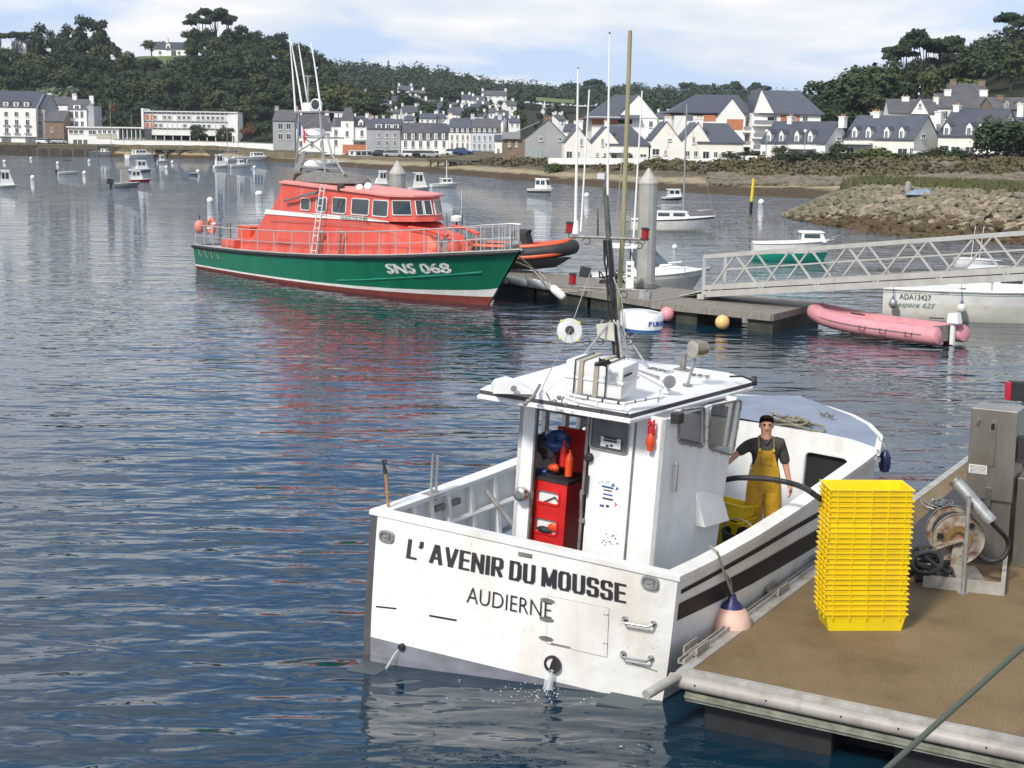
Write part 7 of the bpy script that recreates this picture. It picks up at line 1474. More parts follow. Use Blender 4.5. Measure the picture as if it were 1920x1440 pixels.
# black hose coils and dark tray on the left of the reel
mb = MB(); rc_ = random.Random(12)
for i in range(8):
    cx, cy = 1742 + rc_.uniform(-8, 14), 1060 + rc_.uniform(-14, 14); c_ = DW(cx, cy, .06 + i * .03); rx, ry = rc_.uniform(.16, .34), rc_.uniform(.18, .34); tl = rc_.uniform(.1, .5)
    mb.tube([c_ + Vector((math.cos(t) * rx, math.sin(t) * ry, .07 + math.sin(t + i) * .1 * tl * 2)) for t in [k * .45 for k in range(15)]], .028, 9)
tag(mb.build('hose_coil', M_rubber, smooth=True), 'tangle of thick black hose between the crate stack and the reel', 'hose')
q = [DW(1716, 1092, .006), DW(1700, 1040, .006), DW(1712, 990, .006), DW(1806, 902, .006), DW(1845, 930, .006), DW(1822, 1010, .006), DW(1780, 1085, .006)]; mb = MB(); mb.prism(q, (0, 0, .03)); tag(mb.build('rubber_mat', mat('wet_black_mat', (.018, .018, .02), .6, col2=(.03, .03, .032), scale=6, bump=.3)), 'wet black rubber mat lying behind the hose reel', 'mat')
p_ = DW(1756, 948, .05); t_ = thing('mooring_cleat', 'dock cleat with wire wound on it beside the black mat', 'cleat', p_); cleat(t_, (0, 0, 0), .16, M_dull, .9, 'horns'); mb = MB()
for i in range(5): mb.tube([Vector((math.cos(t) * (.12 + .03 * i), math.sin(t) * (.08 + .02 * i), .03 + .05 * math.sin(t * 1.5 + i))) for t in [k * .55 for k in range(13)]], .006, 5)
mb.build('wire_turns', M_galv, t_)
# near mooring rope across the lower right corner
a, b, c = AY(1960, 1176, 12.2), AY(1800, 1318, 11.2), AY(1640, 1462, 10.4); mb = MB(); mb.tube(smooth_path([a, b, c]), .024, 10); tag(mb.build('mooring_rope', M_rope_g, smooth=True), 'dark green mooring rope crossing the lower right corner', 'rope')
# fender between boat and dock
p_ = BM @ BI(1371, 1168, stb=1.97); t_ = thing('fender', 'faded pink ball fender with navy collar hanging on the near boat side', 'fender', p_); mb = MB()
mb.lathe([(.001, -.3), (.1, -.285), (.185, -.22), (.225, -.1), (.225, .0), (.19, .12), (.12, .2), (.1, .22)], 26); mb.build('ball', mat('faded_pink_vinyl', (.66, .36, .27), .5, col2=(.7, .5, .42), scale=3, streak=((.45, .3, .22), .5, 4)), t_, smooth=True)
mb = MB(); mb.lathe([(.135, .185), (.125, .2), (.055, .27), (.04, .33), (.001, .335)], 22); mb.build('collar', mat('navy_vinyl', (.015, .02, .09), .4), t_, smooth=True)
tp_ = BM @ BI(1345, 1035, stb=1.92); tp2 = BM @ BI(1332, 1026, stb=1.7); mb = MB(); mb.tube([Vector((0, 0, .33)), (tp_ - p_) * .5 + Vector((0, 0, .15)), tp_ - p_, tp2 - p_ + Vector((0, 0, .01))], .013, 7); mb.tube([Vector((0, 0, .33)), Vector((-.03, 0, .5)), (tp_ - p_) * .62 + Vector((0, 0, .1))], .01, 6); mb.build('lanyard', M_rope, t_)
p_ = BM @ BI(1659, 866, stb=2.12); t_ = thing('fender', 'navy blue fender hanging over the bow of the near boat', 'fender', p_); mb = MB(); mb.lathe([(.001, -.15), (.06, -.13), (.08, -.06), (.08, .07), (.05, .13), (.02, .17)], 16); mb.build('body', MATS['navy_vinyl'], t_, smooth=True); mb = MB(); mb.tube([(0, 0, .2), (-.1, .1, .35)], .01, 6); mb.build('lanyard', M_rope, t_)
# ------------------------------------------------------------------ middle distance: lifeboat
LM = hmat(Vector((-12.7, 66.9, 0)), rad(140.9)); LMi = LM.inverted()
def LI(x, y, stb=None, fwd=None, up=None):
    o = LMi @ Vector((0, 0, CAM_H)); r = LMi.to_3x3() @ ray(x, y)
    t = (fwd - o.x) / r.x if fwd is not None else (-stb - o.y) / r.y if stb is not None else (up - o.z) / r.z
    return o + r * t
LB = thing('lifeboat', 'green hulled lifeboat with coral orange superstructure and lattice mast', 'lifeboat', mat=LM)
LS = [(0, 2.1, 1.0, 1.98, 0), (2, 2.22, 1.02, 2.1, 1.9), (5, 2.32, 1.08, 2.2, 4.7), (8, 2.36, 1.18, 2.22, 7.6), (11, 2.33, 1.31, 2.12, 10.3), (13.5, 2.2, 1.46, 1.85, 12.7), (15.5, 1.96, 1.6, 1.5, 14.5), (17, 1.66, 1.73, 1.12, 15.9), (18.3, 1.24, 1.85, .7, 17.0), (19.4, .74, 1.95, .34, 17.95), (20.1, .34, 2.02, .12, 18.5), (20.5, .06, 2.07, .03, 18.75)]
def lst(i, t):
    a = LS[int(min(i, len(LS) - 1))]; b = LS[min(int(i) + 1, len(LS) - 1)]; f = i - int(i); v = [lerp(p, q, f) for p, q in zip(a, b)]
    xd, bd, zd, bw, xw = v
    if t < 0: return (xw, bw * (1 + t * .35), t * 1.0)
    return (lerp(xw, xd, t), lerp(bw, bd, t ** 1.2), zd * t)
def lband(name, f0, f1, m_, off=0.0, nt=4):
    m = MB()
    for sd_ in (1, -1):
        rg = []
        for k in range(34):
            i = k / 33 * (len(LS) - 1); t0, t1 = f0(i), f1(i); rg.append([q3(p[0], sd_ * (p[1] + off), p[2]) for p in [lst(i, lerp(t0, t1, j / nt)) for j in range(nt + 1)]])
        m.loft(rg, closed=False, c0=False, c1=False)
    p0 = [lst(0, lerp(f0(0), f1(0), j / nt)) for j in range(nt + 1)]; m.loft([[q3(p[0], s_ * (p[1] + off), p[2]) for p in p0] for s_ in (-1, 1)], closed=False, c0=False, c1=False)
    return m.build(name, m_, LB, smooth=True)
fi = lambda i: i / (len(LS) - 1)
w0 = lambda i: .1 + .06 * fi(i); w1 = lambda i: .17 + .15 * fi(i) ** 2
lband('hull_bottom', lambda i: -.5, w0, M_antif); lband('boot_top', w0, w1, M_lwhite, .004); lband('topsides', w1, lambda i: 1.0, M_lgreen)
m = MB()
for sd_ in (1, -1): m.tube([q3(p[0], sd_ * (p[1] + .02), p[2] - .03) for p in [lst(k / 33 * (len(LS) - 1), 1.0) for k in range(34)]], .075, 8)
m.tube([q3(-.02, -2.1, .97), q3(-.02, 2.1, .97)], .075, 8); m.build('rubbing_strake', M_rubber, LB, smooth=True)
m = MB(); m.loft([[q3(p[0], s_ * p[1], p[2] + .002) for s_ in (-1, -.5, 0, .5, 1)] for p in [lst(k / 33 * (len(LS) - 1), 1.0) for k in range(34)]], closed=False, c0=False, c1=False); m.build('deck', M_lifedeck, LB, fix=False)
m = MB()
for sd_ in (1, -1): m.tube([q3(p[0], sd_ * (p[1] - .03), p[2] + .035) for p in [lst(k / 33 * (len(LS) - 1), 1.0) for k in range(34)]], .05, 6)
m.build('toe_rail', M_lifedeck, LB)
def lsurf(x, z):
    best = None
    for k in range(0, 111 * 1):
        i = k / 10.0
        if i > len(LS) - 1: break
        zd = lst(i, 1)[2]; t = min(1, max(0, z / zd)); p = lst(i, t)
        if best is None or abs(p[0] - x) < best[0]: best = (abs(p[0] - x), p[1])
    return best[1]
m = MB()
for k in range(21):
    t = k / 20; x = lerp(11.9, 19.0, t); z = lerp(.42, 1.22, t ** 1.15); 
    s_ = lsurf(x, z); m.v += [tuple(q3(x, s_ + o, z + dz)) for o, dz in ((.0, .05), (.045, .0), (.0, -.05))]
for k in range(20):
    for j in range(2): b = k * 3 + j; m.f.append((b, b + 1, b + 4, b + 3)); m.m.append(0)
m.build('spray_chine', mat('chine_green', (.02, .24, .15), .4), LB, fix=False)
m = MB()
for i in range(6): x0 = .7 + i * .55; m.tube([q3(x0 + t * .5, 2.16 + .03 + .02 * fi(1), .88 - .3 * math.sin(t * math.pi)) for t in (0, .25, .5, .75, 1)], .012, 5)
m.build('grab_line', M_rope, LB)
# lettering on the bow
def hulltext(s, x0, x1, y, size, m_, name, bold=.0):
    a = LI(x0, y, stb=1.8); b = LI(x1, y, stb=1.35); o = text(name, s, size, m_, LB, Vector((0, 0, 0)), (1, 0, 0), (0, 0, 1), ext=.0); me = o.data; xs = [v.co.x for v in me.vertices]; k = (b.x - a.x) / (max(xs) - min(xs))
    zs = [v.co.z for v in me.vertices]; hh = max(zs) - min(zs)
    if bold:
        bm = bmesh.new(); bm.from_mesh(me)
        for n_, (dx, dz) in enumerate(((.022, 0), (-.022, 0), (.012, .014), (-.012, -.014))):
            g = bmesh.ops.duplicate(bm, geom=bm.faces[:] if n_ == 0 else base_)
            if n_ == 0: base_ = [f for f in bm.faces if f not in set(q for q in g['geom'] if isinstance(q, bmesh.types.BMFace))]
            for v in g['geom']:
                if isinstance(v, bmesh.types.BMVert): v.co += Vector((dx, -.0003 * (n_ + 1), dz))
        bm.to_mesh(me); bm.free()
    for v in me.vertices:
        X = a.x + (v.co.x - min(xs)) * k; Z = lerp(a.z, b.z, (v.co.x - min(xs)) / (max(xs) - min(xs))) + (v.co.z - min(zs)) * (size * .72 / hh); e = v.co.y; v.co = q3(X, lsurf(X, Z) + .012 - e, Z)
    return o
def frange(a, b, n): return [a + (b - a) * i / (n - 1) for i in range(n)]
hulltext('SNS 068', 727, 832, 513, .5, mat('number_white', (.75, .76, .72), .5), 'hull_number', .004)
# deckhouse
def house_loft(name, rings, m_, bevel=.04):
    m = MB(); m.loft([[q3(x0, -b, z0), q3(x0, b, z0), q3(x1, b1, z1), q3(x1, -b1, z1)] for x0, b, z0, x1, b1, z1 in rings]); return m.build(name, m_, LB, bevel=0)
house_loft('lower_house', [(2.9, 1.5, 1.0, 3.0, 1.45, 1.35), (3.9, 1.6, 1.0, 4.3, 1.5, 1.6), (4.7, 1.62, 1.0, 5.5, 1.52, 2.65), (9, 1.62, 1.1, 9, 1.5, 2.68), (13, 1.52, 1.3, 12.6, 1.38, 2.74), (14.6, 1.4, 1.45, 14.2, 1.2, 2.7), (15.2, 1.3, 1.5, 15.0, 1.0, 2.45), (16.3, 1.0, 1.6, 16.1, .78, 2.36), (16.7, .85, 1.65, 16.5, .68, 2.05)], M_lifered)
m = MB(); m.box(2.0, 3.2, -1.75, 1.75, 1.0, 1.42); m.build('aft_coaming', M_lifered, LB, bevel=.04)
m = MB()
for s_ in (1, -1): m.prism([q3(5.45, s_ * 1.53, 2.655), q3(9, s_ * 1.51, 2.685), q3(12.6, s_ * 1.4, 2.745), q3(14.3, s_ * 1.27, 2.76), q3(14.3, s_ * 1.27, 2.78), q3(12.6, s_ * 1.39, 2.9), q3(9, s_ * 1.49, 2.86), q3(5.55, s_ * 1.5, 2.85)], (0, -s_ * .03, 0))
st_ = m.build('white_band', M_lwhite, LB); a = LI(637, 415, stb=1.56); text('band_lettering', 'LES SAUVETEURS EN MER', .17, M_ink, st_, q3(a.x, 1.53, 2.745), (1, 0, .01), (0, 0, 1), bold=.002)
PLb = [(5.7, 1.34), (14.3, 1.25), (14.85, .45)]; PLt = [(6.5, 1.26), (14.15, 1.17), (14.6, .42)]
zt_f = lambda x: lerp(3.98, 3.62, (x - 6) / 10.5)
ring0 = [q3(x, s_, 2.78) for x, s_ in PLb] + [q3(x, -s_, 2.78) for x, s_ in PLb[::-1]]; ring1 = [q3(x, s_, zt_f(x)) for x, s_ in PLt] + [q3(x, -s_, zt_f(x)) for x, s_ in PLt[::-1]]
m = MB(); m.loft([ring0, ring1]); up = m.build('upper_house', M_lifered, LB)
cR = q3(10.4, 0, 3.8)
def rr2(k, dz): return [Vector((cR.x + (p.x - cR.x) * k, p.y * (1 + (k - 1) * 3), p.z + dz)) for p in ring1]
m = MB(); m.loft([rr2(1.03, .0), rr2(1.03, .07), rr2(.98, .12)]); m.build('roof', mat('faded_roof_pink', (.74, .24, .2), .5, col2=(.7, .3, .26), scale=2), LB)
def lwin(x0, x1, z0, z1, plane, slant=0.0):
    q_ = [(x0, z0), (x1 - slant * 0, z0), (x1, z1), (x0 + slant, z1)]; pts_ = rrect(q_, .1)
    f = lambda p, o: q3(p[0], plane(p[0], p[1]) + o, p[1]); m = MB(); m.prism([f(p, .012) for p in pts_], (0, -.012, 0)); w = m.build('window', M_glass, LB); m = MB(); pr = [f(p, .025) for p in pts_]; m.tube(pr + pr[:1], .024, 6, cap=False); m.build('window_frame', M_lwhite, w)
def pl1(x, z):
    t = (z - 2.78) / (zt_f(x) - 2.78); B = [(lerp(a[0], b[0], t), lerp(a[1], b[1], t)) for a, b in zip(PLb, PLt)]
    for (xa, sa), (xb, sb) in zip(B, B[1:]):
        if x <= xb: return lerp(sa, sb, (x - xa) / (xb - xa))
    return B[-1][1]
for x0, x1, y0, y1 in ((566, 583, 372, 394), (594, 613, 370, 397), (624, 649, 371, 400), (659, 691, 373, 403), (698, 726, 376, 406)):
    xm = (x0 + x1) / 2; s0 = 1.27; a = LI(x0, (y0 + y1) / 2, stb=s0); b = LI(x1, (y0 + y1) / 2, stb=s0); zt_ = LI(xm, y0, stb=s0).z; zb2 = LI(xm, y1, stb=s0).z; lwin(a.x, b.x, zb2, zt_, pl1)
# forward windows on the three front facets
def facewin(i0, f0, f1, sd=1):
    fp = lambda f, z: (lambda t: q3(lerp(lerp(F0[0][0], F1[0][0], f), lerp(F0[1][0], F1[1][0], f), t), sd * lerp(lerp(F0[0][1], F1[0][1], f), lerp(F0[1][1], F1[1][1], f), t), z))((z - 2.78) / (3.68 - 2.78))
    if i0 == 1: F0 = (PLb[1], PLt[1]); F1 = (PLb[2], PLt[2])
    else: F0 = (PLb[2], PLt[2]); F1 = ((PLb[2][0], -PLb[2][1]), (PLt[2][0], -PLt[2][1]))
    c = [fp(f0, 3.02), fp(f1, 3.02), fp(f1, 3.55), fp(f0, 3.55)]; n_ = (c[1] - c[0]).cross(c[3] - c[0]).normalized()
    if n_.x < 0: n_ = -n_
    m = MB(); m.prism([p + n_ * .012 for p in c], n_ * .012); w = m.build('window', M_glass, LB); m = MB(); m.tube([p + n_ * .025 for p in c + c[:1]], .024, 6, cap=False); m.build('window_frame', M_lwhite, w)
facewin(1, .12, .88); facewin(2, .08, .46); facewin(2, .54, .92); facewin(1, .12, .88, -1)
m = MB()
for t in (0, 1): m.box(6.2 + t * .0, 7.9, .6 * t - .35, .6 * t - .2, 3.9, 4.02)
m.build('roof_chock', M_lifered, LB)
# covered raft on the roof, hanging canvas
m = MB(); rg = []
for t in frange(0, 1, 14):
    x = lerp(6.0, 10.4, t); w = .9 * (1 - (2 * t - 1) ** 6) ** .5 + .05; h = .4 * (1 - abs(2 * t - 1) ** 3) + .06 + .05 * math.sin(t * 17); rg.append([q3(x, w * math.cos(a), 4.06 + (h * 1.15) * max(-.15, math.sin(a))) for a in [k * math.pi / 7 for k in range(14)]])
m.loft(rg); m.build('canvas_cover', M_canvas, LB, smooth=True)
m = MB(); gp_ = [(522, 372), (520, 345), (535, 318), (553, 325), (545, 350), (538, 372), (546, 410), (528, 408)]; m.prism([LI(x, y, stb=1.0) for x, y in gp_], (0, .5, 0)); m.build('folded_canvas', M_canvas, LB)
m = MB(); m.prism([LI(x, y, stb=1.55) for x, y in ((532, 378), (560, 370), (590, 364), (596, 358), (575, 362), (545, 372), (530, 374))], (0, .1, 0)); m.build('canvas_strap', M_canvas, LB)
m = MB(); aa = [(528, 375), (536, 372), (560, 325), (573, 285), (568, 283), (548, 322)]; m.prism([LI(x, y, stb=.55) for x, y in aa], (0, .12, 0)); m.prism([LI(x, y, stb=-.55) for x, y in aa], (0, .12, 0)); ar = m.build('mast_arch', M_galv, LB)
# lattice mast
def LL2(pts_, s_, r_, name, m_=M_galv, par=None): k = MB(); k.tube([LI(x, y, stb=s_) for x, y in pts_], r_, 6); return k.build(name, m_, par or LB)
for s_ in (-.5, .5):
    LL2([(553, 327), (557, 290), (561, 209)], s_, .05, 'mast_leg'); LL2([(611, 330), (606, 290), (600, 210)], s_, .05, 'mast_leg'); LL2([(612, 250), (622, 290), (646, 327)], s_, .04, 'mast_brace')
    LL2([(558, 285), (608, 255)], s_, .025, 'mast_brace'); LL2([(560, 250), (604, 285)], s_, .025, 'mast_brace'); LL2([(561, 245), (600, 214)], s_, .025, 'mast_brace'); LL2([(557, 311), (636, 318)], s_, .04, 'mast_beam'); LL2([(559, 258), (606, 258)], s_, .03, 'mast_beam'); LL2([(557, 285), (612, 286)], s_, .03, 'mast_beam')
for y, x0, x1 in ((210, 553, 604), (258, 578, 604), (313, 566, 606)): a, b = LI(x0, y, stb=.5), LI(x1, y, stb=.5); k = MB(); k.box(a.x, b.x, -.55, .55, a.z - .03, a.z + .03); k.build('mast_platform', M_galv, LB)
for x, y, r_, h in ((592, 250, .42, .32), (587, 308, .46, .3)):
    c_ = LI(x, y + 6, stb=0); k = MB(); k.lathe([(r_ * .9, -.0), (r_, .05), (r_, h * .65), (r_ * .8, h), (.001, h * 1.1)], 24, c_); k.build('radar_dome', M_cleanwhite, LB, smooth=True)
c_ = LI(584, 212, stb=0); k = MB(); k.box(c_.x - .3, c_.x + .25, -.25, .25, c_.z, c_.z + .42); k.build('equipment_box', M_cleanwhite, LB, bevel=.05)
c_ = LI(591, 196, stb=.2); k = MB(); k.lathe([(.05, -.25), (.18, -.18), (.24, 0), (.24, .08)], 18, c_ + Vector((.1, 0, .0)), (.4, -1, -.05)); sl = k.build('searchlight', M_cleanwhite, LB, smooth=True); k = MB(); k.lathe([(.2, .082), (.2, .09), (.001, .095)], 18, c_ + Vector((.1, 0, 0)), (.4, -1, -.05)); k.build('searchlight_glass', M_glass, sl)
for pts_, s_ in (([(554, 209), (549, 140), (543, 71)], .5), ([(568, 209), (557, 140), (546, 79)], -.5), ([(577, 190), (568, 135), (560, 84)], -.3), ([(602, 208), (593, 140), (583, 79)], .3)): k = MB(); k.tube([LI(x, y, stb=s_) for x, y in pts_], [.045, .035, .022], 6); k.build('antenna', M_cleanwhite, LB)
LL2([(577, 209), (578, 142)], 0, .05, 'mast_top'); LL2([(572, 143), (583, 143)], 0, .04, 'wind_vane')
a = LI(560, 226, stb=.6); fl = MB(); cm = [mat('flag_blue', (.01, .03, .2), .7), mat('flag_white', (.75, .75, .75), .7), mat('flag_red', (.55, .02, .03), .7)]
FLG = thing('flag', 'small French tricolour flag drooping from the lifeboat mast', 'flag', mat=LM @ Matrix.Translation(a))
for i in range(3): k = MB(); k.prism([(i * .18, 0, -.13 * i - .05 * (i > 0)), ((i + 1) * .18, -.03, -.13 * (i + 1) - .05), ((i + 1) * .18, -.03, -.13 * (i + 1) - .55), (i * .18, 0, -.13 * i - .6)], (0, .012, 0)); k.build('flag_stripe', cm[i], FLG)
k = MB(); k.tube([(0, 0, .35), (0, 0, -.8)], .018, 6); k.build('flagstaff', M_galv, FLG)
# rails with stanchions
M_rail = mat('bright_rail', (.55, .54, .52), .35, .4)
for sd_ in (1, -1):
    tops = []; mids = []
    for k in range(23):
        i = lerp(.05, 10.2, k / 22); p_ = lst(i, 1); h = .92 + .04 * (k > 18); b = q3(p_[0], sd_ * (p_[1] - .1), p_[2]); t_ = b + Vector((0, 0, h)); tops.append(t_); mids.append(b + Vector((0, 0, h * .5))); m = MB(); m.tube([b, t_], .024, 6); m.build('stanchion', M_rail, LB)
    m = MB(); m.tube(tops, .024, 7); m.tube(mids, .018, 6); m.build('guard_rail', M_rail, LB)
    if sd_ == 1: T1, = [tops]
    else: m = MB(); m.tube([T1[-1], q3(20.5, 0, 2.98), tops[-1]], .024, 7); m.tube([T1[0], tops[0]], .024, 7); m.build('pulpit_rail', M_steel, LB)
for x0, y0, x1, y1 in ((601, 350, 583, 478), (609, 351, 592, 478)):
    LL2([(x0 + 2, y0 - 4), (x0, y0), (x1, y1)], 1.75, .03, 'ladder_rail', M_cleanwhite)
m = MB()
for i in range(9): t = i / 8; m.tube([LI(lerp(600, 583, t), lerp(358, 470, t), stb=1.75), LI(lerp(608, 592, t), lerp(358, 470, t), stb=1.75)], .018, 5)
m.build('ladder_rungs', M_cleanwhite, LB)
for x in (602, 640): LL2([(x, 430), (x - 2, 445), (x - 4, 478)], 1.72, .05, 'boarding_pole', M_dull); a = LI(x, 436, stb=1.75); k = MB(); k.ball(a, .1, 8, 6, (1, .5, 1)); k.build('pulley', M_galv, LB)
a, b = LI(515, 455, stb=1.66), LI(543, 442, stb=1.66); m = MB(); m.box(a.x, b.x, -1.64, -1.58, a.z, a.z + .22); m.build('side_locker_lid', M_lifered, LB, bevel=.01)
m = MB(); m.tube([LI(505, 413, stb=1.62), LI(740, 425, stb=1.55)], .012, 5); m.build('handhold', M_dull, LB)
# anchor plates, foredeck pieces
for x in (820, 834): m = MB(); m.prism([LI(x - 6, 470, stb=.6), LI(x, 430, stb=.6), LI(x + 7, 470, stb=.6), LI(x, 480, stb=.6)], (0, .05, 0)); m.build('anchor_fluke', M_galv, LB)
a = LI(850, 462, stb=.3); m = MB(); m.lathe([(.25, 0), (.32, .3), (.2, .62)], 14, (a.x, a.y, a.z - .35)); m.build('windlass', M_lifered, LB, smooth=True)
a = LI(750, 437, stb=1.0); m = MB(); m.tube([q3(15.2, 1.0, 2.6), q3(16.2, .9, 2.58), q3(17.2, .7, 2.42)], .07, 8); m.tube([q3(15.2, -1.0, 2.6), q3(16.2, -.9, 2.58), q3(17.2, -.7, 2.42)], .07, 8); m.build('trunk_grab_rail', M_lifered, LB)
a = LI(964, 458, stb=0); m = MB(); m.tube([a + Vector((-.4, 0, -.1)), a, a + Vector((.3, 0, .05))], [.1, .16, .08], 10); m.build('bow_roller', M_galv, LB, smooth=True)
for x, y, s_ in ((640, 352, 1.2), (675, 352, .9), (691, 349, .8)): a = LI(x, y, stb=s_); m = MB(); m.lathe([(.05, -.1), (.14, -.06), (.15, .1), (.1, .14)], 14, a, (.7, -.7, 0)); m.build('deck_floodlight', M_cleanwhite if x > 650 else M_rubber, LB)
LL2([(666, 355), (668, 310)], 1.3, .012, 'whip_aerial', M_galv)
# stern gear: things that could be lifted off
def on_lb(name, label, cat, p_): return thing(name, label, cat, mat=LM @ Matrix.Translation(p_))
t_ = on_lb('lifebuoy', 'coral life ring hanging on the stern rail of the lifeboat', 'life ring', LI(396, 424, stb=1.6)); m = MB(); m.tube([Vector((math.cos(a) * .3, 0, math.sin(a) * .3)) for a in [k * math.pi / 8 for k in range(17)]], .085, 8); m.build('ring', MATS['pink_rubber'] if False else mat('coral_ring', (.72, .16, .1), .5), t_, smooth=True)
for k_ in range(4): m = MB(); a = k_ * math.pi / 2 + .4; m.tube([Vector((math.cos(a - .13) * .3, 0, math.sin(a - .13) * .3)), Vector((math.cos(a + .13) * .3, 0, math.sin(a + .13) * .3))], .09, 8); m.build('reflective_band', M_cleanwhite, t_)
t_ = on_lb('fender', 'round faded pink fender at the stern corner of the lifeboat', 'fender', LI(374, 425, stb=2.0)); m = MB(); m.ball((0, 0, 0), .3, 16, 10, (.8, .8, 1)); m.build('ball', mat('salmon_vinyl', (.7, .25, .2), .5), t_, smooth=True); m = MB(); m.tube([(0, 0, .28), (0, 0, .5)], .03, 6); m.build('eye', M_blue, t_)
t_ = on_lb('deck_locker', 'orange plastic locker box on the aft deck of the lifeboat', 'box', LI(475, 438, stb=0)); m = MB(); m.box(-.5, .6, -.5, .5, -.4, .28); m.build('body', mat('bright_orange_red', (.75, .09, .03), .45), t_, bevel=.04); m = MB(); m.box(-.53, .63, -.53, .53, .285, .34); m.build('lid', MATS['bright_orange_red'], t_, bevel=.01)
for x in (425, 432, 412): t_ = LL2([(x, 452), (x, 418)], .6, .045, 'bollard_post', M_dull)
# ------------------------------------------------------------------ pontoons, piles, gangway
PZ = .6
def polydock(name, label, px, th=.14, cat='pontoon', board=.14, floats=()):
    c = [P(x, y, PZ) for x, y in px]; o = c[0].copy(); r = thing(name, label, cat, o); c = [v - o for v in c]
    m = MB(); m.prism([v - Vector((0, 0, th)) for v in c], (0, 0, th - .045)); m.build('frame', M_alu, r)
    n_ = int((c[1] - c[0]).length / board); n_ = min(n_, 90)
    src = None
    for i in range(n_):
        t0, t1 = i / n_, (i + .9) / n_; k = MB(); q_ = [c[0].lerp(c[1], t0), c[0].lerp(c[1], t1), c[3].lerp(c[2], t1), c[3].lerp(c[2], t0)]; z_ = Vector((0, 0, -.042 + rk.uniform(0, .004))); k.prism([v + z_ for v in q_], (0, 0, .04)); k.build('plank', M_wood, r)
    for a, b in ((c[0], c[1]), (c[1], c[2]), (c[3], c[2])): k = MB(); e = (b - a).normalized(); n2 = Vector((e.y, -e.x, 0)) * .04; k.prism([a + n2 * 1.2 + Vector((0, 0, -.2)), b + n2 * 1.2 + Vector((0, 0, -.2)), b + n2 * .05 + Vector((0, 0, -.2)), a + n2 * .05 + Vector((0, 0, -.2))], (0, 0, .215)); k.build('edge_board', M_wood, r)
    for fx0, fx1, f0_, f1_ in floats:
        q_ = [c[0].lerp(c[1], fx0), c[0].lerp(c[1], fx1), c[3].lerp(c[2], fx1), c[3].lerp(c[2], fx0)]; q_ = [q_[0].lerp(q_[3], f0_), q_[1].lerp(q_[2], f0_), q_[1].lerp(q_[2], f1_), q_[0].lerp(q_[3], f1_)]
        k = MB(); k.prism([v + Vector((0, 0, -1.1)) for v in q_], (0, 0, .9)); k.build('float', mat('weedy_float', (.028, .028, .026), .7, col2=(.05, .055, .035), scale=2, bump=.3), r)
    return r
PO = polydock('pontoon', 'long grey planked pontoon running from the lifeboat bow', [(925, 517), (1226, 566), (1335, 549), (948, 503)], floats=((0, .28, .02, .95), (.3, .62, .02, .95), (.64, .98, .02, .95)))
PO2 = polydock('pontoon', 'landing pontoon with wide board edges below the gangway foot', [(1222, 567), (1448, 590), (1541, 567), (1322, 549)], floats=((.12, .38, .03, .9), (.8, 1.0, .02, .95)))
M_pile = mat('painted_grey_pile', (.36, .37, .355), .7, col2=(.28, .28, .26), scale=1.2, streak=((.4, .32, .14), .6, 2.2), bump=.1)
for x, yb, D, w_, lb in ((1210, 540, 53.3, .34, 'tall grey steel pile with pointed cap on the pontoon'), (745, 480, 62.0, .34, 'grey pile with pointed cap behind the lifeboat roof')):
    g = AY(x, yb, D); t_ = thing('mooring_pile', lb, 'pile', (g.x, g.y, -2)); top = 4.35 + 2; m = MB(); m.lathe([(w_, 0), (w_, top)], 12, (0, 0, 0)); m.build('shaft', M_pile, t_, smooth=False); m = MB(); m.lathe([(w_ * 1.05, top), (w_ * 1.05, top + .06), (.03, top + .58)], 12); m.build('cap', mat('pile_cap', (.45, .44, .39), .6), t_)
    m = MB(); m.lathe([(w_ * 1.25, 2.62), (w_ * 1.25, 2.78), (w_ * 1.02, 2.78), (w_ * 1.02, 2.62)], 12, cap=False); m.build('guide_ring', M_dull, t_)
g = P(1180, 545, PZ); t_ = thing('service_post', 'white electric service pillar standing before the grey pile', 'service pillar', g); k = MB(); k.box(-.14, .14, -.12, .12, 0, 1.05); k.build('body', M_cleanwhite, t_, bevel=.02)
for z in (.5, .7, .85): k = MB(); k.box(-.1, .02, -.135, -.122, z, z + .08); k.build('socket', M_dull, t_)
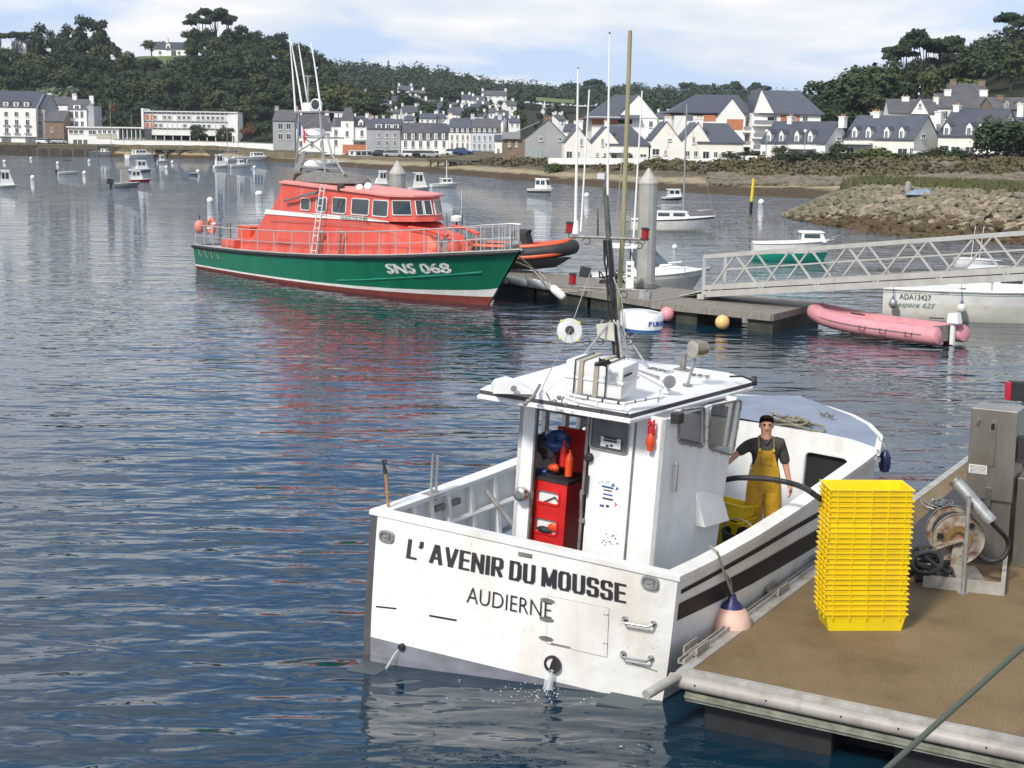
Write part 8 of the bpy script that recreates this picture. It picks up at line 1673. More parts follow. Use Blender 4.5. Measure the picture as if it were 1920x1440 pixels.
# gangway
ga, gb_ = P(1318, 556, .72), None; 
D1 = 42.0; r1 = ray(1920, 525); gb_ = Vector((0, 0, CAM_H)) + r1 * (D1 / r1.y); gd = gb_ - ga; ext = gb_ + gd * .12
GW = thing('gangway', 'aluminium truss gangway sloping down onto the landing pontoon', 'gangway', ga); gd2 = ext - ga; side_ = Vector((-gd2.y, gd2.x, 0)).normalized() * 1.25
if side_.y < 0: side_ = -side_
M_gang = mat('gangway_aluminium', (.5, .49, .46), .5, .15, col2=(.42, .41, .38), scale=2, streak=((.3, .28, .24), .4, 4))
Hh = 1.35; NB = 6
for s_ in (Vector((0, 0, 0)), side_):
    for zz1, w_, h_, nm in ((.08, .08, .2, 'lower_chord'), (.34, .06, .14, 'upper_bottom_chord') if False else (.30, .07, .17, 'kick_beam'), (Hh, .09, .13, 'handrail')):
        k = MB(); k.bar(s_ + Vector((0, 0, zz1)), s_ + gd2 + Vector((0, 0, zz1)), w_, h_); k.build(nm, M_gang, GW)
    k = MB(); k.bar(s_ + Vector((0, 0, .1)), s_ + Vector((0, 0, Hh)), .1, .1); k.build('end_post', M_gang, GW)
    for i in range(NB):
        a = s_ + gd2 * ((i + .1) / NB); b = s_ + gd2 * ((i + .6) / NB); c = s_ + gd2 * ((i + 1.1) / NB)
        k = MB(); k.bar(a + Vector((0, 0, .12)), b + Vector((0, 0, Hh)), .055, .055); k.build('truss_diagonal', M_gang, GW)
        if i < NB - 0: k = MB(); k.bar(b + Vector((0, 0, Hh)), c + Vector((0, 0, .12)), .055, .055); k.build('truss_diagonal', M_gang, GW)
    if s_.length > 0: k = MB(); k.bar(s_ + Vector((0, 0, .85)), s_ + gd2 + Vector((0, 0, .85)), .04, .05); k.build('mid_rail', M_gang, GW)
k = MB(); k.hexa([Vector((0, 0, .26)), gd2 + Vector((0, 0, .26)), gd2 + side_ + Vector((0, 0, .26)), side_ + Vector((0, 0, .26)), Vector((0, 0, .3)), gd2 + Vector((0, 0, .3)), gd2 + side_ + Vector((0, 0, .3)), side_ + Vector((0, 0, .3))]); k.build('walkway', M_wood, GW)
k = MB(); k.bar(Vector((-.1, -.1, -.0)), side_ + Vector((-.1, .1, 0)), .25, .16); k.build('roller_foot', M_gang, GW)
k = MB(); a = P(1272, 556, PZ + .02) - ga; k.hexa([a, Vector((.1, 0, .2)), side_ + Vector((.1, 0, .2)), a + side_, a + Vector((0, 0, .03)), Vector((.1, 0, .25)), side_ + Vector((.1, 0, .25)), a + side_ + Vector((0, 0, .03))]); k.build('landing_flap', M_gang, GW)
# fenders along the pontoon
for i, (x, y, w_, lb) in enumerate(((944, 524, .2, 'leftmost white fender on the pontoon edge, next to the lifeboat bow'), (970, 527, .5, 'long white fender beside the leftmost on the pontoon edge'), (1012, 533, .55, 'second long white fender on the pontoon edge'), (1046, 548, .34, 'white fender hanging lower, right end of the row'))):
    g = P(x, y, .66); t_ = thing('fender', lb, 'fender', g + Vector((0, -.05, 0)), group='white pontoon fenders'); ax_ = Vector((.6, -.35, -.12 if i < 3 else -.5)).normalized(); k = MB(); k.lathe([(.03, -w_), (.11, -w_ * .85), (.15, -w_ * .5), (.15, w_ * .5), (.11, w_ * .85), (.03, w_)], 14, (0, 0, 0), ax_); k.build('body', M_lwhite, t_, smooth=True); k = MB(); k.tube([ax_ * -w_, ax_ * -w_ + Vector((-.05, .15, .2))], .015, 6); k.build('lanyard', M_rope, t_)
for x, y, c_, r_, lb in ((1249, 587, (.78, .3, .33), .24, 'pink ball fender under the landing pontoon corner'), (1352, 602, (.8, .5, .2), .23, 'orange ball fender hanging from the landing pontoon')):
    g = P(x, y, .28); t_ = thing('ball_fender', lb, 'fender', g + Vector((0, -.3, 0))); k = MB(); k.ball((0, 0, 0), r_, 18, 12); k.build('ball', mat('ball_%d' % x, c_, .45, col2=tuple(v * .85 for v in c_)), t_, smooth=True); k = MB(); k.lathe([(.06, r_ * .93), (.04, r_ * 1.15)], 10); k.tube([(0, 0, r_), (0, .1, r_ + .3)], .014, 6); k.build('eye', M_dull, t_)
mb = MB(); a = LM @ Vector((20.0, 0, 2.05)); mb.tube(smooth_path([a, P(995, 500, .9), P(1020, 530, .8), P(1050, 546, .64), P(1082, 547, .62)]), .035, 7); tag(mb.build('mooring_line', M_rope, smooth=True), 'pale mooring line from the lifeboat bow to the pontoon', 'rope')
mb = MB(); a = LM @ Vector((19.2, -.4, 2.0)); mb.tube(smooth_path([a, P(1010, 510, .9), P(1035, 538, .7), P(1100, 545, .62), P(1132, 541, .62)]), .03, 7); tag(mb.build('mooring_line', M_rope, smooth=True), 'second slack mooring line lying along the pontoon', 'rope')
for x, y, w_ in ((1148, 533, .9),):
    g = P(x, y, PZ); t_ = thing('outboard_bracket', 'tangle of black gear on the cabin cruiser stern', 'gear', g); k = MB()
    for i in range(6): k.tube([Vector((rk.uniform(-.5, .5), rk.uniform(-.1, .5), rk.uniform(0, .5))) for _ in range(5)], .03, 5)
    k.build('straps', M_rubber, t_)
# ------------------------------------------------------------------ boats
def loft_hull(r, L_, B_, fb, m_top, m_low=None, sheer=.25, low=.35, tr=.85, name='hull', bowrake=.12, band=None):
    """bow at +x; returns deck outline"""
    N_ = 11; st = []
    for i in range(N_):
        t = i / (N_ - 1); w = B_ / 2 * (tr + (1 - tr) * math.sin(min(1, t / .45) * math.pi / 2)) if t < .45 else B_ / 2 * max(.02, (1 - ((t - .45) / .55) ** 2.3)); z = fb * (1 + sheer * (t ** 1.8)); ww = w * lerp(.86, .45, t ** 1.5); st.append((t, w, z, ww))
    def ringp(f0, f1, off=0.0):
        rg = []
        for t, w, z, ww in st:
            pts_ = []
            for s_ in (-1, 1):
                fs = [lerp(f1, f0, k / 3) for k in range(4)]; fs = fs if s_ == -1 else fs[::-1]
                for f in fs: y = s_ * (lerp(ww, w, max(0, f) ** .7) + off) if f >= 0 else s_ * ww * (1 + f); pts_.append((L_ * t * lerp(1 - bowrake * t ** 2, 1, max(0, f)), y, z * f))
            rg.append(pts_)
        return rg
    m = MB(); m.loft(ringp(low if m_low else -.25, 1), closed=False, c0=True, c1=False); o = m.build(name, m_top, r, smooth=True)
    if m_low: m = MB(); m.loft(ringp(-.25, low), closed=False, c0=True, c1=False); m.build('lower_hull', m_low, r, smooth=True)
    if band: m = MB(); m.loft(ringp(band[0], band[1], .006), closed=False, c0=False, c1=False); m.build('stripe', band[2], r)
    m = MB(); rg = [[(L_ * t, -w, z), (L_ * t, -w * .88, z + .02), (L_ * t, w * .88, z + .02), (L_ * t, w, z)] for t, w, z, ww in st]; m.loft(rg, closed=False, c0=False, c1=False); m.build('deck', M_lwhite, r, fix=False)
    m = MB()
    for s_ in (-1, 1): m.tube([(L_ * t, s_ * w, z) for t, w, z, ww in st], max(.02, fb * .05), 6)
    m.build('rub_rail', M_lwhite, r)
    return lambda t: (lerp(fb, fb * (1 + sheer), t ** 1.8))
def cabin(r, x0, x1, w, z0, z1, rake=.3, m_=None, wins=3, roof=True, ww=.6):
    m_ = m_ or M_lwhite; h = z1 - z0; m = MB(); m.loft([[(x0, -w / 2, z0), (x1, -w / 2 * .85, z0), (x1, w / 2 * .85, z0), (x0, w / 2, z0)], [(x0 + h * .1, -w / 2 * .88, z1), (x1 - rake * h, -w / 2 * .75, z1), (x1 - rake * h, w / 2 * .75, z1), (x0 + h * .1, w / 2 * .88, z1)]]); c = m.build('cabin', m_, r)
    if roof: k = MB(); k.loft([[(x0 - .08, -w / 2 * .95, z1 + .002), (x1 - rake * h + .15, -w / 2 * .82, z1 + .002), (x1 - rake * h + .15, w / 2 * .82, z1 + .002), (x0 - .08, w / 2 * .95, z1 + .002)], [(x0, -w / 2 * .85, z1 + .08), (x1 - rake * h, -w / 2 * .7, z1 + .08), (x1 - rake * h, w / 2 * .7, z1 + .08), (x0, w / 2 * .85, z1 + .08)]]); k.build('cabin_roof', m_, r)
    za, zb = z0 + h * .45, z1 - h * .12
    for s_ in (-1, 1):
        for i in range(wins):
            t0, t1 = (i + .12) / wins, (i + .88) / wins; xa, xb = lerp(x0 + .08 * h, x1 - rake * h, t0), lerp(x0 + .08 * h, x1 - rake * h, t1)
            f = lambda x, z: (x, s_ * (lerp(w / 2, w / 2 * .88, (z - z0) / h) * lerp(1, .85, (x - x0) / (x1 - x0)) + .004), z)
            k = MB(); k.prism([f(xa, za), f(xb, za), f(xb, zb), f(xa, zb)], (0, s_ * .012, 0)); k.build('window', M_glass, c)
    k = MB(); fx2 = lambda z: x1 - rake * (z - z0) + .004; k.prism([(fx2(za), -w * .34, za), (fx2(za), w * .34, za), (fx2(zb), w * .31, zb), (fx2(zb), -w * .31, zb)], (.012, 0, 0)); k.build('windscreen', M_glass, c)
    k = MB(); k.prism([(x0 + .03 * h - .01, -w * .15, z0 + .1), (x0 + .03 * h - .01, w * .2, z0 + .1), (x0 + .09 * h - .01, w * .2, zb), (x0 + .09 * h - .01, -w * .15, zb)], (-.01, 0, 0)); k.build('cabin_door', M_glass, c)
    return c
def outboard(r, x, z, s_=1.0, m_=None, y=0.0):
    k = MB(); k.hexa([(x - .5 * s_, y - .16 * s_, z), (x, y - .16 * s_, z), (x, y + .16 * s_, z), (x - .5 * s_, y + .16 * s_, z), (x - .42 * s_, y - .13 * s_, z + .42 * s_), (x - .02, y - .13 * s_, z + .36 * s_), (x - .02, y + .13 * s_, z + .36 * s_), (x - .42 * s_, y + .13 * s_, z + .42 * s_)]); o = k.build('outboard_motor', m_ or M_rubber, r, bevel=.03 * s_); k = MB(); k.box(x - .28 * s_, x - .12 * s_, y - .06 * s_, y + .06 * s_, z - .8 * s_, z); k.build('outboard_leg', m_ or M_rubber, o)
def place(name, label, xa, ya, xb, yb, cat='boat', group=None, z=0.0):
    """boat frame from stern waterline pixel to bow waterline pixel"""
    a, b = P(xa, ya, z), P(xb, yb, z); d = b - a; r = thing(name, label, cat, a, math.atan2(d.y, d.x), group); return r, d.length
# cabin cruiser behind the pile
r, L_ = place('cabin_cruiser', 'white cabin cruiser with tinted wraparound windscreen behind the grey pile', 1108, 545, 1322, 548); zf = loft_hull(r, L_, 1.9, .62, M_lwhite, mat('pale_grey_hull', (.5, .5, .48), .4), sheer=.5, low=.75)
m = MB(); m.loft([[(L_ * t, -w, z), (L_ * t, -w * .7, z + h), (L_ * t, w * .7, z + h), (L_ * t, w, z)] for t, w, z, h in ((.35, .88, .68, .3), (.5, .86, .72, .42), (.65, .74, .76, .36), (.8, .5, .82, .2), (.95, .12, .9, .03))]); m.build('foredeck', M_cleanwhite, r, smooth=True)
m = MB(); m.loft([[(L_ * .36, -.8, 1.0), (L_ * .56, -.72, 1.12), (L_ * .68, 0, 1.1), (L_ * .56, .72, 1.12), (L_ * .36, .8, 1.0)], [(L_ * .32, -.66, 1.75), (L_ * .46, -.6, 1.72), (L_ * .54, 0, 1.7), (L_ * .46, .6, 1.72), (L_ * .32, .66, 1.75)]], closed=False, c0=False, c1=False); m.build('windscreen', mat('tinted_blue_glass', (.1, .13, .15), .08), r)
m = MB(); m.loft([[(L_ * .12, -.7, 1.76), (L_ * .55, -.5, 1.7), (L_ * .55, .5, 1.7), (L_ * .12, .7, 1.76)], [(L_ * .14, -.6, 1.88), (L_ * .5, -.45, 1.82), (L_ * .5, .45, 1.82), (L_ * .14, .6, 1.88)]]); m.build('hardtop', M_cleanwhite, r)
for x in (.14, .34): 
    for s_ in (-1, 1): m = MB(); m.tube([(L_ * x, s_ * .75, .7), (L_ * x, s_ * .64, 1.76)], .03, 6); m.build('hardtop_strut', M_cleanwhite, r)
m = MB(); m.prism([(L_ * .70, -.22, 1.05), (L_ * .8, -.2, 1.0), (L_ * .8, .2, 1.0), (L_ * .70, .22, 1.05)], (0, 0, .04)); m.build('deck_hatch', M_glass, r)
m = MB()
for s_ in (-1, 1): m.tube([(L_ * .6, s_ * .78, 1.05), (L_ * .8, s_ * .5, 1.15), (L_ * 1.0, 0, 1.25)], .015, 6); m.tube([(L_ * .8, s_ * .5, .82), (L_ * .8, s_ * .5, 1.15)], .012, 5)
m.build('bow_rail', M_steel, r); outboard(r, 0, .55, 1.0)
m = MB(); m.ball((L_ * 1.02, 0, .95), .1, 10, 6); m.build('anchor', M_galv, r)
# sailing boat
r, L_ = place('sailing_boat', 'white sailing boat with bare mast moored beyond the pile', 1182, 432, 1340, 434); loft_hull(r, L_, 2.0, .75, M_lwhite, mat('cream_boot', (.6, .58, .45), .5), sheer=.35, low=.16, band=(.86, .95, M_stripe)); c = cabin(r, L_ * .28, L_ * .72, 1.4, .8, 1.25, .9, wins=2)
k = MB(); k.tube([(L_ * .62, 0, .9), (L_ * .62, 0, 8.3)], [.06, .045], 8); ms = k.build('mast', M_galv, r); k = MB(); k.tube([(L_ * .62, 0, 8.0), (L_ * .99, 0, 1.1)], .012, 4); k.tube([(L_ * .62, 0, 8.0), (L_ * .02, 0, .9)], .012, 4); k.tube([(L_ * .6, -.95, 1), (L_ * .62, 0, 6.5)], .01, 4); k.build('stay', M_galv, r); k = MB(); k.tube([(L_ * .6, 0, 1.7), (L_ * .15, 0, 1.65)], .05, 8); k.build('boom', M_galv, r)
k = MB(); k.tube([(L_ * .8, -.5, .9), (L_ * .8, -.5, 1.35), (L_ * 1.0, 0, 1.5), (L_ * .8, .5, 1.35), (L_ * .8, .5, .9)], .014, 5); k.tube([(.1, -.7, .75), (.1, -.7, 1.25), (.1, .7, 1.25), (.1, .7, .75)], .014, 5); k.build('pulpit', M_steel, r); outboard(r, 0, .6, .9, M_galv)
# green and white launch
r, L_ = place('launch', 'small white launch with green lower hull near the breakwater', 1410, 486, 1562, 489); loft_hull(r, L_, 1.7, .85, M_lwhite, mat('sea_green_paint', (.01, .27, .19), .4), sheer=.25, low=.42); c = cabin(r, L_ * .58, L_ * .9, 1.1, .95, 1.42, .5, wins=1)
k = MB(); k.tube([(L_ * .9, -.3, 1.0), (L_ * 1.08, 0, 1.35), (L_ * .9, .3, 1.0)], .02, 6); k.build('bow_rail', M_steel, r)
# ADA boat on the right
r, L_ = place('motor_boat', 'white motor boat lettered ADA13427 moored at the right behind the gangway', 1660, 590, 1922, 604); L_ = 6.4; loft_hull(r, L_, 2.3, 1.02, M_lwhite, mat('cream_lower_hull', (.7, .69, .63), .4, col2=(.62, .6, .5)), sheer=.12, low=.55, tr=.9, band=(.87, .885, mat('teal_line', (.05, .25, .24), .4)))
cabin(r, L_ * .42, L_ * .85, 1.7, 1.05, 1.75, 1.2, wins=2)
dv = Vector((1, 0, 0)); 
def sidey(t, f): 
    w = 1.15 * (.9 + .1 * math.sin(min(1, t / .45) * math.pi / 2)) if t < .45 else 1.15 * max(.02, (1 - ((t - .45) / .55) ** 2.3)); return -(lerp(w * lerp(.86, .45, t ** 1.5), w, f ** .7) + .012)
def bt_text(name, s, x, z, size, m_, w_, shear=0, bold=0):
    o = text(name, s, size, m_, r, Vector((0, 0, 0)), (1, 0, 0), (0, 0, 1), bold=bold, shear=shear); xs = [v.co.x for v in o.data.vertices]; k = w_ / (max(xs) - min(xs))
    for v in o.data.vertices: X = x + (v.co.x - min(xs)) * k; Z = z + v.co.z; v.co = Vector((X, sidey(X / L_, min(1, Z / 1.05)) - .004, Z))
bt_text('registration', 'ADA13427', .55, .68, .26, M_ink, 1.05); bt_text('model_lettering', 'espace 625', .5, .42, .24, mat('pale_teal_print', (.3, .42, .42), .5), 1.25, shear=.4); bt_text('maker_plate', 'OCQUETEAU', 1.85, .93, .08, M_dull, .34)
for x, z, c_ in ((.38, .55, M_galv), (2.62, .5, M_lwhite)): g = r.matrix_basis if False else Matrix.Translation(r.location) @ Matrix.Rotation(r.rotation_euler.z, 4, 'Z'); t_ = thing('fender', ('grey ball fender hanging at the stern of the ADA13427 boat' if x < 1 else 'white and teal fender hanging amidships on the ADA13427 boat'), 'fender', g @ Vector((x, -1.33, z))); k = MB(); k.ball((0, 0, 0), .15, 14, 9, (1, 1, 1.15)); k.build('ball', c_, t_, smooth=True); k = MB(); k.lathe([(.07, .13), (.015, .28)], 10); k.tube([(0, 0, .25), (0, .1, .6)], .012, 5); k.build('eye', M_blue, t_)
k = MB(); k.tube([(L_ * .4, -.95, 1.1), (L_ * .4, -.95, 1.55), (L_ * .7, -.85, 1.6), (L_, 0, 1.75)], .018, 6); k.tube([(L_ * .55, -.95, 1.1), (L_ * .55, -.9, 1.58)], .015, 5); k.build('bow_rail', M_steel, r)
k = MB(); k.box(L_ * .38, L_ * .52, -.6, .6, 1.1, 1.5); k.build('console', M_cleanwhite, r, bevel=.06)
r, L_ = place('dinghy', 'white covered dinghy seen through the gangway rails at the right', 1790, 500, 1878, 502, z=.0); loft_hull(r, L_, 1.0, .42, M_cleanwhite, None, sheer=-.2); k = MB()
for x in (.75, 1.15): k.tube([(x, 0, .4), (x + .12, 0, 2.0)], .015, 5)
k.build('aerial', M_cleanwhite, r)
# pink inflatable
r, L_ = place('inflatable_dinghy', 'faded pink inflatable dinghy with white outboard motor', 1772, 648, 1520, 612)
for s_ in (-1, 1):
    k = MB(); k.tube(smooth_path([Vector(p) for p in ((-.25, s_ * .62, .36), (.2, s_ * .64, .33), (L_ * .5, s_ * .66, .33), (L_ * .78, s_ * .5, .4), (L_ * .93, s_ * .2, .5), (L_ * .96, 0, .53))], 5), [.05, .2, .25] + [.27] * 23, 14); k.build('side_tube', M_pink, r, smooth=True)
    k = MB(); k.tube(smooth_path([Vector(p) for p in ((.2, s_ * .9, .36), (L_ * .5, s_ * .93, .36), (L_ * .78, s_ * .76, .43), (L_ * .95, s_ * .4, .55))], 5), .022, 5); k.build('rub_strip', mat('grey_strip', (.2, .15, .17), .6), r)
k = MB(); k.hexa([(.1, -.5, .12), (L_ * .9, -.2, .25), (L_ * .9, .2, .25), (.1, .5, .12), (.1, -.5, .17), (L_ * .9, -.2, .3), (L_ * .9, .2, .3), (.1, .5, .17)]); k.build('floor', mat('dusty_pink_floor', (.5, .16, .2), .7), r)
for x in (L_ * .35, L_ * .62): k = MB(); k.box(x, x + .22, -.5, .5, .4, .46); k.build('thwart', M_pink, r)
k = MB(); k.box(.05, .13, -.45, .45, .12, .6); k.build('transom', M_dull, r); outboard(r, .1, .66, .8, M_cleanwhite, -.25)
k = MB(); k.tube([(.1, 0, .8), (.55, .1, .78)], .02, 6); k.build('tiller', M_rubber, r)
for x in (L_ * .12, L_ * .3, L_ * .45): k = MB(); k.tube([(x - .12, .93, .4), (x - .1, .98, .26), (x + .1, .98, .26), (x + .12, .93, .4)], .012, 5); k.build('grab_line', M_rubber, r)
k = MB(); k.prism([(L_ * .55, .2, .6), (L_ * .62, .3, .62), (L_ * .66, .2, .62), (L_ * .6, .1, .6)], (0, 0, .04)); k.build('paddle', M_rubber, r)
g = P(1777, 636, .12); t_ = thing('buoy', 'small crimson ball fender at the stern of the pink dinghy', 'buoy', g); k = MB(); k.ball((0, 0, 0), .17, 14, 9); k.build('ball', mat('crimson_ball', (.5, .04, .06), .4), t_, smooth=True); k = MB(); k.tube([(0, 0, .15), (-.15, .1, .3)], .012, 5); k.build('lanyard', M_rope, t_)
# inflatable rescue boats behind the lifeboat bow
r, L_ = place('rigid_inflatable', 'black and orange rigid inflatable on the pontoon behind the lifeboat bow', 905, 505, 1075, 512, z=.62)
M_ribo = mat('rib_orange', (.72, .1, .03), .5)
for s_ in (-1, 1):
    k = MB(); pth = smooth_path([Vector(p) for p in ((-.1, s_ * .85, .75), (L_ * .5, s_ * .88, .78), (L_ * .8, s_ * .62, .9), (L_ * .95, s_ * .22, 1.02), (L_ * .98, 0, 1.05))], 5); k.tube(pth, .3, 14); k.build('side_tube', M_rubber, r, smooth=True)
    k = MB(); k.tube([p + Vector((0, s_ * .1, .26)) for p in pth[:16]], .1, 8); k.tube([p + Vector((0, s_ * .24, -.14)) for p in pth], .075, 8); k.build('orange_panel', M_ribo, r, smooth=True)
k = MB(); k.loft([[(L_ * t, -w, .62), (L_ * t, 0, zk), (L_ * t, w, .62)] for t, w, zk in ((0, .8, .1), (.5, .8, .05), (.8, .5, .2), (.97, .05, .6))], closed=False, c0=False, c1=False); k.build('keel_hull', mat('rib_grey', (.12, .12, .125), .5), r)
k = MB(); k.loft([[(L_ * .3, -.4, .85), (L_ * .55, -.42, .85), (L_ * .55, .42, .85), (L_ * .3, .4, .85)], [(L_ * .33, -.36, 1.55), (L_ * .5, -.38, 1.5), (L_ * .5, .38, 1.5), (L_ * .33, .36, 1.55)], [(L_ * .4, -.3, 1.68), (L_ * .52, -.3, 1.66), (L_ * .52, .3, 1.66), (L_ * .4, .3, 1.68)]]); k.build('console_cover', mat('black_cover', (.03, .03, .032), .8, bump=.5), r)
r, L_ = place('rescue_craft', 'rescue craft with tubular frame, orange seats and small radar behind the lifeboat pulpit', 838, 480, 930, 485, z=.5)
k = MB()
for s_ in (-.6, .6):
    for x in (.2, .9, 1.6): k.tube([(x - .15, s_, .2), (x + .12, s_ * .8, 1.35)], .03, 6)
    k.tube([(0, s_, .75), (1.8, s_, .85)], .03, 6); k.tube([(.3, s_ * .8, 1.35), (1.7, s_ * .8, 1.3), (2.0, s_, .3)], .03, 6)
for x in (.3, 1.0, 1.7): k.tube([(x, -.5, 1.33), (x, .5, 1.33)], .025, 6)
k.build('tube_frame', M_galv, r); k = MB(); k.box(0, 1.9, -.6, .6, .05, .35); k.build('hull', M_ribo, r, bevel=.05)
for x in (.5, 1.2): k = MB(); k.box(x, x + .35, -.35, .35, .4, .85); k.build('seat', M_ribo if x > 1 else M_rubber, r, bevel=.05)
k = MB(); k.box(.85, 1.1, -.3, .3, .4, .6); k.build('locker', mat('mid_blue', (.02, .12, .35), .4), r)
k = MB(); k.lathe([(.26, 1.62), (.28, 1.7), (.27, 1.84), (.1, 1.9)], 18, (.5, 0, 0)); k.build('radar_dome', M_cleanwhite, r, smooth=True); k = MB(); k.tube([(.5, 0, 1.3), (.5, 0, 1.62)], .04, 6); k.tube([(.15, -.3, 1.35), (.15, -.3, 2.0)], .02, 5); k.tube([(.95, -.3, 1.3), (.95, -.3, 1.95)], .02, 5); k.build('antenna_mount', M_rubber, r); k = MB(); k.tube([(.6, .2, 1.4), (.65, .2, 3.0)], .012, 5); k.build('aerial', M_cleanwhite, r)
# channel post and stakes
g = P(1407, 398, 0); t_ = thing('channel_marker', 'yellow topped channel marker post standing in the water', 'marker post', g + Vector((0, 0, -1))); k = MB(); k.tube([(0, 0, 0), (.05, 0, 1.9)], .13, 10); k.build('dark_base', M_dark, t_); k = MB(); k.tube([(.05, 0, 1.9), (.16, 0, 3.85)], .13, 10); k.build('yellow_top', mat('marker_yellow', (.75, .58, .03), .5), t_)
for i, x in enumerate((1345, 1360, 1380, 1402, 1418, 1430, 1442, 1455, 1463, 1470)):
    g = P(x, 414 + (i % 3), 0); k = MB(); k.tube([(0, 0, -.5), (.02, 0, .25 + .12 * (i % 4))], .05, 5); o = k.build('stake', M_dull); o.location = g; tag(o, 'thin dark mooring stake sticking out of the shallow water', 'stake', 'stakes off the breakwater tip')
# ------------------------------------------------------------------ small boats further off
def smallboat(lb, xa, xb, yw, kind='cabin', top=M_lwhite, low=None, mast=None, fbk=.11, ob=None, cab=(.35, .75), cabh=None, bow=1, dy=0, bim=None, name='moored_boat', cm=None):
    if bow < 0: xa, xb = xb, xa
    r, L_ = place(name, lb, xa, yw, xb, yw + dy); loft_hull(r, L_, max(1.3, L_ * .33), L_ * fbk, top, low, sheer=.35, low=.45); fb = L_ * fbk; h = cabh or L_ * .2
    if kind == 'cabin': cabin(r, L_ * cab[0], L_ * cab[1], L_ * .24, fb * 1.03, fb * 1.03 + h, .35, cm, wins=2)
    if kind == 'sail': cabin(r, L_ * .3, L_ * .68, L_ * .2, fb * 1.05, fb * 1.05 + L_ * .06, .9, wins=2)
    if kind in ('cruiser',): cabin(r, L_ * .25, L_ * .75, L_ * .24, fb * 1.1, fb * 1.1 + L_ * .13, 1.1, wins=3)
    if mast:
        px_ = math.hypot(r.location.x, r.location.y); k = MB(); k.tube([(L_ * .55, 0, fb), (L_ * .55, 0, fb + mast)], [.08, .05], 6); k.build('mast', M_galv if kind == 'sail' else M_lwhite, r)
        if kind == 'sail': k = MB(); k.tube([(L_ * .53, 0, fb + 1.5), (L_ * .1, 0, fb + 1.4)], .11, 6); k.build('furled_sail', cm or M_blue, r); k = MB(); k.tube([(L_ * .55, 0, fb + mast * .95), (L_, 0, fb * 1.3)], .015, 4); k.tube([(L_ * .55, 0, fb + mast * .95), (0, 0, fb)], .015, 4); k.build('stay', M_galv, r)
    if ob: outboard(r, 0, fb * .8, ob, M_rubber)
    if bim: k = MB(); k.box(L_ * .3, L_ * .6, -.6, .6, fb + 1.55, fb + 1.65); k.build('bimini', bim, r); k = MB(); [k.tube([(L_ * x, s_ * .55, fb), (L_ * x, s_ * .55, fb + 1.55)], .025, 5) for x in (.32, .58) for s_ in (-1, 1)]; k.build('bimini_frame', M_galv, r)
    return r, L_
mh = lambda y0, y1, D: abs(y1 - y0) * D / F_PX
M_tealc = mat('dark_green_canvas', (.02, .06, .05), .8); M_redh = mat('red_hull_paint', (.5, .03, .03), .4); M_greyh = mat('aluminium_grey_hull', (.3, .31, .29), .5, .3)
smallboat('white cabin boat with dark outboard at the left edge of the picture', -8, 34, 352, cabh=1.55, ob=1.3, cab=(.2, .85))
smallboat('white open motor boat with dark green bimini top', 108, 150, 327, kind='open', ob=.8, bim=M_tealc)
r, L_ = smallboat('grey aluminium workboat with big black outboard', 213, 263, 351, kind='open', top=M_greyh, ob=1.5, fbk=.15); k = MB(); k.box(L_ * .28, L_ * .55, -.5, .5, .5, 1.9); k.build('windscreen', mat('smoky_plastic', (.35, .33, .32), .3), r)
smallboat('white wheelhouse boat with red hull beside the grey workboat', 244, 284, 341, top=M_redh, low=None, cab=(.05, .6), cabh=1.1)
smallboat('white wheelhouse fishing boat behind the red hulled boat', 243, 286, 322, cab=(.3, .8), cabh=1.3, low=M_blue)
smallboat('small white boat with red cabin patch near the jetty', 293, 315, 304, cabh=1.1, ob=1.0, cab=(.3, .7), cm=None)
smallboat('tiny blue dinghy at a white buoy', 354, 372, 327, kind='open', top=M_blue, fbk=.12)
smallboat('long white sailing yacht in front of the timber jetty', 173, 238, 293, kind='sail', mast=12.5)
smallboat('white motor cruiser left of the jetty gap', 238, 291, 297, kind='cruiser')
smallboat('second sailing yacht with mast by the motor cruiser', 232, 262, 289, kind='sail', mast=10.8)
smallboat('white sailing boat at the far left of the quay', 22, 77, 288, kind='sail', mast=11.5)
smallboat('dark workboat at the left picture edge by the quay', -10, 22, 288, top=M_rubber, cabh=1.5)
smallboat('small white wheelhouse boat, leftmost of the middle moorings', 401, 431, 314, cabh=1.9, cab=(.1, .7))
smallboat('low white launch right of the wheelhouse boat', 431, 474, 314, cab=(.35, .6), cabh=.9)
smallboat('sailing boat with blue cover behind the low launch', 424, 466, 302, kind='sail', mast=8.5); smallboat('sailing boat with tall mast by the white cruiser', 410, 440, 300, kind='sail', mast=9.0)
smallboat('sleek white motor cruiser below the town house', 460, 509, 301, kind='cruiser')
smallboat('large white trawler yacht moored below the town quay', 636, 728, 309, kind='cruiser', mast=7.0, fbk=.1)
smallboat('sailing boat with tall mast right of the lifeboat tower', 600, 650, 311, kind='sail', mast=9)
smallboat('white cabin boat between the lifeboat roof and the rear pile', 694, 732, 349, cabh=1.5, cab=(.2, .75), bow=-1)
smallboat('white rounded cabin boat right of the rear pile', 768, 808, 356, cabh=1.6, cab=(.2, .8))
smallboat('classic white boat with short mast and low cabin', 808, 861, 351, cabh=.6, cab=(.35, .75), mast=2.8)
smallboat('small white wheelhouse boat alone in mid channel', 994, 1037, 360, cabh=1.1, cab=(.3, .85), low=M_stripe, dy=2)
smallboat('small white cabin boat left of the sailing boat mast', 1244, 1281, 374, cabh=.75, cab=(.2, .9), low=M_tealc)
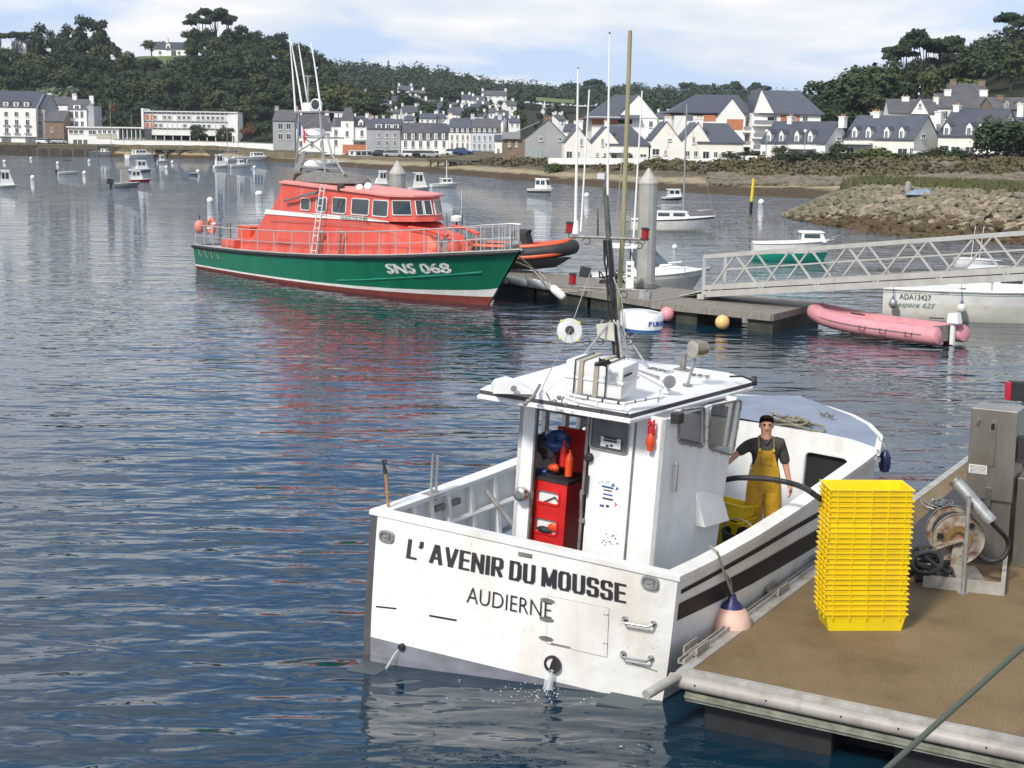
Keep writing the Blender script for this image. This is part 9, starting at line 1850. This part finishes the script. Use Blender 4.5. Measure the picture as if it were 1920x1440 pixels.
for i, (x, y, lb) in enumerate(((394, 379, 'white and green mooring buoy left of the lifeboat'), (8, 304, ''), (58, 298, ''), (108, 307, ''), (158, 326, ''), (61, 335, ''), (167, 303, ''), (312, 315, ''), (323, 305, ''), (371, 323, ''), (477, 315, ''), (484, 366, 'twin white mooring buoys beside the lifeboat'), (487, 366, 'right one of twin white mooring buoys beside the lifeboat'), (1100, 369, ''), (1265, 466, 'white mooring buoy beyond the cabin cruiser'), (1427, 382, ''), (990, 331, ''), (971, 326, ''))):
    g = P(x, y, 0); s_ = .16 + .05 * (i % 2) if g.y < 90 else .3; t_ = thing('mooring_buoy', lb or 'small white mooring buoy floating in the harbour', 'buoy', g, group=None if lb else 'small white mooring buoys'); k = MB(); k.ball((0, 0, s_ * .5), s_, 10, 7); k.build('ball', M_cleanwhite, t_, smooth=True); k = MB(); k.lathe([(s_ * .3, s_ * 1.4), (s_ * .2, s_ * 1.7)], 8); k.build('ring_eye', M_dull, t_)

# ------------------------------------------------------------------ cars on the far quays
def car(x, D, c_, lb, az=0.0, yb=None):
    q = gp(x, D) if yb is None else AY(x, yb, D); r = thing('parked_car', lb, 'car', (q.x, q.y, q.z), az, 'cars parked on the far quays'); body = mat('car_' + c_[0], c_[1], .3, .2)
    k = MB(); k.loft([[(-2.1, -.85, .3), (2.1, -.85, .3), (2.1, .85, .3), (-2.1, .85, .3)], [(-2.15, -.85, .7), (2.15, -.85, .65), (2.15, .85, .65), (-2.15, .85, .7)], [(-2.0, -.8, .92), (1.2, -.8, .92), (1.2, .8, .92), (-2.0, .8, .92)]]); k.build('body', body, r, bevel=.05)
    k = MB(); k.loft([[(-1.9, -.78, .93), (1.1, -.78, .93), (1.1, .78, .93), (-1.9, .78, .93)], [(-1.4, -.65, 1.42), (.4, -.65, 1.42), (.4, .65, 1.42), (-1.4, .65, 1.42)]]); k.build('windows', M_glass, r); k = MB(); k.box(-1.4, .4, -.66, .66, 1.425, 1.47); k.build('roof', body, r)
    for wx in (-1.35, 1.35):
        for wy in (-.85, .72): k = MB(); k.lathe([(.32, 0), (.32, .14)], 12, (wx, wy, .32), (0, 1, 0)); k.build('wheel', M_rubber, r)
CC = [('white', (.75, .75, .75)), ('black', (.02, .02, .022)), ('silver', (.4, .41, .42)), ('blue', (.03, .07, .2)), ('red', (.4, .02, .02))]
for x, D, ci, lb in ((792, 306, 1, 'black car in front of the mansard town house'), (776, 307, 0, 'white car at the foot of the mansard town house'), (808, 305, 2, 'silver car between the two mansard town houses'), (852, 302, 0, 'white car below the green shop front'), (868, 301, 3, 'blue car below the green shop front'), (738, 310, 2, 'silver car before the grey town house'), (716, 311, 1, 'black car before the grey town house')): car(x, D, CC[ci], lb)
for x, ci, lb in ((84, 0, 'white car beside the hotel on the left quay'), (102, 1, 'black car on the slipway before the stone house'), (112, 2, 'silver car right of the black one on the slipway')): car(x, 390, CC[ci], lb, yb=270)
# ------------------------------------------------------------------ air
hz = MB(); hz.box(-905, 905, -65, 1505, -7.5, 80)
HZ = hz.build('haze', M_dark); HZ['kind'] = 'stuff'; hm = bpy.data.materials.new('thin_air_haze'); hm.use_nodes = True; ht = hm.node_tree; ht.nodes.clear()
pv = ht.nodes.new('ShaderNodeVolumePrincipled'); pv.inputs['Color'].default_value = (.75, .85, 1, 1); pv.inputs['Density'].default_value = .0001; ho_ = ht.nodes.new('ShaderNodeOutputMaterial'); L(ht, pv.outputs[0], ho_.inputs['Volume']); HZ.data.materials.clear(); HZ.data.materials.append(hm)
